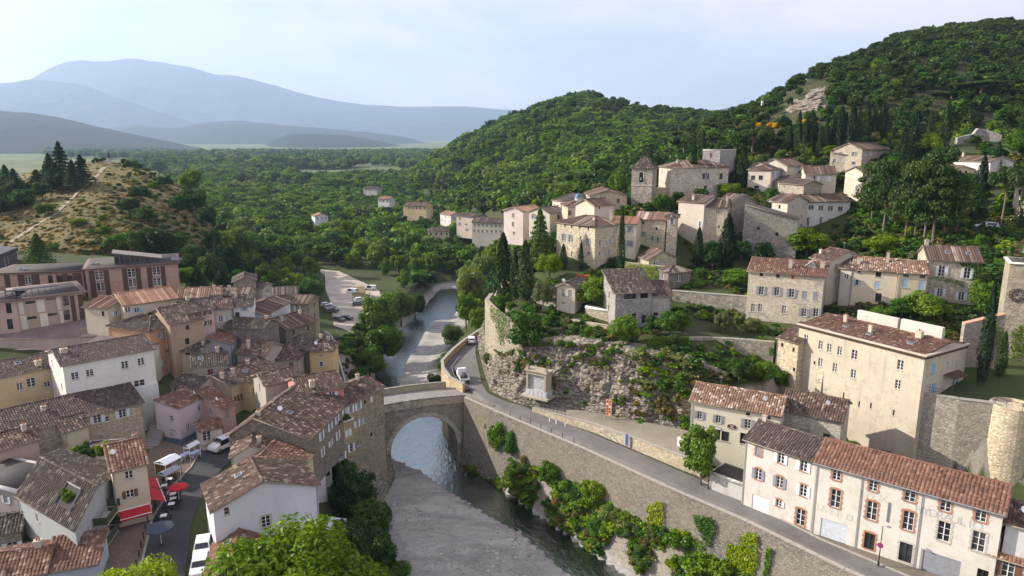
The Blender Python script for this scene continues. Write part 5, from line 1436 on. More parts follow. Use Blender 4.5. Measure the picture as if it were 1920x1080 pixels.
H('low house with mossy roof and stone lean-to left of the small gabled house', ('d2',430,268), ('d2',640,310), 29.4, 5, 's', ST((.42,.38,.31),2.8), TG, .32, base=24, wins=[('f','d2','D:dark',1.0,1.6,(555,350)),('f','d2','d',.5,.8,(592,345))])
H('round-roofed brown summerhouse among hedges', ('d2',1345,108), ('d2',1495,100), 34.0, 4.5, 'h', ST(STD,2.8), TG, .4, base=28)
# palace and church group
HL['palace'] = H('weathered ivory palace with long brown hipped roof at the cypress garden', ('c7',325,678), ('c7',602,712), 41.2, 10, 'h', ST((.62,.55,.42),2.2,.25), TB, .34, base=28,
  wins=[('f','c7','s:grey',.8,1.7,(373,790),(422,798)),('f','c7','s:grey',.7,1.7,(552,825)),('f','c7','d',.5,.7,(382,705),(432,712),(490,718),(552,728)),('f','c7','w',.5,1.2,(432,910),(495,800)),('f','c7','d',.5,.6,(552,905),(425,1005))], chim=[(.75,.3,.5)])
H('cream two-storey wing with cross window beside the palace', ('c7',632,762), ('c7',776,756), 38.6, 7, 's', PL((.66,.60,.44), .2), TB, .2, base=28, wins=[('f','c7','w',1.1,1.7,(673,845)),('f','c7','d',.5,.8,(662,965))])
H('ivory house with lilac-grey shutters behind the tallest cypress', ('c7',705,684), ('c7',898,692), 41.5, 7, 'g', PL((.64,.57,.42), .25), TO, .34, base=29, wins=[('f','c7','s:grey',.8,1.5,(852,732),(852,836),(735,725))], chim=[(.0,.2,2.2,.7)])
H('sunlit stone house with mint shutters beside the square turret', ('c7',897,656), ('c7',1112,664), 42.0, 8, 'g', ST((.62,.55,.42),2.4,.2), TM, .34, base=30, wins=[('f','c7','s:mint',.8,1.3,(948,770)),('f','c7','d',.5,.7,(948,685),(1045,728)),('f','c7','s:mint',.6,1.2,(1014,800),(1053,808)),('f','c7','d',1.0,.9,(950,865))])
HL['turret'] = H('square stone turret with shallow tiled cap and white shutters', ('c7',1122,638), ('c7',1196,640), 43.0, 5.5, 'h', ST((.60,.54,.43),2.4,.2), TB, .4, base=30, ov=.5, wins=[('f','c7','s:white',.7,1.4,(1158,675)),('r','c7','c:white',.7,1.3,(1218,672)),('r','c7','w',.5,1.0,(1217,765),(1215,850),(1258,770),(1255,800))])
H('low gabled stone barn with arched opening below the turret', ('c7',990,948), ('c7',1190,936), 34.4, 5, 'p', ST((.56,.50,.39),2.4,.2), TB, .5, base=29, wins=[('f','c7','d',.4,.7,(1100,910))])
H('small white-walled upper house with brown gable roof over the palace', ('c7',596,562), ('c7',738,552), 45.0, 7, 'g', PL((.62,.57,.46)), TB, .4, base=36, wins=[('f','c7','d',.4,.6,(633,577),(755,572))])
HL['church'] = H('plain church with low pediment front behind the palace roofs', ('c7',566,488), ('c7',832,488), 46.3, 14, 'p', ST((.52,.46,.35),2.4,.3), TB, .30, base=36)
H('low chapel apse with brown roof at the foot of the bell tower', ('c7',836,580), ('c7',1012,590), 42.2, 6, 'g', ST((.54,.48,.38),2.4,.2), TB, .44, base=36)
o = HL['bell'] = H('square stone bell tower with arched opening and pointed tile roof', ('c7',868,280), ('c7',1018,282), 53.8, 5.4, 'h', ST((.42,.38,.32),2.2,.3), TG, 1.05, base=38, ov=.35, name='bell_tower', cat='tower', fine=True)
TOWER = o
mb = MB(); zb_ = o.spot('f','c7',940,415)[1]; mb.box(-.12,-.12,zb_-.12,o.w+.12,o.d+.12,zb_+.12); mb.obj('string_course', LINTEL, o.root)
u, v = o.spot('f','c7',935,357)
def arch_panel(u, v, w, h, k, n=10):
    pts = [(u-w/2, v-h/2), (u+w/2, v-h/2), (u+w/2, v+h/2-w/2)] + [(u+w/2*math.cos(a), v+h/2-w/2+w/2*math.sin(a)) for a in np.linspace(0, math.pi, n)[1:-1]] + [(u-w/2, v+h/2-w/2)]
    return [(p[0], k, p[1]) for p in pts]
mb = MB(); mb.poly(arch_panel(u, v, 1.15, 2.9, -.02)); mb.obj('bell_opening_shade', m_plain('opening_shade', (.012,.012,.012), .9), o.root)  # flat near-black panel on the wall, painted as the shade inside the arch
mb = MB(); pts = arch_panel(u, v, 1.15, 2.9, -.03); ptb = arch_panel(u, v, 1.5, 3.2, -.03)
for i in range(len(pts)):
    j = (i+1) % len(pts); mb.quad(pts[i], pts[j], (ptb[j][0],-.06,ptb[j][2]), (ptb[i][0],-.06,ptb[i][2]))
mb.obj('arch_frame', LINTEL, o.root)
mb = MB(); mb.lathe([(.05,v-.4),(.42,v-.75),(.34,v-.6),(.24,v-.2),(.16,v+.05),(.03,v+.1)], 12, 0, (u,-.05)); mb.obj('bell', m_plain('bronze', (.10,.13,.10), .5, .6), o.root)
HL['dome'] = H('round-arched chapel with brown hipped roof and small blue dome', ('c7',404,562), ('c7',546,560), 44.0, 7, 'h', ST((.58,.52,.42),2.4,.2), TB, .36, base=35, wins=[('f','c7','D:brown',.8,1.3,(418,615))])
o = HL['dome']; zc = o.h+o.rp(o.w*.68,o.d*.5)-.3; mb = MB()
mb.lathe([(.85,zc),(.85,zc+1.3),(1.0,zc+1.35),(1.0,zc+1.5)], 14, 0, (o.w*.68,o.d*.5)); mb.lathe([(.95,zc+1.5),(.9,zc+1.85),(.7,zc+2.25),(.4,zc+2.5),(.05,zc+2.62),(.04,zc+3.1)], 14, 1, (o.w*.68,o.d*.5))
mb.obj('dome', [OFFWH, m_plain('blue_tiles', (.10,.16,.30), .35)], o.root)
H('white house with four brown windows left of the domed chapel', ('c7',292,518), ('c7',404,528), 44.2, 8, 's', PL((.70,.64,.52)), TG, .2, base=34, wins=[('f','c7','c:brown',.5,.9,(305,563),(332,566),(358,570),(384,573))])
H('small villa with arched porch and pink roof at the edge of the wooded hill', ('c7',80,602), ('c7',218,584), 41.0, 7, 'g', PL((.66,.58,.52)), TO, .3, base=31, wins=[('f','c7','d',.8,1.6,(140,630))])
H('grey-roofed low house between the villa and the chapel', ('c7',274,614), ('c7',396,602), 41.6, 8, 'g', PL((.50,.46,.38)), TG, .3, base=33)
# upper terraces
HL['manor'] = H('manor house with brown hipped roof and dark shutters behind the cypress', ('c8',78,388), ('c8',526,386), 53.7, 10, 'h', ST((.58,.53,.44),2.4,.15), TB, .36, base=42,
  wins=[('f','c8','s:dark',.9,1.6,(346,458)),('f','c8','c:dark',.9,1.6,(465,460)),('f','c8','c:dark',.9,1.8,(342,558))], chim=[(.15,.2,1.2,.5)])
H('blocky plain tower stub behind the manor house', ('c8',460,258), ('c8',584,254), 58.2, 5, 'f', ST((.42,.41,.40),2.4,.2), base=44, ov=.03)
H('house with paired dark windows right of the big cypress', ('c8',678,404), ('c8',856,408), 53.0, 8, 'h', PL((.58,.52,.44)), TB, .34, base=43, wins=[('f','c8','d',1.2,1.2,(715,470),(775,470)),('f','c8','d',1.4,.7,(742,542))])
H('house with open twin-arched attic under a brown roof', ('c8',982,378), ('c8',1122,374), 53.9, 9, 'g', PL((.54,.50,.43)), TB, .42, base=43, wins=[('f','c8','d',1.3,1.6,(1025,400),(1092,398))])
H('low house with brown roof linking the attic house and its left neighbour', ('c8',850,385), ('c8',985,378), 53.6, 7, 'g', PL((.50,.46,.38)), TB, .34, base=44)
H('broad house with red-brown roof and blind white shutters', ('c8',1126,438), ('c8',1366,440), 52.0, 9, 'g', PL((.56,.51,.42)), TB, .42, base=42, wins=[('f','c8','c:white',.8,1.4,(1225,475),(1310,478)),('f','c8','d',.5,1.2,(1192,475))], chim=[(.95,.5,1.0)])
H('rubble cottage with grey roof in front of the upper row', ('c8',922,508), ('c8',1112,522), 49.6, 6, 'g', ST((.40,.37,.31),2.4), TG, .36, base=42, wins=[('f','c8','w',.6,.5,(958,540),(1062,540))])
H('rounded rubble wall house left of the rubble cottage', ('c8',796,488), ('c8',920,500), 49.8, 6, 's', ST((.46,.42,.34),2.4), TG, .25, base=41)
H('cream gabled house with white shutters at the pine trees', ('c8',1436,418), ('c8',1572,424), 52.8, 8, 'p', PL((.60,.53,.42)), TB, .4, base=42, wins=[('f','c8','c:white',.8,1.4,(1515,463)),('f','c8','c:white',.8,1.2,(1510,548))])
H('tall stone house with red-brown roof high behind the pines', ('d1',206,358), ('d1',386,356), 58.6, 8, 'g', ST((.52,.47,.38),2.4,.2), TB, .44, base=46)
H('narrow stone house left of the high stone house', ('d1',140,405), ('d1',204,390), 56.6, 6, 's', ST((.52,.47,.38),2.4,.2), TB, .2, base=46, wins=[('f','d1','s:pale',.7,1.2,(172,445))])
o = HL['whitevilla'] = H('long white house with a row of white casements above the green terrace', ('c8',988,662), ('c8',1474,648), 45.4, 8, 'g', PL((.72,.71,.68), .15), TB, .38, base=31,
  wins=[('f','c8','w',1.6,1.2,(1168,702),(1245,705),(1320,708),(1396,712)),('f','c8','w',.9,2.2,(1144,812),(1244,808),(1310,822)),('f','c8','w',.9,1.7,(1378,813)),('f','c8','d',.8,.6,(1278,902))], chim=[(.35,.9,1.2,.8)])
H('ivory wing with higher brown roof left of the long white house', ('c8',864,648), ('c8',986,658), 45.8, 8, 'g', PL((.62,.57,.47)), TB, .40, base=31)
H('grey ruined-looking house with long roof sloping down to the right', ('c8',645,778), ('c8',1068,792), 42.4, 7, 'sl', ST((.34,.32,.285),2.0), TG, .26, base=29,
  wins=[('f','c8','d',.7,.9,(757,866),(900,910)),('f','c8','w',.5,.7,(730,738)),('f','c8','d',.8,1.0,(650,843))], fine=False)
H('ivory house with white window and brown roof left of the grey ruin', ('c8',336,692), ('c8',516,698), 45.0, 7, 'g', ST((.60,.54,.43),2.4,.15), TB, .46, base=29, wins=[('f','c8','w',.7,1.1,(436,730)),('f','c8','d',.4,.6,(448,852))], chim=[(.9,.4,1.0)])
H('plain rendered house with chimney at its left corner beside the turret', ('c8',136,648), ('c8',336,662), 46.0, 8, 'g', PL((.58,.52,.43)), TB, .34, base=29, wins=[('f','c8','s:white',.7,1.3,(303,832))], chim=[(.5,.1,1.0,.6)])
H('grey gable wall house rising behind the grey ruin', ('c8',545,690), ('c8',760,676), 44.6, 6, 'p', ST((.36,.34,.30),2.0), TG, .5, base=29, wins=[('f','c8','d',.5,1.0,(668,622))])
H('white low house with brown roof at the far right terrace', ('d1',792,432), ('d1',1072,440), 55.6, 7, 'g', PL((.60,.57,.52)), TB, .34, base=47, wins=[('f','d1','w',1.2,.8,(855,445))], chim=[(.12,.4,1.0)])
H('sunlit cream house with brown roof below the far white one', ('d1',806,494), ('d1',960,494), 53.4, 7, 'p', PL((.64,.54,.36)), TB, .3, base=43, wins=[('f','d1','d',.7,.8,(865,512),(905,515))])
H('small house with white gable and chimney under the round tree', ('d1',1162,424), ('d1',1228,428), 55.8, 6, 'g', PL((.62,.60,.56)), TB, .34, base=46, chim=[(.6,.4,1.0)])
H('house with tile roof at the right edge, behind the slim cypress', ('d1',1238,604), ('px',1950,352), 50.2, 7, 'g', PL((.62,.54,.42)), TR, .34, base=40)
# clock tower
o = HL['clock'] = H('square rubble clock tower with iron clock face at the right edge', ('d4',1290,362), ('px',1986,500), 41.8, 6, 'f', ST((.42,.37,.29),3.0), base=22, ov=.25, parapet=.2, name='clock_tower', cat='tower')
u, v = o.spot('f','d4',1340,592)
mb = MB()
def ring(mb, u, v, r0, r1, k, m=0, n=36, th=.08):
    for i in range(n):
        a, b = 2*math.pi*i/n, 2*math.pi*(i+1)/n
        p = [(u+r*math.cos(t), -k, v+r*math.sin(t)) for r, t in ((r0,a),(r1,a),(r1,b),(r0,b))]
        q = [(x, -k+th, z) for x, _, z in p]
        mb.quad(*p, m); mb.quad(p[1], q[1], q[2], p[2], m); mb.quad(p[0], p[3], q[3], q[0], m)
ring(mb, u, v, .98, 1.06, .16); ring(mb, u, v, .62, .68, .16)
for i in range(12):
    t = math.pi*2*i/12; c_, s_ = math.cos(t), math.sin(t)
    for dx_ in ((-.07,.07) if i % 3 else (-.11,0,.11)):
        mb.tube((u+.67*c_-s_*dx_, -.13, v+.67*s_+c_*dx_), (u+.98*c_-s_*dx_, -.13, v+.98*s_+c_*dx_), .028, .028, 5)
cf = mb.obj('clock_face', IRON, o.root)
mb = MB(); mb.tube((u,-.18,v),(u-.38,-.18,v-.3),.04,.02,6); mb.tube((u,-.2,v),(u-.5,-.2,v+.55),.035,.015,6); ring(mb, u, v, .0, .1, .2)
link(bpy.data.objects.new('clock_hand', mb.mesh('clock_hand', IRON)), cf)
# iron bell cage on top
mb = MB(); cx, cy_ = 2.2, 3.0; zt = o.h+.2
for i in range(8):
    t = 2*math.pi*i/8; c_, s_ = math.cos(t), math.sin(t)
    prev = (cx+1.5*c_, cy_+1.5*s_, zt)
    for r_, z_ in ((1.45,1.6),(1.15,2.6),(.55,3.4),(.2,4.1),(.08,4.9)):
        q = (cx+r_*c_, cy_+r_*s_, zt+z_); mb.tube(prev, q, .05, .05, 5); prev = q
for z_, r_ in ((.9,1.48),(1.7,1.45),(2.6,1.15),(3.4,.55)):
    for i in range(16):
        a, b = 2*math.pi*i/16, 2*math.pi*(i+1)/16
        mb.tube((cx+r_*math.cos(a),cy_+r_*math.sin(a),zt+z_),(cx+r_*math.cos(b),cy_+r_*math.sin(b),zt+z_),.04,.04,5)
mb.tube((cx,cy_,zt+4.8),(cx,cy_,zt+6.2),.04,.02,5)
bc = mb.obj('bell_cage', m_plain('rusty_iron', (.09,.045,.03), .8), o.root)
mb = MB(); mb.lathe([(.7,zt+1.3),(.6,zt+1.45),(.45,zt+1.9),(.35,zt+2.2),(.1,zt+2.4)], 14, 0, (cx,cy_)); link(bpy.data.objects.new('bell', mb.mesh('bell', m_plain('bronze', (.10,.13,.10), .5, .6))), bc)
# valley houses
for lab, A, B, t, d, hh, ro, wl_, ti, au in (
  ('white bungalow with pale orange roof in the river wood', (372,356), (455,352), 395, 8, 4, 'p', PL((.70,.70,.68)), TO, (('f',3,1,'w',.9,1.),)),
  ('yellow-cream farmhouse with two rows of windows below the meadow', (932,288), (1076,292), 420, 10, 9, 'g', PL((.66,.52,.30)), TB, (('f',6,1,'d',.8,1.1),)),
  ('stone farmhouse with dark roof hidden in trees above the river', (1090,452), (1222,450), 345, 10, 7, 'h', PL((.54,.47,.36)), TG, (('f',4,1,'d',.8,1.1),)),
  ('long white-grey convent-like building with two window rows behind the wooded bank', (1366,392), (1588,400), 330, 10, 9, 'g', PL((.60,.55,.46)), TG, (('f',8,2,'w',.8,1.2),)),
  ('small white house with orange roof deep in the valley trees', (772,246), (842,248), 470, 8, 6, 'g', PL((.66,.64,.60)), TO, (('f',3,1,'d',.9,1.),)),
  ('pale house beside the poplar clump in front of the convent-like building', (1165,338), (1232,348), 410, 8, 5, 'g', PL((.64,.62,.58)), TO, ()),
  ('low brown-roofed barn left of the convent-like building', (1268,352), (1395,362), 350, 8, 5, 'g', PL((.50,.44,.36)), TG, ()),
  ('low house with grey roof at the top of the meadow', (680,180), (765,182), 560, 8, 5, 'g', PL((.50,.47,.42)), TG, ())):
    p = at_t(*pix('c6', *A), t)
    H(lab, ('c6',*A), ('c6',*B), p.z, d, ro, wl_, ti, .34, base=p.z-hh-6, auto=au, fine=False)
# ================================================================== vegetation kit
def leaf_cloud(C, N, size, up=0.35):
    """one small four-cornered leaf spray per centre, facing roughly along N"""
    n = len(C)
    N = N + rng.normal(0, .55, (n,3)); N[:,2] += up; N /= np.linalg.norm(N, axis=1, keepdims=True)+1e-9
    a = np.cross(N, rng.normal(0, 1, (n,3))); a /= np.linalg.norm(a, axis=1, keepdims=True)+1e-9
    b = np.cross(N, a)
    s = size*rng.uniform(.6, 1.35, (n,1)); el = rng.uniform(.55, 1.0, (n,1))
    bend = N*s*.25
    V = np.stack([C-a*s-bend, C-b*s*el*.75, C+a*s-bend, C+b*s*el*.75], 1).reshape(-1,3)
    F = np.arange(n*4).reshape(n,4)
    return V, F
def sphere_pts(n):
    v = rng.normal(0, 1, (n,3)); return v/np.linalg.norm(v, axis=1, keepdims=True)
def clumps(cent, rad, n, size, fill=.5):
    """leaves on and in a set of clump balls; n leaves in all"""
    w = rad**2; k = rng.choice(len(cent), n, p=w/w.sum())
    d = sphere_pts(n); r = rad[k]*(1-(1-rng.random(n)**.5)*fill)
    return leaf_cloud(cent[k]+d*r[:,None], d, size)
CROWN_N = {}
def crown(kind, seed, n, leaf):
    global rng
    keep = rng; rng = np.random.default_rng(seed*101+hash(kind)%1 + sum(map(ord, kind)))
    if kind == 'broad':       # round uneven head on a short bole; unit height, unit width
        m = 34; d = sphere_pts(m); d[:,2] = np.where(d[:,2] < -.8, -d[:,2]*.6, d[:,2])
        rr = rng.uniform(.48, .92, m)
        cent = d*rr[:,None]*np.array([.39,.39,.37]) + np.array([0,0,.54]); rad = rng.uniform(.09,.17,m)
        cent = np.vstack([cent, [[0,0,.55],[.1,.05,.7],[-.1,0,.62]]]); rad = np.r_[rad, .2,.18,.2]
        V, F = clumps(cent, rad, n, leaf)
    elif kind == 'tall':
        m = 36; d = sphere_pts(m); rr = rng.uniform(.4,.95,m)
        cent = d*rr[:,None]*np.array([.36,.36,.42]) + np.array([0,0,.53]); rad = rng.uniform(.09,.16,m)
        V, F = clumps(cent, rad, n, leaf)
    elif kind == 'bush':
        m = 22; d = sphere_pts(m); d[:,2] = np.abs(d[:,2]); rr = rng.uniform(.35,.9,m)
        cent = d*rr[:,None]*np.array([.40,.40,.72]) + np.array([0,0,.12]); rad = rng.uniform(.12,.2,m)
        V, F = clumps(cent, rad, n, leaf)
        V[:,2] = np.maximum(V[:,2], -.05)
    elif kind == 'cypress':   # narrow flame, unit width
        z = rng.random(n)**.85; prof = np.where(z < .25, .62+z*1.5, 1.0)*np.clip((1-z)/.62, 0, 1)**.62
        th = rng.uniform(0, 2*np.pi, n); fl = 1 + .22*np.sin(th*5+z*9) + .15*np.sin(th*9-z*31)
        r = .44*prof*fl*(1-.35*(1-rng.random(n)**.4))
        C = np.stack([r*np.cos(th), r*np.sin(th), .03+z*.96], 1)
        N = np.stack([np.cos(th), np.sin(th), np.full(n, .5)], 1)
        V, F = leaf_cloud(C, N, leaf)
        C4 = np.repeat(C, 4, 0); V = C4 + (V-C4)*np.array([2.2,2.2,.55])
    elif kind == 'conifer':   # cedar / fir with drooping tiers
        tiers = 11; z0 = rng.uniform(0,1,n); ti = (z0*tiers).astype(int); zz = .12+.86*(ti+.5)/tiers
        th = rng.uniform(0, 2*np.pi, n); arms = 7
        ph = ti*1.7; lob = .55+.45*np.abs(np.cos((th+ph)*arms/2))
        R_ = (1-zz)**.75*.55*lob; q = rng.random(n)**.55
        C = np.stack([R_*q*np.cos(th), R_*q*np.sin(th), zz+.03-.06*q+rng.normal(0,.012,n)], 1)
        V, F = leaf_cloud(C, np.stack([np.cos(th)*.3, np.sin(th)*.3, np.ones(n)], 1), leaf)
    elif kind == 'pine':      # bare leaning bole, flat pads high up
        m = 34; th = rng.uniform(0, 2*np.pi, m); zz = rng.uniform(.30,.97,m); R_ = np.sqrt(rng.random(m))*.46*(1.12-zz*.80)/.80
        cent = np.stack([R_*np.cos(th), R_*np.sin(th), zz], 1); rad = rng.uniform(.10,.18,m)
        k = rng.choice(m, n); d = sphere_pts(n); r = rad[k]*rng.random(n)**.4
        C = cent[k]+d*r[:,None]*np.array([1.2,1.2,.42])
        V, F = leaf_cloud(C, d*.4+np.array([0,0,.7]), leaf)
    elif kind == 'umbrella':
        m = 26; th = rng.uniform(0, 2*np.pi, m); R_ = np.sqrt(rng.random(m))*.42
        cent = np.stack([R_*np.cos(th), R_*np.sin(th), .86-.35*R_+rng.normal(0,.03,m)], 1); rad = rng.uniform(.09,.14,m)
        k = rng.choice(m, n); d = sphere_pts(n)
        V, F = leaf_cloud(cent[k]+d*(rad[k]*rng.random(n)**.4)[:,None]*np.array([1.1,1.1,.7]), d, leaf)
    rng = keep
    return V, F
def trunk_mesh(kind, mat):
    mb = MB(); rr = random.Random(hash(kind) % 7 + 3)
    if kind in ('broad','tall'):
        mb.tube((0,0,-.03),(.005,0,.36),.030,.020,8,cap=False)
        for k in range(6):
            t = k*1.05+.3; mb.tube((.005,0,.30+.02*(k%3)),(.2*math.cos(t),.2*math.sin(t),.58+.05*(k%2)),.014,.005,5,cap=False)
        mb.tube((.005,0,.36),(0,.02,.74),.018,.006,6,cap=False)
    elif kind in ('pine',):
        mb.tube((0,0,-.02),(.02,0,.5),.026,.018,8,cap=False); mb.tube((.02,0,.5),(-.01,.01,.93),.018,.006,7,cap=False)
        for k in range(8):
            t = k*2.4; z = .42+.06*k; mb.tube((.01,0,z),(.24*math.cos(t)*(1.2-z),.24*math.sin(t)*(1.2-z),z+.06),.008,.003,5,cap=False)
    elif kind == 'umbrella':
        mb.tube((0,0,-.02),(.02,0,.58),.026,.02,8,cap=False)
        for k in range(7):
            t = k*.9; mb.tube((.02,0,.56),(.27*math.cos(t),.27*math.sin(t),.80),.012,.004,5,cap=False)
    elif kind in ('cypress','conifer'):
        mb.tube((0,0,-.02),(0,0,.9),.05 if kind == 'cypress' else .026,.006,7,cap=False)
    else:
        for k in range(5):
            t = k*1.3; mb.tube((0,0,-.05),(.2*math.cos(t),.2*math.sin(t),.5),.018,.006,5,cap=False)
    return mb.mesh('trunk', mat)
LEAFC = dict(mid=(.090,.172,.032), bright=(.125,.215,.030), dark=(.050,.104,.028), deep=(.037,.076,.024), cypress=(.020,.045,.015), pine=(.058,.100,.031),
             olive=(.135,.170,.075), willow=(.125,.185,.060), yellow=(.70,.46,.02), dry=(.135,.125,.050), straw=(.30,.235,.095), cedar=(.028,.060,.030), ivy=(.070,.150,.020), plane=(.165,.25,.030), limey=(.165,.24,.022))
BARK = m_bark((.16,.125,.095)); BARKP = m_bark((.20,.15,.115))
LOD = dict(near=(7000,.028), mid=(2400,.047), far=(420,.105), huge=(26000,.0135))
PROTO = {}
def proto(kind, var, colr, lod):
    """shared crown and trunk meshes of one kind of plant"""
    key = (kind, var, colr, lod)
    if key not in PROTO:
        n, lf = LOD[lod]
        if kind == 'cypress': lf *= .75
        if kind in ('conifer','pine','umbrella'): lf *= .8; n = int(n*1.1)
        ck = (kind, var, lod)
        if ck not in CROWN_N: CROWN_N[ck] = crown(kind, var, n, lf)
        V, F = CROWN_N[ck]
        cm = np_mesh('crown', V, F, m_leaf(LEAFC[colr], 1.0, .38 if kind not in ('cypress','conifer','pine') else .12))
        tk = ('trunk', kind)
        if tk not in PROTO: PROTO[tk] = trunk_mesh(kind, BARKP if kind in ('pine','umbrella') else BARK)
        PROTO[key] = (cm, PROTO[tk])
    return PROTO[key]
KNAME = dict(broad='broadleaf_tree', tall='broadleaf_tree', bush='shrub', cypress='cypress', conifer='conifer', pine='pine_tree', umbrella='umbrella_pine')
KCAT = dict(broad='tree', tall='tree', bush='shrub', cypress='tree', conifer='tree', pine='tree', umbrella='tree')
def plant(kind, colr, loc, hgt, wid, label, group=None, lod='near', name=None, lean=(0,0)):
    var = random.randrange(4 if lod != 'huge' else 2)
    cm, tm = proto(kind, var, colr, lod)
    nm = name or KNAME[kind]
    o = thing(nm, label, KCAT[kind], loc, random.uniform(0, 6.28), group)
    o.scale = (wid, wid, hgt)
    if lean != (0,0): o.rotation_euler = (lean[0], lean[1], 0)
    if lod != 'far' or True:
        link(bpy.data.objects.new('crown', cm), o)
        if kind != 'bush': link(bpy.data.objects.new('trunk', tm), o)
        else: link(bpy.data.objects.new('stem', tm), o)
    return o
def proj(p):
    x, y, z = p[0], p[1], p[2]-CAMZ
    dep = y*CP - z*SP; up = y*SP + z*CP
    return 960+FPX*x/dep, 540-FPX*up/dep, dep
def T(kind, colr, px, pyb, pyt, wpx, label, group=None, lod=None, t=None, name=None, sheet=None, wmul=1.0):
    """a plant whose foot, top and width are read off the photograph"""
    if sheet:
        s = SHEETS[sheet][2]; (px, pyb), pyt, wpx = pix(sheet, px, pyb), pix(sheet, 0, pyt)[1], wpx/s
    if t is None:
        b = hit(px, pyb)
    else:
        b = at_t(px, pyb, t); b.z = drop(b.x, b.y)
    if b is None: return None
    r = ray(px, pyt); ztop = CAMZ + r.z*b.y/r.y
    dep = proj(b)[2]
    hgt = max(.4, ztop-b.z); wid = wpx*dep/FPX/.92*wmul
    return plant(kind, colr, (b.x, b.y, b.z-.1), hgt*1.03+.1, wid, label, group, lod or ('near' if dep < 210 else 'mid'), name)
# ================================================================== planting
# --- cypresses
for i, a in enumerate([
  ('tall dark cypress on the rampart garden, nearest the wall end', 944,563,438,36), ('tall dark cypress on the rampart garden, second from the wall end', 985,562,452,32), ('slim cypress squeezed between the two rampart cypresses', 966,558,470,20),
  ('very slim tall cypress in front of the ivory house', 1163,536,388,15), ('slim cypress against the palace wall', 1089,508,453,10), ('short cypress at the left corner of the palace', 1056,506,458,16),
  ('broad cypress beside the summerhouse and the grey ruin', 1361,507,402,33), ('shorter cypress left of the broad one by the summerhouse', 1308,500,427,20),
  ('slender cypress in front of the manor house', 1297,367,265,18), ('cypress rising behind the manor roof', 1314,330,245,18), ('broad cypress right of the manor house', 1389,352,280,27),
  ('cypress right beside the bell tower', 1231,352,287,15), ('thin cypress behind the bell tower', 1219,332,278,11),
  ('very tall slim cypress on the terrace beside the castle-like house', 1834,756,528,23), ('shorter cypress on the terrace under the clock tower', 1870,735,622,19),
  ('small cypress in front of the pink house in the old quarter', 343,609,560,14), ('small cypress left of its taller neighbour in the old quarter', 311,617,575,14),
  ('slim cypress at the foot of the knoll', 351,492,441,11), ('slim cypress among the dark trees right of the knoll', 411,545,443,14),
  ('tiny cypress in front of the blue-shuttered row', 1674,562,534,9), ('tiny cypress beside the beige house of the row', 1695,554,522,10),
  ('cypress beside the umbrella pine near the parked white car', 1832,410,294,28), ('slim cypress at the right edge above the tile roof', 1914,290,175,22), ('cypress at the right edge by the parked white car', 1918,430,330,24),
  ('small cypress at the ridge road right of the pines', 1806,352,326,10)]):
    T('cypress', 'cypress', *a[1:], a[0], lod='near', t=(104 if i == 13 else 106 if i == 14 else None))
for x, yb, yt, w in ((1494,292,208,15),(1508,294,226,14),(1521,292,214,17),(1536,296,236,14),(1546,290,226,13),(1572,292,200,21),(1593,296,190,21),(1606,284,205,17),(1622,272,196,19),(1636,268,203,16),(1652,266,192,21),(1560,285,215,14),(1480,288,232,12),(1742,262,207,13),(1770,276,190,21),(1581,290,212,15)):
    T('cypress', 'cypress', x, yb, yt, w, 'tall cypress in the dark row above the upper houses', 'cypress row above the upper houses', lod='near')
# --- pines
for a in (('tall pine with bare trunk, leftmost of the pine stand',1632,425,300,64),('pine with spreading crown behind the leftmost pine',1654,445,296,72),('pine with slim pale trunk in the middle of the stand',1696,452,308,66),
  ('leaning pine with forked trunk in the stand',1714,452,302,58),('tall pine with long pale trunk in front of the stand',1731,458,292,74),('highest pine of the stand',1748,458,280,86),('pine with leaning pale trunk right of the highest one',1768,450,318,64),('rightmost pine of the stand',1792,442,330,60)):
    T('pine', 'pine', *a[1:], a[0], lod='near')
T('umbrella', 'pine', 1877,422,306,64, 'umbrella pine with twin trunks above the parked white car', lod='near')
T('conifer', 'cedar', 1712,300,205,46, 'dark fir between the high stone house and the ruin', lod='near')
T('conifer', 'cedar', 1690,310,240,40, 'dark fir close behind the high stone house', lod='near')
T('conifer', 'dark', 1012,507,392,64, 'big dark conifer left of the palace', lod='near')
T('conifer', 'cedar', 1866,330,265,34, 'small fir at the far right terrace', lod='near')
T('umbrella', 'pine', 1828,262,150,112, 'huge umbrella pine on the castle hill', lod='near', t=262)
T('umbrella', 'pine', 1775,262,172,70, 'umbrella pine left of the huge one on the castle hill', lod='near', t=262)
T('umbrella', 'pine', 1408,300,238,66, 'umbrella pine above the manor house', lod='near'); T('umbrella', 'pine', 1282,318,244,66, 'umbrella pine left of the manor house', lod='near')
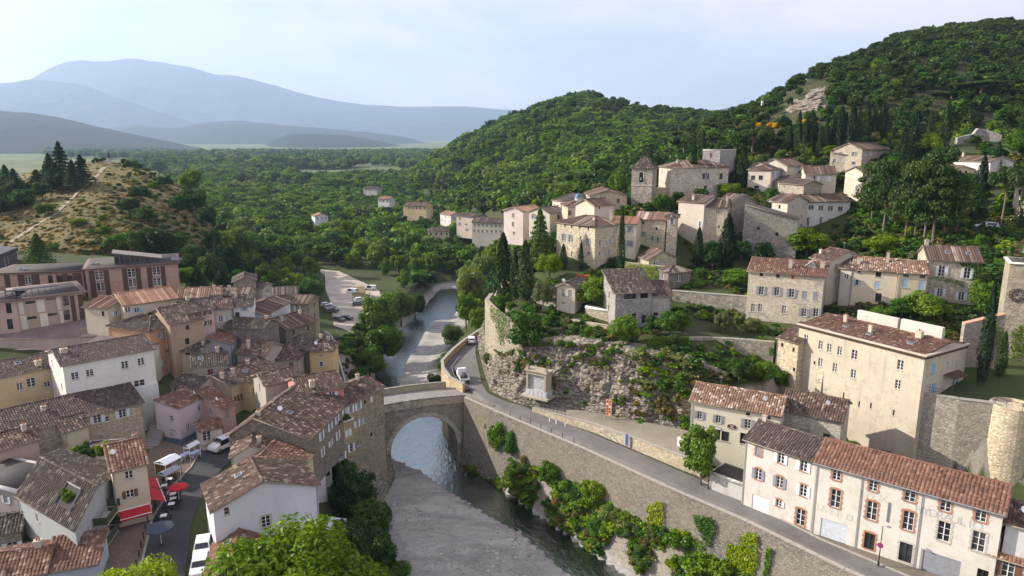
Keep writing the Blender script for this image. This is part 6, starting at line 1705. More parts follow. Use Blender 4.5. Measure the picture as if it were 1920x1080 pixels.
# --- dark conifers on the knoll
kn = [(119,352,266,54,'conifer'),(156,350,290,46,'conifer'),(98,356,288,44,'conifer'),(140,358,300,46,'conifer')]
for x, yb, yt, w, k in kn: T(k, 'cedar', x, yb, yt, w, 'dark cedar at the top of the knoll beside the statue', 'cedars on the knoll', lod='near')
for q in range(34):
    x = random.uniform(-20, 150); y = random.uniform(345, 405) - max(0, (x-70)*.35)
    if y > 412-(x-20)*.62: continue
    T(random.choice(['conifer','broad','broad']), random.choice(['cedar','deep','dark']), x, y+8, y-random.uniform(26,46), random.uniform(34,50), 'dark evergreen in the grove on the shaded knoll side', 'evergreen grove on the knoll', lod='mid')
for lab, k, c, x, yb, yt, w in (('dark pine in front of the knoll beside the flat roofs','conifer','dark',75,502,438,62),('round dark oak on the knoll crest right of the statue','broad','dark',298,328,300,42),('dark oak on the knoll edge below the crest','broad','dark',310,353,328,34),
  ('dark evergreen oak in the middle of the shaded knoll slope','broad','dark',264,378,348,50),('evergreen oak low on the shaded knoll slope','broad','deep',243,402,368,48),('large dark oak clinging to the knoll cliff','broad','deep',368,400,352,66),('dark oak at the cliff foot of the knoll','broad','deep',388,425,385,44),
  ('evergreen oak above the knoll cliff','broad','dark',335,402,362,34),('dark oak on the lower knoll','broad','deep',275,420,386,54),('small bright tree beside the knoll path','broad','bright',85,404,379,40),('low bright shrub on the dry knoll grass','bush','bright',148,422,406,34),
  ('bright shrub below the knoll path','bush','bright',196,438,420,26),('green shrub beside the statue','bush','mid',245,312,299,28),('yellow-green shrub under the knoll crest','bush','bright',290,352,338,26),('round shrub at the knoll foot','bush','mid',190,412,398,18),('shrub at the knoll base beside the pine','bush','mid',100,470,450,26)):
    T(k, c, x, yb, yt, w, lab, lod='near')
for q in range(26):
    x, y = random.uniform(0, 400), random.uniform(318, 470)
    b = hit(x, y)
    if b is None or b.y > 330: continue
    T('bush', random.choice(['dark','mid','olive','dry','dark']), x, y, y-random.uniform(4,9), random.uniform(7,16), 'small scrub bush on the dry knoll grass', 'scrub on the knoll', lod='mid')
# --- dark wood between knoll and old quarter
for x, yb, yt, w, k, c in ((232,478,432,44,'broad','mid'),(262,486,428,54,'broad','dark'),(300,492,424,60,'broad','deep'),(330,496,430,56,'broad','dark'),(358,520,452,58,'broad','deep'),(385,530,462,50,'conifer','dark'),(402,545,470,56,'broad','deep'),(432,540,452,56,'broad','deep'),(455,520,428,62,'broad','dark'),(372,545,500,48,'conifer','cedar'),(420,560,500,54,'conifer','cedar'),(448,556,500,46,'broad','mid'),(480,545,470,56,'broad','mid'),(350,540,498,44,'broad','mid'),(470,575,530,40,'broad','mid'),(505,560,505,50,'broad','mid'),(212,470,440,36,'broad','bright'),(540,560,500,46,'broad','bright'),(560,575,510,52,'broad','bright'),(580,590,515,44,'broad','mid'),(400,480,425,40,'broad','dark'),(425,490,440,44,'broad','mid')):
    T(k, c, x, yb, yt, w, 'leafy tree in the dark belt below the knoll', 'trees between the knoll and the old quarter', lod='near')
# --- banks of the river
bank = [('big rounded tree on the river bank beside the car park','broad','mid',712,650,546,84),('leafy tree left of the silver shed','broad','mid',700,640,566,56),('grey-green willow by the river bend','broad','willow',752,612,540,62),('olive-green tree leaning over the river','broad','mid',718,690,604,84),('dark tree at the water edge','broad','dark',778,596,548,48),('bright tree behind the willow','broad','bright',742,590,540,46),
  ('bushy tree above the river lane','broad','mid',694,712,648,56),('low leafy tree at the lane wall','broad','dark',676,735,684,44),('tree on the bank between lane and river','broad','mid',705,712,660,44),
  ('pale willow on the slope below the rampart','broad','willow',884,590,492,62),('light green tree at the foot of the rampart','broad','bright',874,622,548,50),('grey-green tree above the road bend','broad','willow',900,560,470,56),('bright poplar left of the rampart cypresses','tall','bright',922,548,470,44),('small light tree on the shingle behind the parapet','broad','willow',849,655,604,46),('shrubby tree below the rampart corner','broad','mid',892,632,575,40),('feathery shrub beside the road parapet','bush','willow',832,690,660,30),('dark bush on the shingle by the parapet','bush','dark',818,728,688,40)]
for lab, k, c, x, yb, yt, w in bank: T(k, c, x, yb, yt, w, lab, lod='near')
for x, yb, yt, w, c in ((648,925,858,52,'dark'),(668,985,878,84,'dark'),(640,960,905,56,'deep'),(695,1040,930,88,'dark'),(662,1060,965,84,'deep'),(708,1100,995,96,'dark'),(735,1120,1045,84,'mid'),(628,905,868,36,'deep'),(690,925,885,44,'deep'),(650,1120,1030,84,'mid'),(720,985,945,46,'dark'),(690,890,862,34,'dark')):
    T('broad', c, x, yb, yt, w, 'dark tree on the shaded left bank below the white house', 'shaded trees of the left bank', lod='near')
# --- right bank shrubs under the road wall
sh = [('leafy young tree at the bridge end under the road wall','broad','bright',940,862,778,56),('second young tree under the road wall','broad','bright',918,855,782,40),('tall shrub under the road wall','broad','mid',960,866,800,46),('orange-brown shrub at the bridge foot','bush','dry',905,836,806,24),('rust-coloured dry bush under the wall','bush','dry',985,880,850,34),
  ('round green shrub halfway along the road wall','broad','mid',1036,902,862,52),('spreading green shrub under the road wall','bush','mid',1070,935,890,52),('bright shrub against the foot of the road wall','broad','bright',1112,948,894,56),('dark green shrub beside the bright one','bush','dark',1085,950,905,46)]
for lab, k, c, x, yb, yt, w in sh: T(k, c, x, yb, yt, w, lab, lod='near')
for q in range(60):
    y = random.uniform(62, 122); f = random.uniform(.12, .97)
    r_, w_ = float(xR(y)), float(xW(y)); x = r_+(w_-r_)*f
    hh = random.uniform(1.0, 2.6)+ (1.6 if f > .45 and random.random() < .4 else 0) + (1.0 if y < 90 and random.random() < .5 else 0)
    plant('bush', random.choice(['mid','bright','dark','mid','dry','mid','mid','limey','bright']), (x, y, g1(x,y)-.1), hh, hh*random.uniform(1.0,1.6), 'low wild shrub on the bank under the road wall', 'shrubs on the bank under the road wall', lod='mid')
for q in range(26):
    y = random.uniform(60, 96); x = float(xR(y)) + random.uniform(.3, 3.2)
    hh = random.uniform(1.6, 3.6); plant('bush', random.choice(['mid','willow','mid','bright']), (x, y, g1(x,y)-.1), hh, hh*1.2, 'leafy bush at the green water edge on the near right bank', 'bushes at the near water edge', lod='near')
# --- cliff top and gardens
cl = [('big dense tree hanging over the monument','broad','mid',988,676,574,88),('round bright tree on the rampart garden','broad','bright',1030,524,474,58),('bushy tree beside the rampart wall','broad','mid',940,603,548,44),('round tree left of the small gabled house','broad','olive',1018,586,522,42),('large round olive-green tree beside the terrace','broad','mid',1113,582,515,80),('tree under the terrace wall','broad','mid',1168,648,586,64),('pair of round shrubs before the loggia house, larger one','broad','mid',1258,632,578,68),('smaller round shrub before the loggia house','broad','dark',1224,628,588,32),
 ('yellow flowering broom on the cliff edge','bush','yellow',1052,656,630,32),('dark shrub on the rock above the road bend','bush','dark',930,690,648,52),('green shrub beside the broom','bush','mid',1075,658,632,30),('lower tree against the cliff at the road','broad','mid',1226,792,722,44),('upper dark tree against the cliff','broad','dark',1212,752,700,34),('yellow-green shrub at the cliff foot','bush','limey',1208,796,768,30),
 ('clipped round garden tree left of the stone house','broad','mid',1380,540,500,64),('silver olive tree on the lower terrace, leftmost','broad','olive',1355,622,582,40),('silver olive tree on the lower terrace, middle','broad','olive',1386,618,585,28),('silver olive tree against the stone house','broad','olive',1410,624,592,36),
 ('bright tree below the long white house','broad','bright',1512,482,424,86),('leafy bush left of the bright tree','broad','mid',1475,474,438,44),('bright tree between pines and tile roofs','broad','bright',1650,478,438,66),('round bush below the pines','bush','mid',1610,470,444,48),('dark spreading tree before the ivy-sided house','broad','mid',1732,606,545,90),('bushy tree left of the spreading one','broad','mid',1690,596,556,60),('hedge-like bush behind the castle roof','bush','mid',1655,600,566,50),('large round tree in front of the ivy-sided house','broad','mid',1842,592,524,74),
 ('round bright tree below the castle ruin','broad','bright',1740,298,247,62),('big bright tree at the right edge','broad','bright',1906,300,240,50),('street tree with round crown beside the inn','broad','mid',1313,910,795,84),('bright tree against the castle-like house','broad','bright',1460,732,688,46),('dark tree behind the inn roof','broad','mid',1430,722,672,50),('tree behind the inn roof, left','broad','dark',1385,716,668,50),('bush at the annex wall','broad','bright',1448,672,636,36),
 ('ivy-like tree between the cypresses by the summerhouse','broad','dark',1335,508,445,44),('hedge bush by the summerhouse','bush','mid',1300,535,510,50),('bush behind the bell tower','broad','bright',1160,372,322,46),('bright bush right of the bell tower','broad','bright',1252,352,318,30),('bright tree in front of the manor','broad','bright',1365,372,340,54),('round tree among upper roofs','broad','mid',1445,378,350,30),('bright tree behind the cream gabled house','broad','bright',1555,296,270,40),('dark tree right of the bell tower roof','broad','mid',1250,392,368,32)]
for lab, k, c, x, yb, yt, w in cl: T(k, c, x, yb, yt, w, lab, lod='near')
# fill between the houses of the upper town
FOOT = np.array([(o.M[0][3], o.M[1][3], o.ex.x, o.ex.y, o.w, o.d) for o in ALLH])
def free_all(X, Y, m=1.2):
    dx, dy = np.asarray(X)[:,None]-FOOT[None,:,0], np.asarray(Y)[:,None]-FOOT[None,:,1]
    u = dx*FOOT[:,2]+dy*FOOT[:,3]; v = -dx*FOOT[:,3]+dy*FOOT[:,2]
    return ~((u > -m) & (u < FOOT[:,4]+m) & (v > -m) & (v < FOOT[:,5]+m)).any(1)
def free(x, y, m=1.2): return bool(free_all([x], [y], m)[0])
n = 0
for q in range(1500):
    y = random.uniform(108, 235); x = random.uniform(-8, .78*y)
    c = float(seg_dist(np.array([x]), np.array([y]), CLIFF)[0])
    if c < 1.2 or not free(x, y, 1.6): continue
    if 44 < x < 62 and 94 < y < 124: continue
    if x > 58 and y < 110: continue
    z = g1(x, y); px_, py_, dep = proj((x, y, z))
    if 1230 < px_ < 1420 and 560 < py_ < 660 and random.random() < .75: continue
    big = y > 165
    hh = random.uniform(1.2, 3.4) if not big else random.uniform(2.5, 6.5)
    k = 'bush' if hh < 3.2 else 'broad'
    cn_ = random.choice(['mid','dark','mid','bright','deep','olive'])
    where = ('on the cliff-top gardens' if y < 135 else 'around the palace and church' if px_ < 1290 else 'below the grey ruined-looking house' if px_ < 1500 and y < 172 else 'around the manor house' if px_ < 1500 else 'around the pine stand' if y < 185 else 'above the upper houses')
    plant(k, cn_, (x, y, z-.1), hh, hh*random.uniform(.85,1.25), dict(mid='mid-green', dark='dark green', bright='light green', deep='blackish green', olive='silvery green')[cn_] + (' garden shrub ' if k == 'bush' else ' small tree ') + where, 'greenery between the upper houses', lod='mid')
    n += 1
    if n > 120: break
# cliff-edge scrub and dry grass tufts
for q in range(45):
    s = random.random(); i = s*(len(cl_top)-1); k0 = int(i); f = i-k0
    a = Vector(cl_top[k0]).lerp(Vector(cl_top[min(k0+1, len(cl_top)-1)]), f); b = Vector(cl_foot[k0]).lerp(Vector(cl_foot[min(k0+1, len(cl_foot)-1)]), f)
    v = random.choice([1.0, 1.0, .95, .85, random.uniform(.1,.9)])
    p = b.lerp(a, v) + Vector((random.uniform(-.5,.5), random.uniform(0,1.0), -.2))
    hh = random.uniform(.5, 1.5); plant('bush', random.choice(['dry','mid','olive','dark','dry','mid']), p, hh, hh*1.7, 'small scrub plant growing out of the cliff', 'scrub on the cliff', lod='mid')
for q in range(22):
    px_, py_ = random.uniform(1575, 1720), 0
    py_ = 800 + (px_-1575)*.28 + random.uniform(-12, 25)
    b = at(px_, py_, 16.5); hh = random.uniform(.7, 1.8)
    b.z = drop(b.x, b.y)
    plant('bush', random.choice(['mid','bright','dry','dark']), b, hh, hh*1.5, 'wild shrub at the foot of the castle-like house', 'shrubs at the foot of the castle-like house', lod='mid')
# --- foreground plane trees
for lab, x, ytop, w, t_ in (('bright green plane tree filling the bottom edge of the view',545,984,360,60),('second plane tree crown at the bottom edge, further left',245,1028,210,62)):
    top = at_t(x, ytop, t_); gz = 12.5
    plant('broad', 'plane', (top.x, top.y-1.5, gz), (top.z-gz)*1.06, w*t_/FPX*1.12, lab, lod='huge')
T('broad', 'bright', 715, 1120, 1035, 70, 'feathery bright tree right of the plane tree', t=66)
# --- river wood in the valley: single trees near, one wooded mass beyond
def in_poly(x, y, P):
    c = False; j = len(P)-1
    for i in range(len(P)):
        if (P[i][1] > y) != (P[j][1] > y) and x < (P[j][0]-P[i][0])*(y-P[i][1])/(P[j][1]-P[i][1])+P[i][0]: c = not c
        j = i
    return c
PARK = pk_l + pk_r[::-1]
MEADOW = [(790,352),(870,344),(882,356),(850,378),(800,384),(772,372)]
FIELDS = [[(330,300),(480,296),(480,303),(330,306)],[(0,284),(60,284),(95,296),(60,300),(0,300)],[(560,306),(700,304),(700,309),(560,312)],[(150,300),(330,302),(330,309),(150,306)],[(480,330),(640,328),(640,334),(480,336)]]
placed = {}
def far_enough(x, y, m):
    i, j = int(x//7), int(y//7)
    for a in (i-1, i, i+1):
        for b in (j-1, j, j+1):
            for (u, v) in placed.get((a, b), ()):
                if (u-x)**2 + (v-y)**2 < m*m: return False
    placed.setdefault((i, j), []).append((x, y)); return True
kn_poly = [(-300,500),(-300,300),(180,298),(300,325),(395,385),(416,470),(420,492)]
n = 0
for q in range(6000):
    y = 205 + 190*random.random()**1.3; x = random.uniform(-.46*y, .07*y)
    if y < 300 and float(xL(y))-1 < x < float(xR(y))+1.5: continue
    if in_poly(x, y, PARK) or in_poly(x-2, y, PARK) or in_poly(x+2, y, PARK): continue
    if x < -48 and y < 215: continue
    if not free(x, y, 3.0): continue
    z = drop(x, y); px_, py_, dep = proj((x, y, z))
    if in_poly(px_, py_, kn_poly): continue
    if in_poly(px_, py_, MEADOW): continue
    if 590 < px_ < 720 and 505 < py_ < 640 and x < -40 and y < 290: continue
    if 735 < px_ < 870 and 545 < py_ < 720: continue
    if not far_enough(x, y, 6.2): continue
    hh = random.uniform(7, 12.5); wd = hh*random.uniform(.85,1.15)
    cn_ = random.choice(['mid','mid','bright','dark','willow','mid','bright'])
    where = 'left of the car park' if px_ < 585 else 'behind the car park' if px_ < 740 else 'around the river bend' if px_ < 870 else 'below the convent-like building'
    lab_ = ('tall ' if hh > 10 else 'low ') + dict(mid='mid-green', bright='light green', dark='dark green', willow='grey-green')[cn_] + ' tree in the river wood ' + where + (', near edge' if dep < 300 else ', farther back')
    plant(random.choice(['broad','broad','tall']), cn_, (x, y, z-.2), hh, wd, lab_, 'trees of the river wood', lod='mid')
    n += 1
    if n >= 140: break
# forest mass: points carrying size, turn and kind
fv = bpy.data.collections.new('forest_kinds')
kinds = []
for i, (k, c) in enumerate((('broad','mid'),('broad','dark'),('broad','bright'),('tall','mid'),('broad','deep'),('pine','pine'),('umbrella','pine'),('broad','willow'))):
    V, F = crown(k, i+20, 620 if k in ('broad','tall') else 520, .085 if k in ('broad','tall') else .085)
    me = np_mesh('forest_tree', V, F, m_leaf(LEAFC[c], 1.0, .38))
    ob = bpy.data.objects.new('forest_tree_%02d' % i, me); fv.objects.link(ob); kinds.append(ob)
pts, scl, idx, rot = [], [], [], []
def fadd(p, h, w, k):
    pts.append(p); scl.append((w, w, h)); idx.append(k); rot.append(random.uniform(0, 6.28))
def scatter_grid(G, per_m2, h0, h1, kinds_, ok=None, hmax=1e9):
    A, B, C_, D = G[:-1,:-1], G[1:,:-1], G[1:,1:], G[:-1,1:]
    ar = .5*(np.linalg.norm(np.cross(B-A, C_-A), axis=-1) + np.linalg.norm(np.cross(C_-A, D-A), axis=-1))
    cnt = rng.poisson(ar*per_m2)
    for i, j in zip(*np.nonzero(cnt)):
        for _ in range(cnt[i, j]):
            u, v = random.random(), random.random()
            p = (A[i,j]*(1-u)+B[i,j]*u)*(1-v) + (D[i,j]*(1-u)+C_[i,j]*u)*v
            k = ok(p) if ok else 1
            if k <= 0 or random.random() > k: continue
            h = h0+(h1-h0)*random.random()**1.6; fadd(tuple(p-np.array([0,0,.3])), h, h*random.uniform(.85,1.25), random.choice(kinds_))
def ok_mid(p):
    px_, py_, dep = proj(p)
    if in_poly(px_, py_, MEADOW): return .02
    return 1
def ok_cast(p):
    px_, py_, dep = proj(p)
    if 1462 < px_ < 1552 and 150 < py_ < 218 and vnoise(np.array([p]), 14.)[0] > -.35: return .12
    if 1725 < px_ < 1800 and 138 < py_ < 165 and vnoise(np.array([p]), 9.)[0] > -.1: return .1
    if 1400 < px_ < 1525 and 218 < py_ < 236: return .25
    return 1
scatter_grid(MH[:,1:44], .026, 3.5, 10.5, [0,1,4,4,1,0,2,5,3,6,5])
scatter_grid(CH[:,1:48], .060, 3.0, 6.5, [1,4,4,5,0,1,5,6,4], ok_cast)
scatter_grid(KN[60:,40:], .01, 2, 4, [1,4])
for x0, x1, y0, y1, num, h0, h1 in ((-.46,.09,215,345,900,6,11),(-.5,.2,330,640,2800,7,12),(-.62,.12,600,1300,5200,8,14),(-.66,.1,1250,2700,5200,12,24)):
    yy = np.sqrt(rng.uniform(y0*y0, y1*y1, num)); xx = yy*rng.uniform(x0, x1, num)
    fr_ = free_all(xx, yy, 4.); nn = vnoise(np.stack([xx, yy, 0*xx], 1), 130.)
    for x, y, f_, n_ in zip(xx, yy, fr_, nn):
        if not f_ or (y > 560 and n_ > .32): continue
        if y < 300 and float(xL(y))-1 < x < float(xR(y))+1.5: continue
        if y < 400 and not far_enough(x, y, 5.5): continue
        if in_poly(x, y, PARK) or (y < 300 and x > -100 and x < -38): continue
        z = drop(x, y); px_, py_, dep = proj((x, y, z))
        if 735 < px_ < 870 and 545 < py_ < 720: continue
        if in_poly(px_, py_, kn_poly) or in_poly(px_, py_, MEADOW) or any(in_poly(px_, py_, f) for f in FIELDS): continue
        h = random.uniform(h0, h1); fadd((x, y, z-.3), h, h*random.uniform(.9,1.5), random.choice([0,0,1,2,3,4,7,0]))
def scatter(name, label, cat, coll, pts, scl, idx, rot):
    """one mass of plants: points carrying size, turn and kind"""
    fm = bpy.data.meshes.new(name); fm.from_pydata(pts, [], [])
    for nm, ty, data in (('scl','FLOAT_VECTOR',np.array(scl)),('idx','INT',np.array(idx)),('rot','FLOAT',np.array(rot))):
        at_ = fm.attributes.new(nm, ty, 'POINT')
        at_.data.foreach_set('vector' if ty == 'FLOAT_VECTOR' else 'value', data.ravel().astype(np.int32 if ty == 'INT' else np.float32))
    ob = link(bpy.data.objects.new(name, fm)); ob['kind'] = 'stuff'; tag(ob, label, cat)
    ng = bpy.data.node_groups.new(name+'_scatter', 'GeometryNodeTree')
    ng.interface.new_socket('Geometry', in_out='INPUT', socket_type='NodeSocketGeometry'); ng.interface.new_socket('Geometry', in_out='OUTPUT', socket_type='NodeSocketGeometry')
    gi, go = ng.nodes.new('NodeGroupInput'), ng.nodes.new('NodeGroupOutput')
    ip = ng.nodes.new('GeometryNodeInstanceOnPoints'); ci = ng.nodes.new('GeometryNodeCollectionInfo')
    ci.inputs['Collection'].default_value = coll; ci.inputs['Separate Children'].default_value = True; ci.inputs['Reset Children'].default_value = True
    def named(n, ty):
        a = ng.nodes.new('GeometryNodeInputNamedAttribute'); a.data_type = ty; a.inputs[0].default_value = n; return a.outputs[0]
    ce = ng.nodes.new('ShaderNodeCombineXYZ'); er = ng.nodes.new('FunctionNodeEulerToRotation')
    L_ = ng.links.new
    L_(gi.outputs[0], ip.inputs['Points']); L_(ci.outputs[0], ip.inputs['Instance']); ip.inputs['Pick Instance'].default_value = True
    L_(named('idx','INT'), ip.inputs['Instance Index']); L_(named('scl','FLOAT_VECTOR'), ip.inputs['Scale'])
    L_(named('rot','FLOAT'), ce.inputs[2]); L_(ce.outputs[0], er.inputs[0]); L_(er.outputs[0], ip.inputs['Rotation'])
    L_(ip.outputs[0], go.inputs[0])
    md = ob.modifiers.new('scatter', 'NODES'); md.node_group = ng
    return ob
scatter('forest', 'dense green woodland covering the hills and the valley floor', 'forest', fv, pts, scl, idx, rot)
# undergrowth: low leafy cover on banks, terraces and slopes
uv_ = bpy.data.collections.new('undergrowth_kinds')
for i, (c, k) in enumerate((('mid',0),('dark',1),('bright',2),('dry',3),('olive',0),('deep',1),('straw',2))):
    V, F = crown('bush', 40+k, 300, .11)
    uv_.objects.link(bpy.data.objects.new('undergrowth_plant_%02d' % i, np_mesh('undergrowth_plant', V, F, m_leaf(LEAFC[c], 1.0, .25))))
pts, scl, idx, rot = [], [], [], []
yy = rng.uniform(106, 238, 7000); xx = -9 + rng.random(7000)*(.80*yy+9)
cc = seg_dist(xx, yy, CLIFF); P3 = np.stack([xx, yy, 0*xx], 1)
okk = (cc > 3.2) & ~((xx > 56) & (yy < 104)) & free_all(xx, yy, .7) & (vnoise(P3, 7.) > -.45)
zz_ = g(xx, yy)
for x, y, z in zip(xx[okk], yy[okk], zz_[okk]):
    px_, py_, dep = proj((x, y, z))
    if 1290 < px_ < 1420 and 600 < py_ < 645: continue
    h = random.uniform(.5, 1.7)*(1.7 if y > 185 or x > 85 else 1.0); fadd((x, y, z-.1), h, h*random.uniform(1.2,2.2), random.choice([0,0,1,2,5,1,3,4]))
for q in range(2600):
    y = random.uniform(45, 124); f = random.uniform(.0, 1.0)**(1.0 if q % 3 else 2.6); r_, w_ = float(xR(y)), float(xW(y)); x = r_+(w_-r_)*f
    if vnoise(np.array([(x,y,5)]), 5.)[0] < -.45: continue
    h = random.uniform(.4, 1.6); fadd((x, y, g1(x,y)-.08), h, h*random.uniform(1.2,2.4), random.choice([0,0,2,2,4,1,3]))
for q in range(700):   # left bank
    y = random.uniform(62, 215); x = float(xL(y)) - random.uniform(.5, 9)
    if not free(x, y, .5) or (130 < y < 190 and x < float(np.interp(y,[p_[1] for p_ in la],[p_[0] for p_ in la]))+.8): continue
    h = random.uniform(.7, 2.2); fadd((x, y, g1(x,y)-.1), h, h*1.5, random.choice([0,1,5,1,0]))
for q in range(1300):   # knoll slope, right part and lower edge
    b = hit(random.uniform(0, 410), random.uniform(310, 480))
    if b is None or b.y > 330: continue
    px_, py_, dep = proj(b)
    if px_ < 230-(py_-330)*.6 and random.random() < .85: continue
    h = random.uniform(.4, 1.5); fadd(tuple(b-Vector((0,0,.1))), h, h*random.uniform(1.3,2.4), random.choice([1,0,3,4,6] if px_ < 260 else [1,5,3,1,4]))
for q in range(2600):   # dry grass on the knoll
    b = hit(random.uniform(-10, 400), random.uniform(303, 478))
    if b is None or b.y > 330: continue
    h = random.uniform(.25, .7); fadd(tuple(b-Vector((0,0,.08))), h, h*random.uniform(1.5,3.5), random.choice([6,6,6,3,4]))
for q in range(800):   # plants rooted in the cliff
    s = rng.random()*(len(cl_top)-1); k0 = int(s); f = s-k0
    a = Vector(cl_top[k0]).lerp(Vector(cl_top[k0+1]), f); b = Vector(cl_foot[k0]).lerp(Vector(cl_foot[k0+1]), f)
    v = random.random()**.45; p = b.lerp(a, v)
    if vnoise(np.array([tuple(p)]), 4.)[0] < .15 and v < .93 and p.x < 21: continue
    h = random.uniform(.3, 1.1)*(1.7 if p.x > 21 else 1.0); fadd((p.x-.2, p.y-.4, p.z-.2), h, h*1.8, random.choice([0,1,3,4,2,3]))
for q in range(900):   # hillside going on past the clock tower
    y = random.uniform(70, 235); x = y*random.uniform(.78, 1.15)
    if free(x, y, 1.0) and (y > 100 or x > 84): h = random.uniform(1.0, 3.6); fadd((x, y, g1(x,y)-.15), h, h*random.uniform(1.2,1.9), random.choice([0,1,2,5,1,0]))
scatter('undergrowth', 'low wild shrubs and weeds covering banks and terraces', 'undergrowth', uv_, pts, scl, idx, rot)
# yellow broom along the castle hill
for q in range(28):
    x = random.choice([random.uniform(1378,1425), random.uniform(1440,1470), random.uniform(1498,1532)])
    T('bush', 'yellow', x, 236+random.uniform(-5,5), 224+random.uniform(-4,5), random.uniform(9,16), 'yellow flowering broom in the bright band on the castle hill', 'broom on the castle hill', lod='mid')

# loose stones on the shingle bars
sv = bpy.data.collections.new('stone_kinds')
for i in range(4):
    d = sphere_pts(26); d *= (1+rng.normal(0,.16,(26,1))); bm = bmesh.new()
    for q in d: bm.verts.new(q*np.array([.5,.4,.24]))
    bmesh.ops.convex_hull(bm, input=bm.verts[:]); me = bpy.data.meshes.new('stone'); bm.to_mesh(me); bm.free()
    me.materials.append(m_plain('river_stone_%d' % i, [(.34,.33,.30),(.45,.43,.39),(.22,.21,.19),(.30,.27,.22)][i], .9)); sv.objects.link(bpy.data.objects.new('stone_%02d' % i, me))
pts, scl, idx, rot = [], [], [], []
yy = rng.uniform(55, 205, 9000); xx = np.where(yy < 128, xL(yy)+rng.random(9000)*(xG(yy)+1.0-xL(yy)), xR(yy)-1+rng.random(9000)*(xW(yy)-xR(yy)))
ok_ = vnoise(np.stack([xx, yy, 0*xx], 1), 6.) > -.2; zz_ = g(xx, yy)
for x, y, z in zip(xx[ok_], yy[ok_], zz_[ok_]):
    if -.25 < z < 2.2: fadd((x, y, z), .15+.75*random.random()**5, .18+.75*random.random()**5, random.randrange(4))
scatter('river_stones', 'loose pale stones strewn over the shingle bars', 'stones', sv, pts, scl, idx, rot)
# ================================================================== walls, bridge, monument, street things
def wall_run(name, label, line, th, bottom, mat, coping=None, cat='wall', side=1, cop=.22):
    """wall along a 3-D polyline of its top edge; bottom is a height or a function of (x, y)"""
    L = [Vector(p) for p in line]; mb = MB(); n = len(L)
    off = offs([(p.x, p.y) for p in L], -th*side)
    top2 = [Vector((q[0], q[1], p.z)) for p, q in zip(L, off)]
    bz = [bottom(p.x, p.y) if callable(bottom) else bottom for p in L]
    for i in range(n-1):
        a, b, c, d = L[i], L[i+1], top2[i+1], top2[i]
        al, bl, cl_, dl = (Vector((v.x, v.y, z)) for v, z in ((a,bz[i]),(b,bz[i+1]),(c,bz[i+1]),(d,bz[i])))
        mb.quad(a,b,c,d); mb.quad(al,bl,b,a); mb.quad(d,c,cl_,dl)
    for i in (0, n-1):
        a, d = L[i], top2[i]; mb.quad(a, d, Vector((d.x,d.y,bz[i])), Vector((a.x,a.y,bz[i])))
    o = tag(mb.obj(name, mat), label, cat)
    if coping:
        cb = MB(); oa = offs([(p.x,p.y) for p in L], .07*side); ob = offs([(p.x,p.y) for p in L], -(th+.07)*side)
        # coping stones, one by one
        for i in range(n-1):
            sl = (L[i+1]-L[i]).length; k = max(1, int(sl/1.4))
            for j in range(k):
                f0, f1 = j/k, (j+.975)/k
                q = []
                for f in (f0, f1):
                    for e in (oa, ob):
                        x = e[i][0]*(1-f)+e[i+1][0]*f; y = e[i][1]*(1-f)+e[i+1][1]*f
                        q.append((x, y, L[i].z*(1-f)+L[i+1].z*f))
                m2 = MB(); lo = [q[0],q[2],q[3],q[1]]; hi = [(x,y,z+cop) for x,y,z in lo]
                m2.quad(*hi)
                for s_ in range(4): m2.quad(lo[s_], lo[(s_+1)%4], hi[(s_+1)%4], hi[s_])
                m2.obj('coping_stone', coping, o)
    return o
WST = ST((.245,.225,.19), 2.6, .35)
WST2 = ST((.50,.44,.33), 2.2, .3)
lowz = lambda x, y: min(g1(x-1.2, y-1.0), g1(x, y)) - .8
zr = 13.0
Wn = [p for p in WALL if p[1] <= 123]
def densify(l, k=3):
    out = []
    for a, b in zip(l[:-1], l[1:]):
        for i in range(k): out.append(tuple(a[j]+(b[j]-a[j])*i/k for j in range(len(a))))
    return out + [l[-1]]
Wd = densify(Wn, 2)
# battered body up to the road, then a narrow parapet on it
body = MB(); f_, t_ = Wd, offs(Wd, .0)
out = offs(Wd, .55); inn = offs(Wd, -2.1)
for i in range(len(Wd)-1):
    z0, z1 = lowz(*out[i]), lowz(*out[i+1])
    lo0, lo1 = (*out[i], z0-.5), (*out[i+1], z1-.5); up0, up1 = (*Wd[i], zr+.04), (*Wd[i+1], zr+.04)
    body.quad(lo0, lo1, up1, up0); body.quad(up0, up1, (*inn[i+1], zr+.04), (*inn[i], zr+.04))
rw = tag(body.obj('retaining_wall', WST), 'long rubble stone retaining wall carrying the road above the river', 'wall')
wall_run('parapet', 'low stone parapet along the river side of the road', [(x,y,zr+.5) for x, y in Wd], .42, zr-.2, WST, KERB, side=1, cop=.1)
Wu = [p for p in WALL if p[1] >= 128]
wall_run('parapet', 'curved yellowish parapet wall of the road beyond the bridge', [(x,y,zr+1.3) for x, y in densify(Wu, 2)], .5, lambda x, y: min(g1(x-2,y), 4)-1, ST((.52,.43,.27),1.6,.3), KERB, side=1, cop=.16)
bod2 = MB(); inn2 = offs(Wu, -2.1)
for i in range(len(Wu)-1): bod2.quad((*Wu[i],zr+.05),(*Wu[i+1],zr+.05),(*inn2[i+1],zr+.05),(*inn2[i],zr+.05))
bod2.obj('road_shoulder', ASPH2)['kind'] = 'structure'
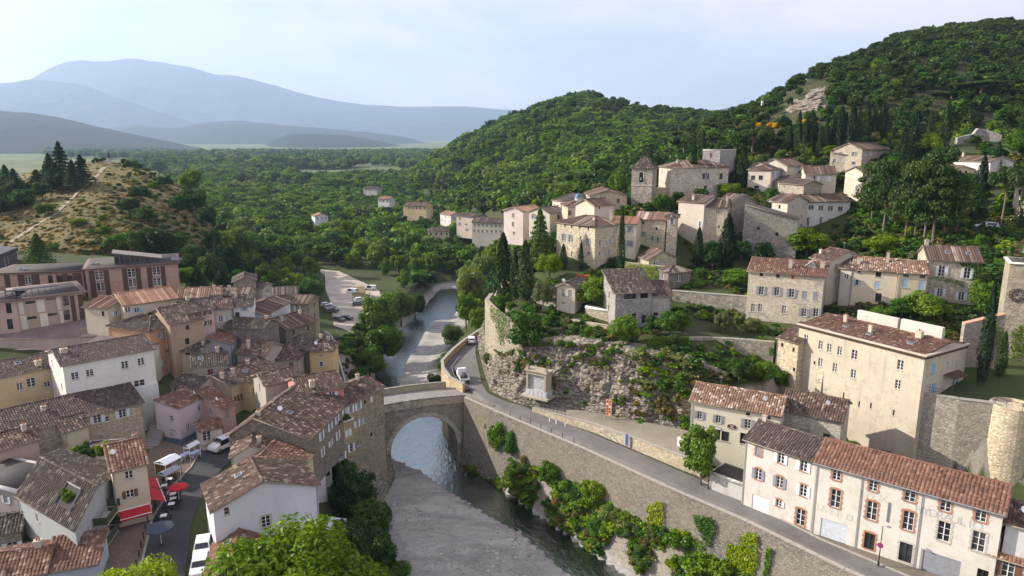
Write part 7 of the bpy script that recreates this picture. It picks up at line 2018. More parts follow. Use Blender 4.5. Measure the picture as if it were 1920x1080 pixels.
# raised footway beside the cliff and its retaining wall
fw_front = [(3.6,117.0),(8,112.9),(13.6,107.9),(20.3,100.0),(25.2,94.2),(27.3,92.0)]
fw_back = [(4.4,119.6),(9,117.0),(15,113.2),(21.8,108.6),(27.5,105),(31,101.5)]
fz = [13.55,13.9,14.3,14.7,14.9,14.9]
ribbon('footway', [(*p, z+.02) for p, z in zip(fw_front, fz)], [(*p, z+.02) for p, z in zip(fw_back, fz)], m_asphalt((.24,.215,.17)), n=40, k=4)
wall_run('footway_wall', 'low rubble wall holding the raised footway beside the cliff', [(*p, z+.25) for p, z in zip(fw_front, fz)], .4, 12.3, WST2, KERB, side=-1, cop=.1)
# rampart on the cliff
ramp = [(-5.2,158,26.0),(-5.9,150,26.5),(-5.8,144,27.6),(-4.6,138,27.8),(-2.9,132.3,27.7),(-.9,128.2,27.3),(1.2,125.2,26.4),(4.4,123.6,25.6)]
wall_run('rampart', 'tall old rampart wall curving above the road bend', ramp, .9, 15.5, ST((.38,.34,.265),2.0,.35), None, side=-1)
wall_run('garden_wall', 'long terrace wall between the loggia house and the tall stone house', [(*at(*pix('d3',0,484),31.0)[:2],31.0),(*at(*pix('d3',180,500),31.0)[:2],31.0),(*at(*pix('d3',345,512),31.1)[:2],31.1),(*at(*pix('d3',548,528),31.2)[:2],31.2)], .7, 25, ST((.36,.33,.27),2.2), KERB, side=-1, cop=.12)
wall_run('garden_wall', 'lower rubble terrace wall under the olive trees', [(*at(*pix('d5',40,262),26.6)[:2],26.6),(*at(*pix('d5',200,262),26.8)[:2],26.8),(*at(*pix('d5',420,276),26.9)[:2],26.9),(*at(*pix('d5',620,294),26.9)[:2],26.9)], .8, 18, ST((.38,.35,.28),2.2), None, side=-1)
wall_run('garden_wall', 'rough rubble wall beside the broom on the cliff edge', [(*at(*pix('d2',640,420),26.8)[:2],26.8),(*at(*pix('d2',760,440),27.0)[:2],27.0),(*at(*pix('d2',930,470),27.0)[:2],27.0)], .7, 22, ST((.46,.41,.32),2.0), None, side=-1)
wall_run('garden_wall', 'clipped yellow-green creeper wall of the palace garden', [(*at(*pix('c7',812,968),33.2)[:2],33.2),(*at(*pix('c7',960,984),33.2)[:2],33.2),(*at(*pix('c7',1110,1000),33.2)[:2],33.2)], .5, 28.5, ST((.46,.42,.33),2.2), None, side=-1)
# castle terrace: wall, round bastion, iron rail
tw = [(59.2,95.0,24.75),(63,92.4,24.75),(67.2,90.6,24.75)]
wall_run('terrace_wall', 'high rubble terrace wall between the castle-like house and the bastion', tw, .8, 11.5, ST((.40,.37,.31),2.2,.3), KERB, side=-1, cop=.12)
mb = MB(); bc_ = (69.4,90.8); mb.lathe([(3.0,11.5),(2.85,16),(2.7,24.75),(2.3,24.76),(2.3,24.5)], 30, 0, bc_)
tag(mb.obj('bastion', ST((.56,.49,.36),2.2,.3)), 'round stone bastion at the terrace corner', 'bastion')
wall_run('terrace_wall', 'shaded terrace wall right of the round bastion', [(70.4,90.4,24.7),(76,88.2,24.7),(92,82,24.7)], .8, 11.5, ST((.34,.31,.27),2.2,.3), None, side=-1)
mb = MB(); pts_ = [(59.4,95.2),(63,92.6),(67,90.9),(67.5,89.4),(69.0,88.4),(70.8,88.6)]
for a, b in zip(pts_[:-1], pts_[1:]):
    mb.tube((*a,25.75),(*b,25.75),.03,.03,5); mb.tube((*a,25.3),(*b,25.3),.02,.02,5); mb.tube((*a,24.7),(*a,25.75),.03,.03,5)
tag(mb.obj('railing', IRON), 'thin iron railing along the castle terrace edge', 'railing')
cw0, cw1 = at(*pix('d4',962,806),32.6), at(*pix('d4',1262,735),34.4)
wall_run('town_wall', 'old town wall with creepers between castle-like house and clock tower', [tuple(cw0),tuple(cw1)], 1.0, 22, ST((.38,.35,.30),2.4), m_plain('wall_tiles', (.42,.26,.17), .9), side=-1, cop=.2)
r0, r1, r2 = at_t(*pix('d1',850,280),208), at_t(*pix('d1',985,250),208), at_t(*pix('d1',1148,262),206)
wall_run('castle_ruin', 'ruined grey castle wall below the umbrella pines', [tuple(r0), tuple(r0.lerp(r1,.8)), tuple(r1+Vector((0,0,1.4))), tuple(r1+Vector((2,0,1.2))), tuple(r2)], 1.2, 50, ST((.36,.35,.33),2.0), None, cat='ruin', side=-1)
wall_run('garden_wall', 'low sunlit wall left of the manor house', [tuple(at_t(*pix('c8',-60,545),196)), tuple(at_t(*pix('c8',82,548),196))], .6, 42, ST((.54,.47,.36),2.2,.2), None, side=-1)
# lane wall above the river, left bank
wall_run('lane_wall', 'pale parapet wall between the lane and the river trees', [(x, y, g1(x-1.5,y)+.75) for x, y in densify(la, 2)], .35, lambda x, y: min(g1(x,y), g1(x+2,y))-1, m_plaster((.42,.41,.40)), None, side=-1)
# inn forecourt
H('white walled forecourt with planted terrace beside the old factory', ('px',1331,890), ('px',1396,914), 15.2, 4.0, 'f', PL((.52,.51,.48), .9), ov=.02, base=12, parapet=.5, name='terrace', cat='terrace')
H('pale bench-like wall at the cliff foot left of the inn', ('px',1270,822), ('px',1296,838), 16.0, 2.0, 'f', PL((.66,.60,.48)), ov=.02, base=13, parapet=.2, name='low_wall', cat='wall')
# roof garden in the lower town
H('roof garden terrace full of plants behind the grey house', ('c2',440,405), ('c2',655,392), 17.6, 5.5, 'f', PL((.46,.44,.40)), ov=.02, base=12.5, parapet=.8)
for q in range(16):
    p = at(*pix('c2', random.uniform(450,640), random.uniform(335,385)), 18.2); hh = random.uniform(.8,2.0)
    plant('bush', random.choice(['mid','bright','dark','limey']), p, hh, hh, 'potted shrub on the roof garden terrace', 'roof garden shrubs', lod='mid')
for q in range(9):
    p = at(*pix('c4', random.uniform(890,1010), random.uniform(240,275)), 17.4); hh = random.uniform(.6,1.3)
    plant('bush', random.choice(['mid','dark','bright']), p, hh, hh*1.2, 'potted plant on the river terrace below the pink house', 'river terrace pots', lod='mid')

# ---- Roman bridge
def bridge():
    A, B = Vector((-23.9,118.85,0)), Vector((-9.1,124.1,0)); e = (B-A).normalized(); Ln = (B-A).length; ang = math.atan2(e.y, e.x)
    root = thing('stone_bridge', 'single-arched old stone bridge crossing the river', 'bridge', (A.x, A.y, 0), ang)
    Wd_, cx, Rr, zs = 7.6, Ln*.5+.1, 6.35, 3.9
    deck = lambda x: 12.45 + .45*(1-((x-cx)/10)**2)
    def low(x): 
        d = abs(x-cx)
        return zs + math.sqrt(max(0, Rr*Rr-d*d)) if d < Rr else -1.5
    xs = sorted(set([-3.0, cx-Rr, cx+Rr, Ln+2.5] + list(np.linspace(-3, cx-Rr-.001, 6)) + [cx-Rr*math.cos(a) for a in np.linspace(0, math.pi, 41)] + list(np.linspace(cx+Rr+.001, Ln+2.5, 6))))
    mb = MB()
    for x0, x1 in zip(xs[:-1], xs[1:]):
        mid = (x0+x1)/2; l0, l1 = (low(x0), low(x1)) if abs(mid-cx) < Rr else (-1.5, -1.5)
        if abs(mid-cx) < Rr and abs(x0-(cx-Rr)) < 1e-6: l0 = zs
        if abs(mid-cx) < Rr and abs(x1-(cx+Rr)) < 1e-6: l1 = zs
        d0, d1 = deck(x0)-.1, deck(x1)-.1
        mb.quad((x0,0,l0),(x1,0,l1),(x1,0,d1),(x0,0,d0)); mb.quad((x1,Wd_,l1),(x0,Wd_,l0),(x0,Wd_,d0),(x1,Wd_,d1))
    for s_ in (-1, 1):
        x = cx+s_*Rr; mb.quad((x,0,-1.5),(x,Wd_,-1.5),(x,Wd_,zs),(x,0,zs))
    mb.obj('spandrel', ST((.28,.26,.215),1.5,.25), root)
    ba = MB(); an = np.linspace(0, math.pi, 31)
    for a, b in zip(an[:-1], an[1:]):
        p, q = (cx-Rr*math.cos(a), zs+Rr*math.sin(a)), (cx-Rr*math.cos(b), zs+Rr*math.sin(b))
        ba.quad((p[0],0,p[1]),(p[0],Wd_,p[1]),(q[0],Wd_,q[1]),(q[0],0,q[1]))
    ba.obj('arch_barrel', ST((.34,.29,.22),1.5,.3), root)
    nv = 29; vm = ST((.42,.40,.34),1.2,.15)
    for k in range(nv):
        a, b = math.pi*(k+.03)/nv, math.pi*(k+.97)/nv; r1 = Rr+.75+.06*((k*7)%3)
        v = MB(); P = [(cx-r*math.cos(t), zs+r*math.sin(t)) for r, t in ((Rr-.01,a),(r1,a),(r1,b),(Rr-.01,b))]
        f = [(x,-.07,z) for x, z in P]; bk = [(x,.05,z) for x, z in P]
        v.quad(*f)
        for s_ in range(4): v.quad(f[s_], bk[s_], bk[(s_+1)%4], f[(s_+1)%4])
        v.obj('voussoir', vm, root)
    dk = MB(); dx = np.linspace(-3, Ln+3.5, 18)
    for x0, x1 in zip(dx[:-1], dx[1:]): dk.quad((x0,.0,deck(x0)),(x1,.0,deck(x1)),(x1,Wd_,deck(x1)),(x0,Wd_,deck(x0)))
    dk.obj('deck', m_paving((.27,.25,.23), 1.2), root)
    for nm, y0, y1, hh, x1e in (('parapet',-.12,.32,.85,Ln+.3),('parapet',Wd_-.32,Wd_+.12,1.05,Ln-1.6)):
        pm = MB(); px_ = np.linspace(-3, x1e, 14)
        for a, b in zip(px_[:-1], px_[1:]):
            za, zb_ = deck(a), deck(b)
            pm.quad((a,y0,za-.5),(b,y0,zb_-.5),(b,y0,zb_+hh),(a,y0,za+hh)); pm.quad((b,y1,zb_-.5),(a,y1,za-.5),(a,y1,za+hh),(b,y1,zb_+hh))
        pm.quad((x1e,y0,deck(x1e)-.5),(x1e,y1,deck(x1e)-.5),(x1e,y1,deck(x1e)+hh),(x1e,y0,deck(x1e)+hh))
        po = pm.obj(nm, ST((.40,.36,.28),1.6,.3), root)
        ns = 13
        for k in range(ns):
            a, b = -3+(x1e+3)*k/ns, -3+(x1e+3)*(k+.97)/ns; c = MB()
            za, zb_ = deck(a)+hh+.003, deck(b)+hh+.003
            lo = [(a,y0-.08,za),(b,y0-.08,zb_),(b,y1+.08,zb_),(a,y1+.08,za)]; hi = [(x,y,z+.16) for x,y,z in lo]
            c.quad(*hi)
            for s_ in range(4): c.quad(lo[s_], lo[(s_+1)%4], hi[(s_+1)%4], hi[s_])
            link(bpy.data.objects.new('coping_stone', c.mesh('coping_stone', ST((.26,.25,.23),1.5,.2))), po)
    cn = MB()
    for x0, x1 in zip(dx[:-2], dx[1:-1]): 
        za, zb_ = deck(x0)-.62, deck(x1)-.62
        cn.quad((x0,-.22,za),(x1,-.22,zb_),(x1,-.22,zb_+.2),(x0,-.22,za+.2)); cn.quad((x0,-.22,za+.2),(x1,-.22,zb_+.2),(x1,0,zb_+.2),(x0,0,za+.2)); cn.quad((x1,-.22,zb_),(x0,-.22,za),(x0,0,za),(x1,0,zb_))
    cn.obj('cornice', ST((.30,.29,.26),1.5,.2), root)
bridge()

# ---- monument in the cliff
def monument():
    A, B = at(*pix('e5',318,590),15.8), at(*pix('e5',606,655),15.8); d = Vector((B.x-A.x,B.y-A.y,0)); w = d.length; ang = math.atan2(d.y,d.x); e = d/w
    n = Vector((e.y,-e.x,0)); o0 = A + n*.9
    root = thing('memorial', 'tall pale stone memorial with white relief set against the cliff', 'monument', (o0.x,o0.y,14.2), ang)
    tan_, mar = m_plaster((.42,.36,.27),.6), m_plaster((.46,.46,.46),.6)
    h0 = 1.6; H_ = 6.9
    mb = MB(); mb.box(-.9,-.5,h0-.35,w+.5,2.6,h0-.02); mb.obj('ledge', m_plaster((.46,.41,.33)), root)
    mb = MB(); mb.box(-.1,0,h0,w+.1,2.2,h0+1.15); mb.obj('plinth', mar, root)
    for k in range(5):
        m2 = MB(); u = w*(k+.12)/5; m2.box(u,-.035,h0+.2,u+w*.15,-.003,h0+.95); m2.obj('name_tablet', m_plaster((.55,.57,.60),.1), root)
    for u0, u1 in ((.0,.5),(w-.5,w)):
        m2 = MB(); m2.box(u0,.02,h0+1.15,u1,1.9,H_-1.3); m2.box(u0+.1,-.03,h0+1.35,u1-.1,.02,H_-1.5); m2.obj('pilaster', tan_, root)
    mb = MB(); mb.box(.5,.4,h0+1.15,w-.5,1.9,H_-1.3); pn = mb.obj('relief_panel', mar, root)
    rr = random.Random(5)
    fig = MB()
    for k in range(30):
        u, z = w/2 + rr.uniform(-.32,.32)*(w-1.2), h0+1.5+rr.random()*(H_-h0-3.4); a, b = rr.uniform(.1,.2), rr.uniform(.15,.4)
        for s_ in range(8):
            t0, t1 = 2*math.pi*s_/8, 2*math.pi*(s_+1)/8
            fig.poly([(u,.4-.05,z),(u+a*math.cos(t0),.398,z+b*math.sin(t0)),(u+a*math.cos(t1),.398,z+b*math.sin(t1))])
    link(bpy.data.objects.new('relief', fig.mesh('relief', mar, True)), pn)
    mb = MB(); mb.box(-.05,-.06,H_-1.3,w+.05,2.0,H_-.75); mb.box(-.25,-.26,H_-.75,w+.25,2.2,H_-.5); mb.obj('entablature', tan_, root)
    for u in (-.1, w-.5):
        m2 = MB(); m2.box(u,-.1,H_-.5,u+.6,.5,H_-.1); m2.poly([(u,-.1,H_-.1),(u+.6,-.1,H_-.1),(u+.3,-.1,H_+.35)]); m2.quad((u,-.1,H_-.1),(u+.3,-.1,H_+.35),(u+.3,.5,H_+.35),(u,.5,H_-.1)); m2.quad((u+.3,-.1,H_+.35),(u+.6,-.1,H_-.1),(u+.6,.5,H_-.1),(u+.3,.5,H_+.35)); m2.obj('acroterion', tan_, root)
monument()
def local_frame(A, B):
    d = Vector((B.x-A.x,B.y-A.y,0)); return math.atan2(d.y, d.x), d.length
# red-orange panel on the cliff
def cliff_sign():
    A, B = at(*pix('e5',1458,862),15.4), at(*pix('e5',1545,878),15.4); ang, w = local_frame(A, B); n = Vector((math.sin(ang),-math.cos(ang),0))
    p = A + n*1.0
    r = thing('notice_board', 'tall salmon notice board with dark red writing on the cliff', 'sign', (p.x,p.y,14.6), ang)
    mb = MB(); mb.box(0,0,.5,w,.08,3.4); mb.obj('board', m_plain('board_salmon', (.62,.30,.20), .6), r)
    rr = random.Random(3)
    for i in range(6):
        for c in range(2):
            m2 = MB(); x0 = w*(.12+.42*c)+rr.uniform(0,.06); z0 = .7+i*.44
            m2.box(x0,-.012,z0,x0+w*rr.uniform(.18,.34),-.003,z0+rr.uniform(.16,.32)); m2.obj('writing', m_plain('board_red', (.22,.03,.03), .6) if rr.random() < .75 else WHITE, r)
    for x in (.08, w-.14):
        m2 = MB(); m2.box(x,.09,-.6,x+.06,.15,3.2); m2.obj('post', IRON, r)
cliff_sign()
def post_thing(name, label, cat, p, parts, rz=0, group=None):
    r = thing(name, label, cat, p, rz, group)
    for nm, mb, mt in parts: mb.obj(nm, mt, r)
    return r
def tube1(*a, **k): m = MB(); m.tube(*a, **k); return m
def box1(*a): m = MB(); m.box(*a); return m
p = hit(*pix('d8',1122,512)); post_thing('banner', 'narrow blue banner against the footway wall', 'banner', (p.x-.3,p.y-.4,p.z), [('post',tube1((0,0,0),(0,0,2.4),.04),IRON),('cloth',box1(-.28,-.06,.5,.28,-.045,2.3),m_plain('blue_cloth',(.03,.10,.36),.7))], -.85)
# road posts
DARKP = m_plain('dark_post', (.03,.03,.03), .6)
for i in range(7):
    a = Vector((-1.2,113.6,0)).lerp(Vector((9.0,102.6,0)), i/6); q = a + Vector((.9,.75,0))
    post_thing('road_post', 'slim dark post in the row along the parapet side of the road', 'post', (q.x,q.y,13.1), [('shaft',tube1((0,0,0),(0,0,1.0),.05),DARKP),('cap',tube1((0,0,1.0),(0,0,1.07),.065),DARKP)], group='dark posts along the road')
for k, (x, y) in enumerate(((622,1015),(718,1048),(848,1080))):
    q = hit(*pix('e5',x,y)); post_thing('bollard', ('white bollard at the road edge, farthest from the inn','white bollard at the road edge, middle of three','white bollard at the road edge, nearest the inn')[k], 'bollard', q, [('shaft',tube1((0,0,0),(0,0,.95),.10),WHITE),('cap',tube1((0,0,.95),(0,0,1.02),.12),m_plain('red_cap',(.35,.03,.03),.5))])
q = hit(*pix('e5',645,810)); 
post_thing('fire_hydrant', 'red hydrant post at the cliff foot beside the memorial', 'hydrant', q, [('barrel',tube1((0,0,0),(0,0,1.0),.22),m_plain('hydrant_red',(.55,.04,.06),.5)),('cap',tube1((0,0,1.0),(0,0,1.35),.25,.08),m_plain('hydrant_pink',(.65,.10,.22),.5))])
q = hit(*pix('e5',830,930)); post_thing('bollard', 'stub post with dark top on the footway wall', 'bollard', (q.x,q.y,q.z), [('shaft',tube1((0,0,0),(0,0,.8),.16),WHITE),('cap',tube1((0,0,.8),(0,0,1.15),.15,.12),DARKP)])
for x, y in ((35,640),(105,690)):
    q = hit(*pix('e5',x,y)); post_thing('info_panel', 'slanted information panel left of the memorial' if x < 50 else 'dark low information panel below the slanted one', 'sign', q, [('leg',box1(-.05,0,0,.05,.08,1.1),IRON),('panel',box1(-.55,-.05,1.1,.55,.02,1.45) if x < 50 else box1(-.4,-.1,.3,.4,0,.9),m_plain('panel_grey',(.45,.46,.48),.5))], -.4)
rl = MB(); 
a0, a1 = Vector((3.8,117.1,13.8)), Vector((9.2,112.0,14.2))
for i in range(9):
    q = a0.lerp(a1, i/8); rl.tube(q, q+Vector((0,0,1.0)), .03, .03, 5)
for z in (.55, 1.0): rl.tube(a0+Vector((0,0,z)), a1+Vector((0,0,z)), .025, .025, 5)
tag(rl.obj('railing', IRON), 'iron railing at the start of the raised footway', 'railing')
for k, (x, y) in enumerate(((1140,410),(1197,440),(1255,460))):
    q = hit(*pix('d8',x,y)); post_thing('planter', ('dark planter on the footway, nearest the notice board','dark planter on the footway, middle one','dark planter on the footway, nearest the inn')[k], 'planter', (q.x,q.y,q.z), [('pot',tube1((0,0,0),(0,0,.6),.28,.36,10),DARKP),('soil',tube1((0,0,.58),(0,0,.62),.3,.3,10),m_plain('soil',(.05,.035,.025),.9))])
q = hit(*pix('e6',440,366)); q = Vector((-17.0,121.9,12.85)); post_thing('traffic_cone', 'small dark red cone standing on the bridge deck', 'cone', q, [('body',tube1((0,0,.04),(0,0,.62),.22,.03,10),m_plain('cone_red',(.25,.05,.03),.6)),('foot',box1(-.28,-.28,0,.28,.28,.04),DARKP)])
# street lamps
def lamp(label, px_, py_, top, arm=.8, sign=False, b=None):
    b = b or hit(px_, py_); r = ray(px_, top); z = CAMZ + r.z*b.y/r.y - b.z
    parts = [('base',tube1((0,0,0),(0,0,.5),.12,.10,8),IRON),('pole',tube1((0,0,.5),(0,0,z),.06,.045,8),IRON)]
    m = MB(); m.tube((0,0,z),(-arm*.6,0,z+.15),.04); m.box(-arm,-.14,z+.08,-arm*.55,.14,z+.22); parts.append(('lamp_head',m,ZINC))
    o = post_thing('street_lamp', label, 'lamp', b, parts, 2.3)
    return o
lamp('dark street lamp in front of the old factory', 1647, 1062, 986, b=at(*pix('e1',660,992),13.2))
b = at(*pix('e1',660,992),13.2)
sg = thing('road_sign', 'round blue and red no-parking sign on the factory lamp post', 'sign', (b.x-.1,b.y-.12,b.z), -.75)
m = MB(); ring(m, 0, 2.6, .0, .27, .0, 0, 20, .03); m.obj('disc', m_plain('sign_blue',(.05,.07,.25),.4), sg)
m = MB(); ring(m, 0, 2.6, .24, .32, .01, 0, 20, .03); m.box(-.26,-.02,2.57,.26,-.012,2.63); m.obj('rim', m_plain('sign_red',(.45,.03,.04),.4), sg)
lamp('slim street lamp beside the round street tree', 1328, 918, 872, .4)
lamp('tall lamp post at the upper end of the car park', 609, 531, 501, 1.0)
lamp('tall lamp post in the middle of the car park', 662, 577, 534, 1.2)
# parasol on the right edge terrace
p = at(*pix('e1',1780,770),17.6)
def parasol(label, p, r, h, col, group=None):
    m = MB(); n = 8
    for k in range(n):
        a, b_ = 2*math.pi*k/n, 2*math.pi*(k+1)/n
        m.poly([(0,0,h),(r*math.cos(a),r*math.sin(a),h-.45),(r*math.cos(b_),r*math.sin(b_),h-.45)]); m.quad((r*math.cos(a),r*math.sin(a),h-.45),(r*math.cos(b_),r*math.sin(b_),h-.45),(r*math.cos(b_),r*math.sin(b_),h-.62),(r*math.cos(a),r*math.sin(a),h-.62))
    return post_thing('parasol', label, 'parasol', p, [('canopy',m,m_plain('canvas',col,.8)),('pole',tube1((0,0,0),(0,0,h),.035),OFFWH),('base',tube1((0,0,0),(0,0,.1),.28,.28,10),DARKP)], .3, group)
cl_ = MB(); cl_.tube((0,0,.5),(0,0,1.7),.30,.05,8); 
post_thing('parasol', 'closed red and white parasol on the right edge terrace', 'parasol', (p.x,p.y,p.z), [('canopy',cl_,m_plain('parasol_red',(.55,.04,.05),.7)),('pole',tube1((0,0,0),(0,0,1.9),.03),WHITE)])

# ---- vehicles
def car(label, p, heading, col, kind='hatch', group=None, scale=1.0, name=None):
    L, W, Hh = dict(hatch=(4.1,1.75,1.48), van=(4.5,1.85,1.9), suv=(4.6,1.85,1.65), sedan=(4.5,1.8,1.42))[kind]
    prof = dict(hatch=[(-2.0,.35),(-2.05,.75),(-1.85,.95),(-1.6,1.42),(.35,1.46),(1.0,1.0),(1.95,.85),(2.05,.6),(2.02,.35)],
                van=[(-2.2,.35),(-2.25,1.0),(-2.15,1.82),(.6,1.9),(1.15,1.25),(2.1,1.0),(2.25,.65),(2.2,.35)],
                suv=[(-2.25,.4),(-2.3,.95),(-2.1,1.1),(-1.85,1.6),(.4,1.65),(1.05,1.12),(2.15,.98),(2.3,.7),(2.25,.4)],
                sedan=[(-2.2,.35),(-2.25,.85),(-1.7,.95),(-1.1,1.38),(.3,1.42),(1.05,.98),(2.1,.82),(2.22,.6),(2.2,.35)])[kind]
    r = thing(name or ('parked_van' if kind == 'van' else 'parked_car'), label, 'van' if kind == 'van' else 'car', p, heading, group); r.scale = (scale,)*3
    paint = m_plain('car_paint', col, .25)
    m = MB(); n = len(prof); zt = max(z for _, z in prof)
    def wid(z): return W/2*(1.0 if z < 1.0 else 1.0-.16*(z-1.0)/(zt-.999))
    for k in range(n-1):
        (x0,z0),(x1,z1) = prof[k], prof[k+1]; m.quad((x0,-wid(z0),z0),(x0,wid(z0),z0),(x1,wid(z1),z1),(x1,-wid(z1),z1))
    for s_ in (-1,1): m.poly([(x, s_*wid(z), z) for x, z in (prof if s_ > 0 else prof[::-1])])
    m.quad((prof[0][0],-W/2,.35),(prof[-1][0],-W/2,.35),(prof[-1][0],W/2,.35),(prof[0][0],W/2,.35))
    m.obj('body', paint, r)
    xs_ = [q[0] for q in prof if q[1] > 1.2]; xa, xb = min(xs_), max(xs_); z0 = 1.0
    for s_ in (-1,1):
        for (u0,u1) in ((.06,.46),(.52,.96)):
            if kind == 'van' and u0 < .4: continue
            g_ = MB(); a, b = xa+(xb-xa)*u0, xa+(xb-xa)*u1+.15
            g_.quad((a,s_*(wid(z0+.02)+.012),z0+.02),(b+.15,s_*(wid(z0+.02)+.012),z0+.02),(b-.1,s_*(wid(zt-.12)+.012),zt-.12),(a+.05,s_*(wid(zt-.12)+.012),zt-.12)); g_.obj('side_window', GLASS, r)
    for lo, hi, sg_ in ((prof[-4] if kind != 'van' else prof[4], prof[-5] if kind != 'van' else prof[3], 1),):
        pass
    k1 = max(i for i, q in enumerate(prof) if q[1] > zt-.06); (xh,zh),(xl,zl) = prof[k1], prof[k1+1]
    g_ = MB(); f0, f1 = .1, .92; P_ = lambda f, s_: (xh+(xl-xh)*f+.02, s_*(wid(zh+(zl-zh)*f)-.12), zh+(zl-zh)*f+.015)
    g_.quad(P_(f0,-1),P_(f0,1),P_(f1,1),P_(f1,-1)); g_.obj('windscreen', GLASS, r)
    g_ = MB(); bx = prof[2] if kind != 'van' else prof[1]; tx = prof[3] if kind != 'van' else prof[2]
    Pb = lambda f, s_: (bx[0]+(tx[0]-bx[0])*f-.02, s_*(W/2-.22), bx[1]+(tx[1]-bx[1])*f+.01); g_.quad(Pb(.2,1),Pb(.2,-1),Pb(.85,-1),Pb(.85,1)); g_.obj('rear_window', GLASS, r)
    for x in (-L*.31, L*.31):
        for s_ in (-1,1):
            w_ = MB(); w_.tube((x,s_*(W/2-.2),.32),(x,s_*(W/2+.01),.32),.32,.32,14); wo = w_.obj('wheel', m_plain('tyre',(.02,.02,.02),.8), r)
            h_ = MB(); h_.tube((x,s_*(W/2+.012),.32),(x,s_*(W/2+.03),.32),.19,.17,10); link(bpy.data.objects.new('hub', h_.mesh('hub', ZINC)), wo)
    for s_ in (-1,1):
        l = MB(); l.box(prof[-2][0]-.12,s_*W*.33-.18,.62,prof[-2][0]+.02,s_*W*.33+.18,.78); l.obj('headlight', OFFWH, r)
        l = MB(); l.box(prof[1][0]-.02,s_*W*.38-.12,.72,prof[1][0]+.1,s_*W*.38+.12,.95); l.obj('tail_light', m_plain('tail_red',(.3,.01,.01),.4), r)
    return r
Wt, Sv, Bk, Gy = (.72,.73,.74), (.36,.37,.38), (.015,.016,.018), (.10,.11,.12)
def park(label, sheet, x, y, heading, col, kind='hatch', z=None):
    b = hit(*pix(sheet, x, y)) if z is None else at(*pix(sheet, x, y), z)
    return car(label, (b.x,b.y,b.z+.05), R(heading), col, kind)
park('white van with roof rack beside the lamp post in the car park','e9',470,338,165,Wt,'van'); park('white van farthest up the car park','e9',708,296,175,Wt,'van'); park('white car half behind the big tree in the car park','e9',575,440,20,Wt)
park('dark car under the tree beside the white one','e9',555,492,20,Gy); park('white hatchback in the row under the rock, farther one','e9',150,505,25,Wt); park('silver-white hatchback in the row under the rock, nearer one','e9',190,530,25,Sv)
park('dark grey car at the end of the row under the rock','e9',215,580,25,Gy,'suv'); park('black saloon at the car park entrance','e9',395,672,-15,Bk,'sedan'); park('dark car beside the rock at the car park entrance','e9',310,688,-25,Gy)
park('white van parked at the narrow end of the street','c4',340,400,-118,Wt,'van',13.65); park('white car parked beside the near ribbed roof, farther one','c4',230,955,288,Wt,'hatch',13.7); park('white car parked beside the near ribbed roof, nearer one','c4',215,1052,288,Wt,'hatch',13.7)
park('white van behind the big white house','c4',928,850,80,(.60,.66,.74),'van',8.0); car('white car parked under the umbrella pine', tuple(hit(1850,430)+Vector((0,0,.1))), R(170), (.66,.72,.72), 'suv')
park('white car at the far end of the road bend','px',884,642,95,Wt,'hatch',13.15)
# white breakdown lorry on the bend
b = at(868,712,13.15); tr = thing('breakdown_lorry', 'white breakdown lorry carrying gear on the road bend', 'lorry', (b.x,b.y,b.z), R(104))
m = MB(); m.box(.7,-.95,.5,2.3,.95,1.35); m.poly([(.7,-.9,1.35),(1.9,-.9,1.35),(1.5,-.8,2.15),(.75,-.8,2.15)]); m.poly([(.7,.9,1.35),(.75,.8,2.15),(1.5,.8,2.15),(1.9,.9,1.35)]); m.quad((.75,-.8,2.15),(1.5,-.8,2.15),(1.5,.8,2.15),(.75,.8,2.15)); m.quad((1.9,-.9,1.35),(1.9,.9,1.35),(1.5,.8,2.15),(1.5,-.8,2.15)); m.quad((.7,.9,1.35),(.7,-.9,1.35),(.75,-.8,2.15),(.75,.8,2.15)); m.obj('cab', m_plain('car_paint',Wt,.25), tr)
m = MB(); m.quad((1.86,-.78,1.45),(1.86,.78,1.45),(1.56,.70,2.08),(1.56,-.70,2.08)); m.obj('windscreen', GLASS, tr)
m = MB(); m.box(-2.6,-.95,.7,.6,.95,.85); m.box(-2.6,-.95,.85,.6,-.88,1.15); m.box(-2.6,.88,.85,.6,.95,1.15); m.box(-2.6,-.88,.85,-2.53,.88,1.15); m.obj('flatbed', m_plain('car_paint',Wt,.25), tr)
m = MB(); m.box(-1.9,-.6,.85,-.3,.0,1.7); m.box(-2.3,.1,.85,-1.2,.75,1.4); m.tube((-1.0,.35,.85),(-1.4,.35,2.2),.08); m.obj('gear', m_plain('gear_dark',(.05,.05,.055),.6), tr)
for x in (-1.7,1.5):
    for s_ in (-1,1): w_ = MB(); w_.tube((x,s_*.72,.4),(x,s_*.97,.4),.4,.4,14); w_.obj('wheel', m_plain('tyre',(.02,.02,.02),.8), tr)
# silver shed in the car park
b = hit(*pix('e9',640,705)); r = thing('metal_shed', 'small silver-grey shed with curved roof at the car park', 'shed', (b.x,b.y,b.z), .1)
m = MB(); m.box(-1.7,0,0,1.9,3,2.2); m.obj('wall', m_plain('shed_blue_grey',(.32,.37,.42),.5), r)
m = MB(); an = np.linspace(0, math.pi, 9)
for a, c in zip(an[:-1], an[1:]): m.quad((.1-1.85*math.cos(a),-.1,2.2+.9*math.sin(a)),(.1-1.85*math.cos(a),3.1,2.2+.9*math.sin(a)),(.1-1.85*math.cos(c),3.1,2.2+.9*math.sin(c)),(.1-1.85*math.cos(c),-.1,2.2+.9*math.sin(c)))
m.obj('roof', m_plain('shed_roof',(.5,.52,.53),.45), r); m = MB(); m.box(-1.4,-.05,.1,-.2,-.004,1.3); m.obj('door', m_plain('rust_door',(.14,.07,.05),.8), r)

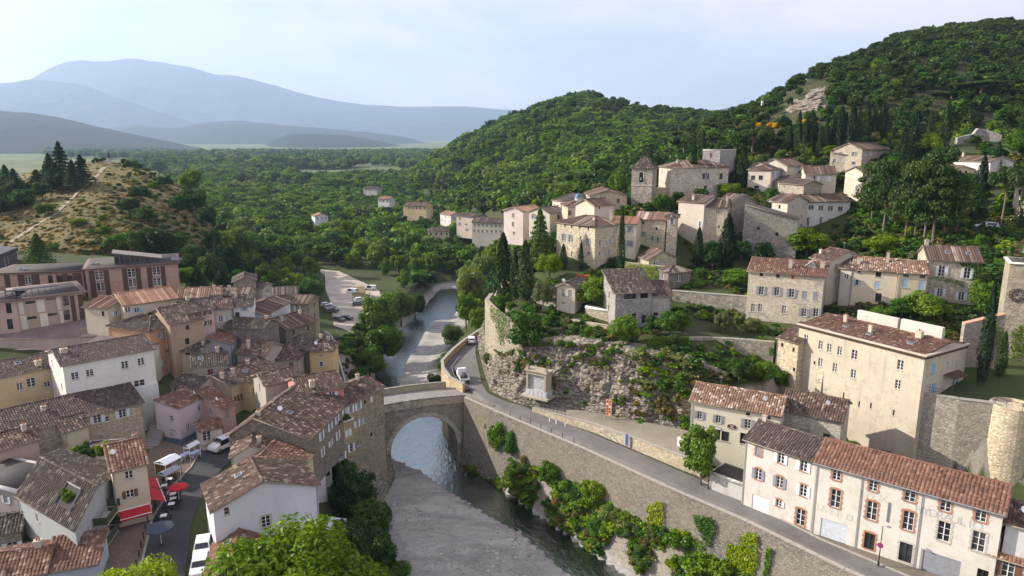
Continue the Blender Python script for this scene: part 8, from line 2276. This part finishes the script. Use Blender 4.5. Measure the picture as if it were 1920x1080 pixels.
# ---- cafe street
RED = m_plain('awning_red', (.42,.018,.028), .75); NAVY = m_plain('canvas_navy', (.045,.062,.085), .8); CANV = m_plain('canvas_white', (.62,.64,.68), .8)
o = HL['cafe1']
def awning(o, face, u0, u1, z, out, drop_, mat, name='awning', bars=True):
    m = MB(); q = [on_face(o,face,u0,z,.02), on_face(o,face,u1,z,.02), on_face(o,face,u1,z-drop_,out), on_face(o,face,u0,z-drop_,out)]
    lo = [v-Vector((0,0,.05)) for v in q]; m.quad(*q); m.quad(*lo[::-1]); m.quad(q[3],q[2],q[2]-Vector((0,0,.28)),q[3]-Vector((0,0,.28)))
    a = m.obj(name, mat, o.root)
    if bars:
        b_ = MB(); b_.tube(q[0],q[1],.07); b_.tube(q[3],q[2],.05); link(bpy.data.objects.new('awning_bar', b_.mesh('awning_bar', WHITE)), a)
zz = 3.5
awning(o,'r',.3,.3+o.d*.42,zz,1.7,.8,RED); awning(o,'r',.5+o.d*.44,o.d*.86,zz,1.7,.8,RED); awning(o,'f',.2,o.w-.2,zz-.4,1.2,.6,RED)
o = HL['rose']
zf = o.spot('f','e4',660,330)[1]
m = MB(); k = 2.2; z1_, z2_ = zf, zf-.75
P_ = [(-.0,-.02),(o.w*.86,-.02),(o.w*.86,-k),(-k,-k),(-k,o.d*.8),(-.02,o.d*.8)]
m.quad((0,-.02,z1_),(o.w*.86,-.02,z1_),(o.w*.86,-k,z2_),(-k,-k,z2_)); m.quad((-.02,0,z1_),(-k,-k,z2_),(-k,o.d*.8,z2_),(-.02,o.d*.8,z1_)); m.quad((-k,-k,z2_),(o.w*.86,-k,z2_),(o.w*.86,-k,z2_-.35),(-k,-k,z2_-.35)); m.quad((-k,o.d*.8,z2_),(-k,-k,z2_),(-k,-k,z2_-.35),(-k,o.d*.8,z2_-.35))
m.obj('awning', NAVY, o.root)
lettering(o, 'l', 'Salon', (350,225), (430,245), .34, m_plain('letter_black',(.01,.01,.01),.6), 'e4', 'sign_letter'); lettering(o, 'l', 'de', (372,272), (392,276), .26, m_plain('letter_black',(.01,.01,.01),.6), 'e4', 'sign_letter'); lettering(o, 'l', 'Rose', (355,305), (415,322), .34, m_plain('letter_black',(.01,.01,.01),.6), 'e4', 'sign_letter')
# glazed veranda with tile roof
o2 = H('glazed veranda with hipped tile roof and balustrade beside the pink cafe', ('c4',214,305), ('c4',330,280), 17.0, 3.5, 'h', PL((.58,.50,.46)), TR, .5, base=12.8, ov=.25, wins=[('f','c4','w',1.2,1.5,(250,335),(280,328),(308,320))], name='veranda', cat='veranda')
for q in range(9):
    m = MB(); u = o2.w*(q+.5)/9; m.lathe([(.05,1.2),(.09,1.4),(.05,1.6),(.06,1.85)], 8, 0, (u,-.15)); m.obj('baluster', OFFWH, o2.root)
m = MB(); m.box(0,-.28,1.85,o2.w,-.02,1.98); m.box(0,-.3,0,o2.w,-.02,1.2); m.obj('balustrade', PL((.58,.50,.46)), o2.root)
def stall(label, p, w, d, h, canvas, wallc, rz):
    r = thing('market_stall', label, 'stall', p, rz)
    m = MB(); m.box(-w/2,-d/2,h,w/2,d/2,h+.12); m.quad((-w/2,-d/2,h+.12),(w/2,-d/2,h+.12),(w/2,0,h+.5),(-w/2,0,h+.5)); m.quad((-w/2,0,h+.5),(w/2,0,h+.5),(w/2,d/2,h+.12),(-w/2,d/2,h+.12)); m.obj('canopy', canvas, r)
    for x in (-w/2+.08,w/2-.08):
        for y in (-d/2+.08,d/2-.08): tube1((x,y,0),(x,y,h),.04).obj('post', OFFWH, r)
    if wallc: box1(-w/2+.1,d/2-.2,.4,w/2-.1,d/2-.12,h-.1).obj('back_panel', wallc, r)
    return r
s1 = at(*pix('e4',310,760),16.2); stall('white-roofed stall with brown side beside the cream corner house', (s1.x,s1.y,g1(s1.x,s1.y)+.1), 2.8,2.2,2.5,CANV,m_plain('stall_brown',(.22,.12,.05),.8),1.2)
s1 = at(*pix('e4',330,940),15.6); stall('grey-roofed stall in front of the brown-sided one', (s1.x,s1.y,g1(s1.x,s1.y)+.1), 2.6,1.6,1.9,m_plain('canvas_grey',(.22,.26,.31),.8),None,1.2)
s1 = at(*pix('e4',715,500),16.0); stall('small white canopy at the pink cafe wall', (s1.x,s1.y,g1(s1.x,s1.y)+.1), 2.2,1.2,2.2,CANV,None,1.25)
for x, y, lb in ((590,670,'long table with pale blue cloth by the cafe, left of the pair'),(760,630,'long table with pale blue cloth by the cafe, right of the pair')):
    b = at(*pix('e4',x,y),14.4); r = thing('table', lb, 'table', (b.x,b.y,g1(b.x,b.y)+.15), 1.15)
    box1(-.9,-.38,.72,.9,.38,.77).obj('tabletop', m_plain('cloth_blue',(.42,.50,.72),.8), r); m = MB(); m.box(-.9,-.40,.1,-.5,-.385,.76); m.box(.5,-.40,.1,.9,-.385,.76); m.box(-.9,-.40,.45,.9,-.385,.76); m.obj('cloth', m_plain('cloth_blue',(.42,.50,.72),.8), r)
    for sx in (-.8,.8):
        for sy in (-.3,.3): tube1((sx,sy,0),(sx,sy,.72),.03).obj('leg', DARKP, r)
p = at(*pix('e8',1168,190),16.0); parasol('red parasol over the cafe tables at the kerb', (p.x,p.y,g1(p.x,p.y)+.15), 1.2, 2.5, (.50,.02,.03))
p = at(*pix('e8',935,690),16.2); parasol('big navy parasol at the corner of the cream house', (p.x,p.y,g1(p.x,p.y)+.15), 1.6, 2.7, (.05,.068,.09))
for k, (x, y) in enumerate(((1108,318),(1110,375),(1090,438),(1065,135),(990,585),(1000,215))):
    b = at(*pix('e8',x,y),14.3); r = thing('cafe_table', 'small white cafe table on the terrace pavement', 'table', (b.x,b.y,g1(b.x,b.y)+.15), .3, 'cafe tables')
    box1(-.38,-.38,.72,.38,.38,.76).obj('tabletop', WHITE, r); tube1((0,0,0),(0,0,.72),.04).obj('leg', DARKP, r); tube1((0,0,0),(0,0,.05),.25).obj('foot', DARKP, r)
    for a in (0, 1.57, 3.14):
        c = thing('cafe_chair', 'dark cafe chair beside a small white table', 'chair', (b.x+.75*math.cos(a), b.y+.75*math.sin(a), g1(b.x,b.y)+.15), a+1.57, 'cafe chairs')
        box1(-.2,-.2,.42,.2,.2,.46).obj('seat', DARKP, c); box1(-.2,-.2,.46,.2,-.16,.85).obj('backrest', DARKP, c)
        for sx in (-.17,.17):
            for sy in (-.17,.17): tube1((sx,sy,0),(sx,sy,.42),.02,n=5).obj('leg', DARKP, c)
for k in range(13):
    f = k/12; q = Vector((-41.9,69.6,0)).lerp(Vector((-47.3,92,0)), f); x = np.interp(q.y, [p_[1] for p_ in st_l], [p_[0] for p_ in st_l])-.55
    post_thing('bollard', 'small dark bollard in the row along the cafe kerb', 'bollard', (float(x), q.y, g1(float(x), q.y)+.2), [('shaft',tube1((0,0,0),(0,0,.75),.08),DARKP),('cap',tube1((0,0,.75),(0,0,.9),.10,.05),DARKP)], group='bollards along the cafe kerb')
# stair between the white block and the pink cafe
sr = thing('stone_stair', 'long stone stair climbing beside the pink cafe', 'stairs', (-55.8,98.5,13.5), R(98))
for k in range(20):
    m = MB(); m.box(k*.5,-1.2,-.5,k*.5+.52,1.2,.2+k*.21); m.obj('step', m_plaster((.30,.28,.25)), sr)
# statue on the knoll
b = hit(205,306); st = thing('statue', 'dark statue on a pale pedestal at the top of the knoll', 'statue', (b.x,b.y,b.z-.2), 0)
m = MB(); m.box(-.9,-.9,0,.9,.9,.5); m.box(-.65,-.65,.5,.65,.65,2.0); m.box(-.8,-.8,2.0,.8,.8,2.2); m.obj('pedestal', m_plaster((.52,.49,.44)), st)
m = MB(); m.lathe([(.55,2.2),(.5,2.8),(.38,3.4),(.42,3.9),(.40,4.3),(.14,4.45),(.2,4.6),(.22,4.8),(.12,5.0)], 12); m.tube((.3,0,4.2),(.55,-.3,3.6),.12,.09); m.tube((-.3,0,4.2),(-.5,-.25,3.7),.12,.09); m.obj('figure', m_plain('bronze_dark',(.03,.032,.03),.5), st)
# path up the knoll
def drape(name, pxs, w, mat, lift=.15):
    P = [hit(*p) for p in pxs]; P = [p for p in P if p is not None]; V = []
    for i in range(len(P)-1):
        for k in range(8):
            V.append(P[i].lerp(P[i+1], k/8))
    V.append(P[-1]); rows = []
    for i, p in enumerate(V):
        a, b = V[max(i-1,0)], V[min(i+1,len(V)-1)]; t = (b-a); t.z = 0; t.normalize(); n_ = Vector((-t.y,t.x,0))
        rows.append([p+n_*w*s_ for s_ in (-.5,0,.5)])
    A = np.array([[(q.x,q.y,drop(q.x,q.y)+lift) for q in r_] for r_ in rows])
    return structure(link(bpy.data.objects.new(name, np_mesh(name, A.reshape(-1,3), grid_faces(len(rows),3), mat, smooth=True))))
drape('path', [(20,455),(45,438),(75,418),(100,404),(118,388),(135,372),(155,355),(172,340),(186,326),(195,314)], 1.5, m_asphalt((.30,.25,.185)))
# mast on the castle hill
b = hit(1428,215); post_thing('mast', 'thin white mast on the shoulder of the castle hill', 'mast', b, [('pole',tube1((0,0,-.5),(0,0,5),.08),OFFWH),('box',box1(-.4,-.4,3.8,.4,.4,5.6),WHITE)])

# ---- creepers: leaves spread over a wall inside an outline seen in the photograph
def ivy(label, planes, sheet, poly, n, colr, size=.16, name='ivy'):
    """planes: list of (point, direction) of vertical walls; leaves go where the outline meets them"""
    P = [pix(sheet, *q) for q in poly]; xs_, ys_ = [q[0] for q in P], [q[1] for q in P]; C = []; Nn = []
    tries = 0; c0 = Vector((0,0,CAMZ))
    while len(C) < n and tries < n*8:
        tries += 1; x, y = random.uniform(min(xs_),max(xs_)), random.uniform(min(ys_),max(ys_))
        if not in_poly(x, y, P): continue
        r_ = ray(x, y); best = None
        for (p0, p1) in planes:
            D = Vector((p1[0]-p0[0],p1[1]-p0[1],0)); L = D.length; D /= L; N_ = Vector((D.y,-D.x,0))
            dn = r_.dot(N_)
            if abs(dn) < 1e-6: continue
            t_ = (Vector((p0[0],p0[1],0))-c0).dot(N_)/dn
            q = c0+r_*t_; u = (q-Vector((p0[0],p0[1],0))).dot(D)
            if -.3 <= u <= L+.3 and t_ > 0: best = (q, N_ if N_.dot(r_) < 0 else -N_); break
        if best:
            C.append(tuple(best[0]+best[1]*random.uniform(.03,.30))); Nn.append(tuple(best[1]))
    if len(C) < 10: return None
    V, F = leaf_cloud(np.array(C), np.array(Nn), size, .2)
    return tag(link(bpy.data.objects.new(name, np_mesh(name, V, F, m_leaf(LEAFC[colr], 1.0, .3)))), label, 'plant')
Wo = offs(Wd, .32)
wpl = list(zip(Wo[:-1], Wo[1:]))
ivy('bright creeper curtain hanging down the road wall, widest one', wpl, 'd7', [(255,770),(300,790),(345,715),(420,715),(425,900),(400,960),(290,960),(240,900)], 1500, 'limey')
ivy('narrow creeper strip on the road wall right of the curtain', wpl, 'd7', [(475,800),(505,805),(480,960),(455,960)], 260, 'bright')
ivy('yellow-green creeper column on the road wall', wpl, 'd8', [(1210,760),(1275,748),(1280,900),(1240,930),(1200,900)], 900, 'limey')
ivy('dark bush-like creeper hanging over the road wall parapet', wpl, 'd7', [(60,610),(170,630),(190,690),(150,800),(120,760),(70,650)], 700, 'mid')
ivy('thin creeper strands on the road wall near the water bushes', wpl, 'd7', [(0,680),(60,740),(120,760),(150,900),(60,900),(0,800)], 420, 'bright')
ivy('small creeper patch at the foot of the road wall', wpl, 'd8', [(1310,870),(1390,880),(1385,940),(1320,930)], 300, 'limey')
def hplane(o, face):
    (ox,oy),(dx,dy),L = o.faces[face]; a, b = o.M @ Vector((ox,oy,0)), o.M @ Vector((ox+dx*L,oy+dy*L,0)); return [((a.x,a.y),(b.x,b.y))]
vil = [h for h in ALLH if 'ivy-sided' in h.root['label']][0]
ivy('green ivy covering the corner of the ivy-sided house', hplane(vil,'f'), 'd4', [(920,352),(1085,352),(1080,480),(1010,485),(1020,395),(935,380)], 700, 'ivy', .12)
ivy('ivy over the gable side of the ivy-sided house', hplane(vil,'r'), 'd4', [(1088,350),(1140,290),(1150,470),(1080,500)], 500, 'ivy', .12)
ivy('ivy swag between the floors of the ivy-sided house', hplane(vil,'f'), 'd4', [(700,452),(860,470),(960,490),(960,540),(880,505),(700,470)], 260, 'limey', .1)
lw0, lw1 = at(*pix('d2',1228,560),26.5), at(*pix('d2',1500,560),26.5)
hb = [((lw0.x-.4,lw0.y-1.2),(lw1.x-.4,lw1.y-1.2))]
ivy('thick ivy curtain over the rock below the loggia house', hb, 'd2', [(1235,540),(1480,545),(1490,690),(1420,720),(1300,720),(1230,640)], 2600, 'mid', .22)
ivy('trailing ivy down the cliff right of the memorial', hb, 'd2', [(1080,600),(1230,560),(1240,760),(1180,720)], 700, 'mid', .2)
cwp = [((cw0.x-.15,cw0.y-.5),(cw1.x-.15,cw1.y-.5))]
ivy('spreading creeper fans on the old town wall', cwp, 'd4', [(1100,830),(1200,790),(1262,860),(1262,1000),(1120,930)], 380, 'limey', .14)
ck = HL['clock']; ivy('creeper climbing the foot of the clock tower', hplane(ck,'f'), 'd4', [(1290,860),(1389,790),(1389,1050),(1290,1050)], 420, 'limey', .14)
pw0, pw1 = at(*pix('c7',812,968),33.2), at(*pix('c7',1110,1000),33.2)
ivy('clipped bright creeper hedge on the palace garden wall', [((pw0.x-.1,pw0.y-.35),(pw1.x-.1,pw1.y-.35))], 'c7', [(815,970),(960,985),(1108,1002),(1108,1085),(815,1085)], 1500, 'limey', .14)
# terracotta pots on the rampart garden edge
b0, b1 = at(*pix('c7',475,1055),31.0), at(*pix('c7',555,1060),31.0)
for k in range(8):
    q = b0.lerp(b1, k/7); q.z = drop(q.x, q.y)
    post_thing('flower_pot', 'terracotta pot in the row on the palace garden wall', 'pot', q, [('pot',tube1((0,0,0),(0,0,.75),.22,.30,10),m_plain('terracotta',(.50,.15,.06),.8)),('rim',tube1((0,0,.75),(0,0,.86),.34,.34,10),m_plain('terracotta',(.50,.15,.06),.8))], group='pots on the palace garden wall')

# pots on the grey house patio
o = HL['grey']
for k in range(7):
    p = o.M @ Vector((lambda x, y: (x-.95*y, y, o.h+o.rp(x,y)+.15))(o.w*random.uniform(.62,.82), o.d*random.uniform(.14,.34))); hh = random.uniform(.6,1.2)
    plant('bush', random.choice(['mid','bright','limey']), p, hh, hh, 'potted plant on the sunken roof patio of the grey house', 'roof patio pots', lod='mid')
# bare limestone on the castle hill
def hill_rock(quad, nu, nv, seed):
    Q = [Vector((*q, 0)) for q in quad]; A = np.zeros((nu, nv, 3)); prev = None
    for i in range(nu):
        for j in range(nv):
            u, v = i/(nu-1), j/(nv-1); q = Q[0].lerp(Q[1], u).lerp(Q[3].lerp(Q[2], u), v); h_ = hit(q.x, q.y) or prev; prev = h_
            d_ = ray(q.x, q.y).normalized(); e_ = min(1, 5*min(u, 1-u, v, 1-v))
            n_ = noise.fractal(h_*.22+Vector((seed,0,0)), 1.0, 2.0, 5) + .5*(noise.cell(h_*.45)-.3)
            A[i,j] = tuple(h_ - d_*((1.4+2.2*n_)*e_ - 1.2*(1-e_)))
    return structure(link(bpy.data.objects.new('bare_rock', np_mesh('bare_rock', A.reshape(-1,3), grid_faces(nu, nv), ROCK))))
hill_rock([(1462,214),(1552,212),(1556,176),(1476,186)], 60, 26, 1); hill_rock([(1500,196),(1548,188),(1552,158),(1512,168)], 34, 20, 2); hill_rock([(1722,164),(1802,160),(1798,146),(1728,148)], 46, 12, 3)

rpl = [((a[0]-.25,a[1]-.2),(b[0]-.25,b[1]-.2)) for a, b in zip(ramp[:-1], ramp[1:])]
ivy('dark creeper hanging over the middle of the rampart', rpl, 'd2', [(150,330),(260,400),(250,520),(215,600),(180,470),(140,400)], 700, 'mid', .18)
ivy('creeper tuft at the left end of the rampart', rpl, 'd2', [(85,300),(125,330),(120,470),(90,520)], 320, 'dark', .18)
# ================================================================== haze
hz = MB(); hz.box(-9500,-80,-3,9500,18800,2000)
t = NT('haze_air')
pv = t.node('ShaderNodeVolumePrincipled')
pv.inputs['Color'].default_value = (.50,.66,.92,1)
pv.inputs['Density'].default_value = 0.75e-4
pv.inputs['Anisotropy'].default_value = .25
t.ln(pv.outputs[0], t.out.inputs['Volume'])
ho = hz.obj('haze', t.mat); ho['kind'] = 'stuff'
tag(ho, 'pale blue morning haze filling the valley air', 'haze')
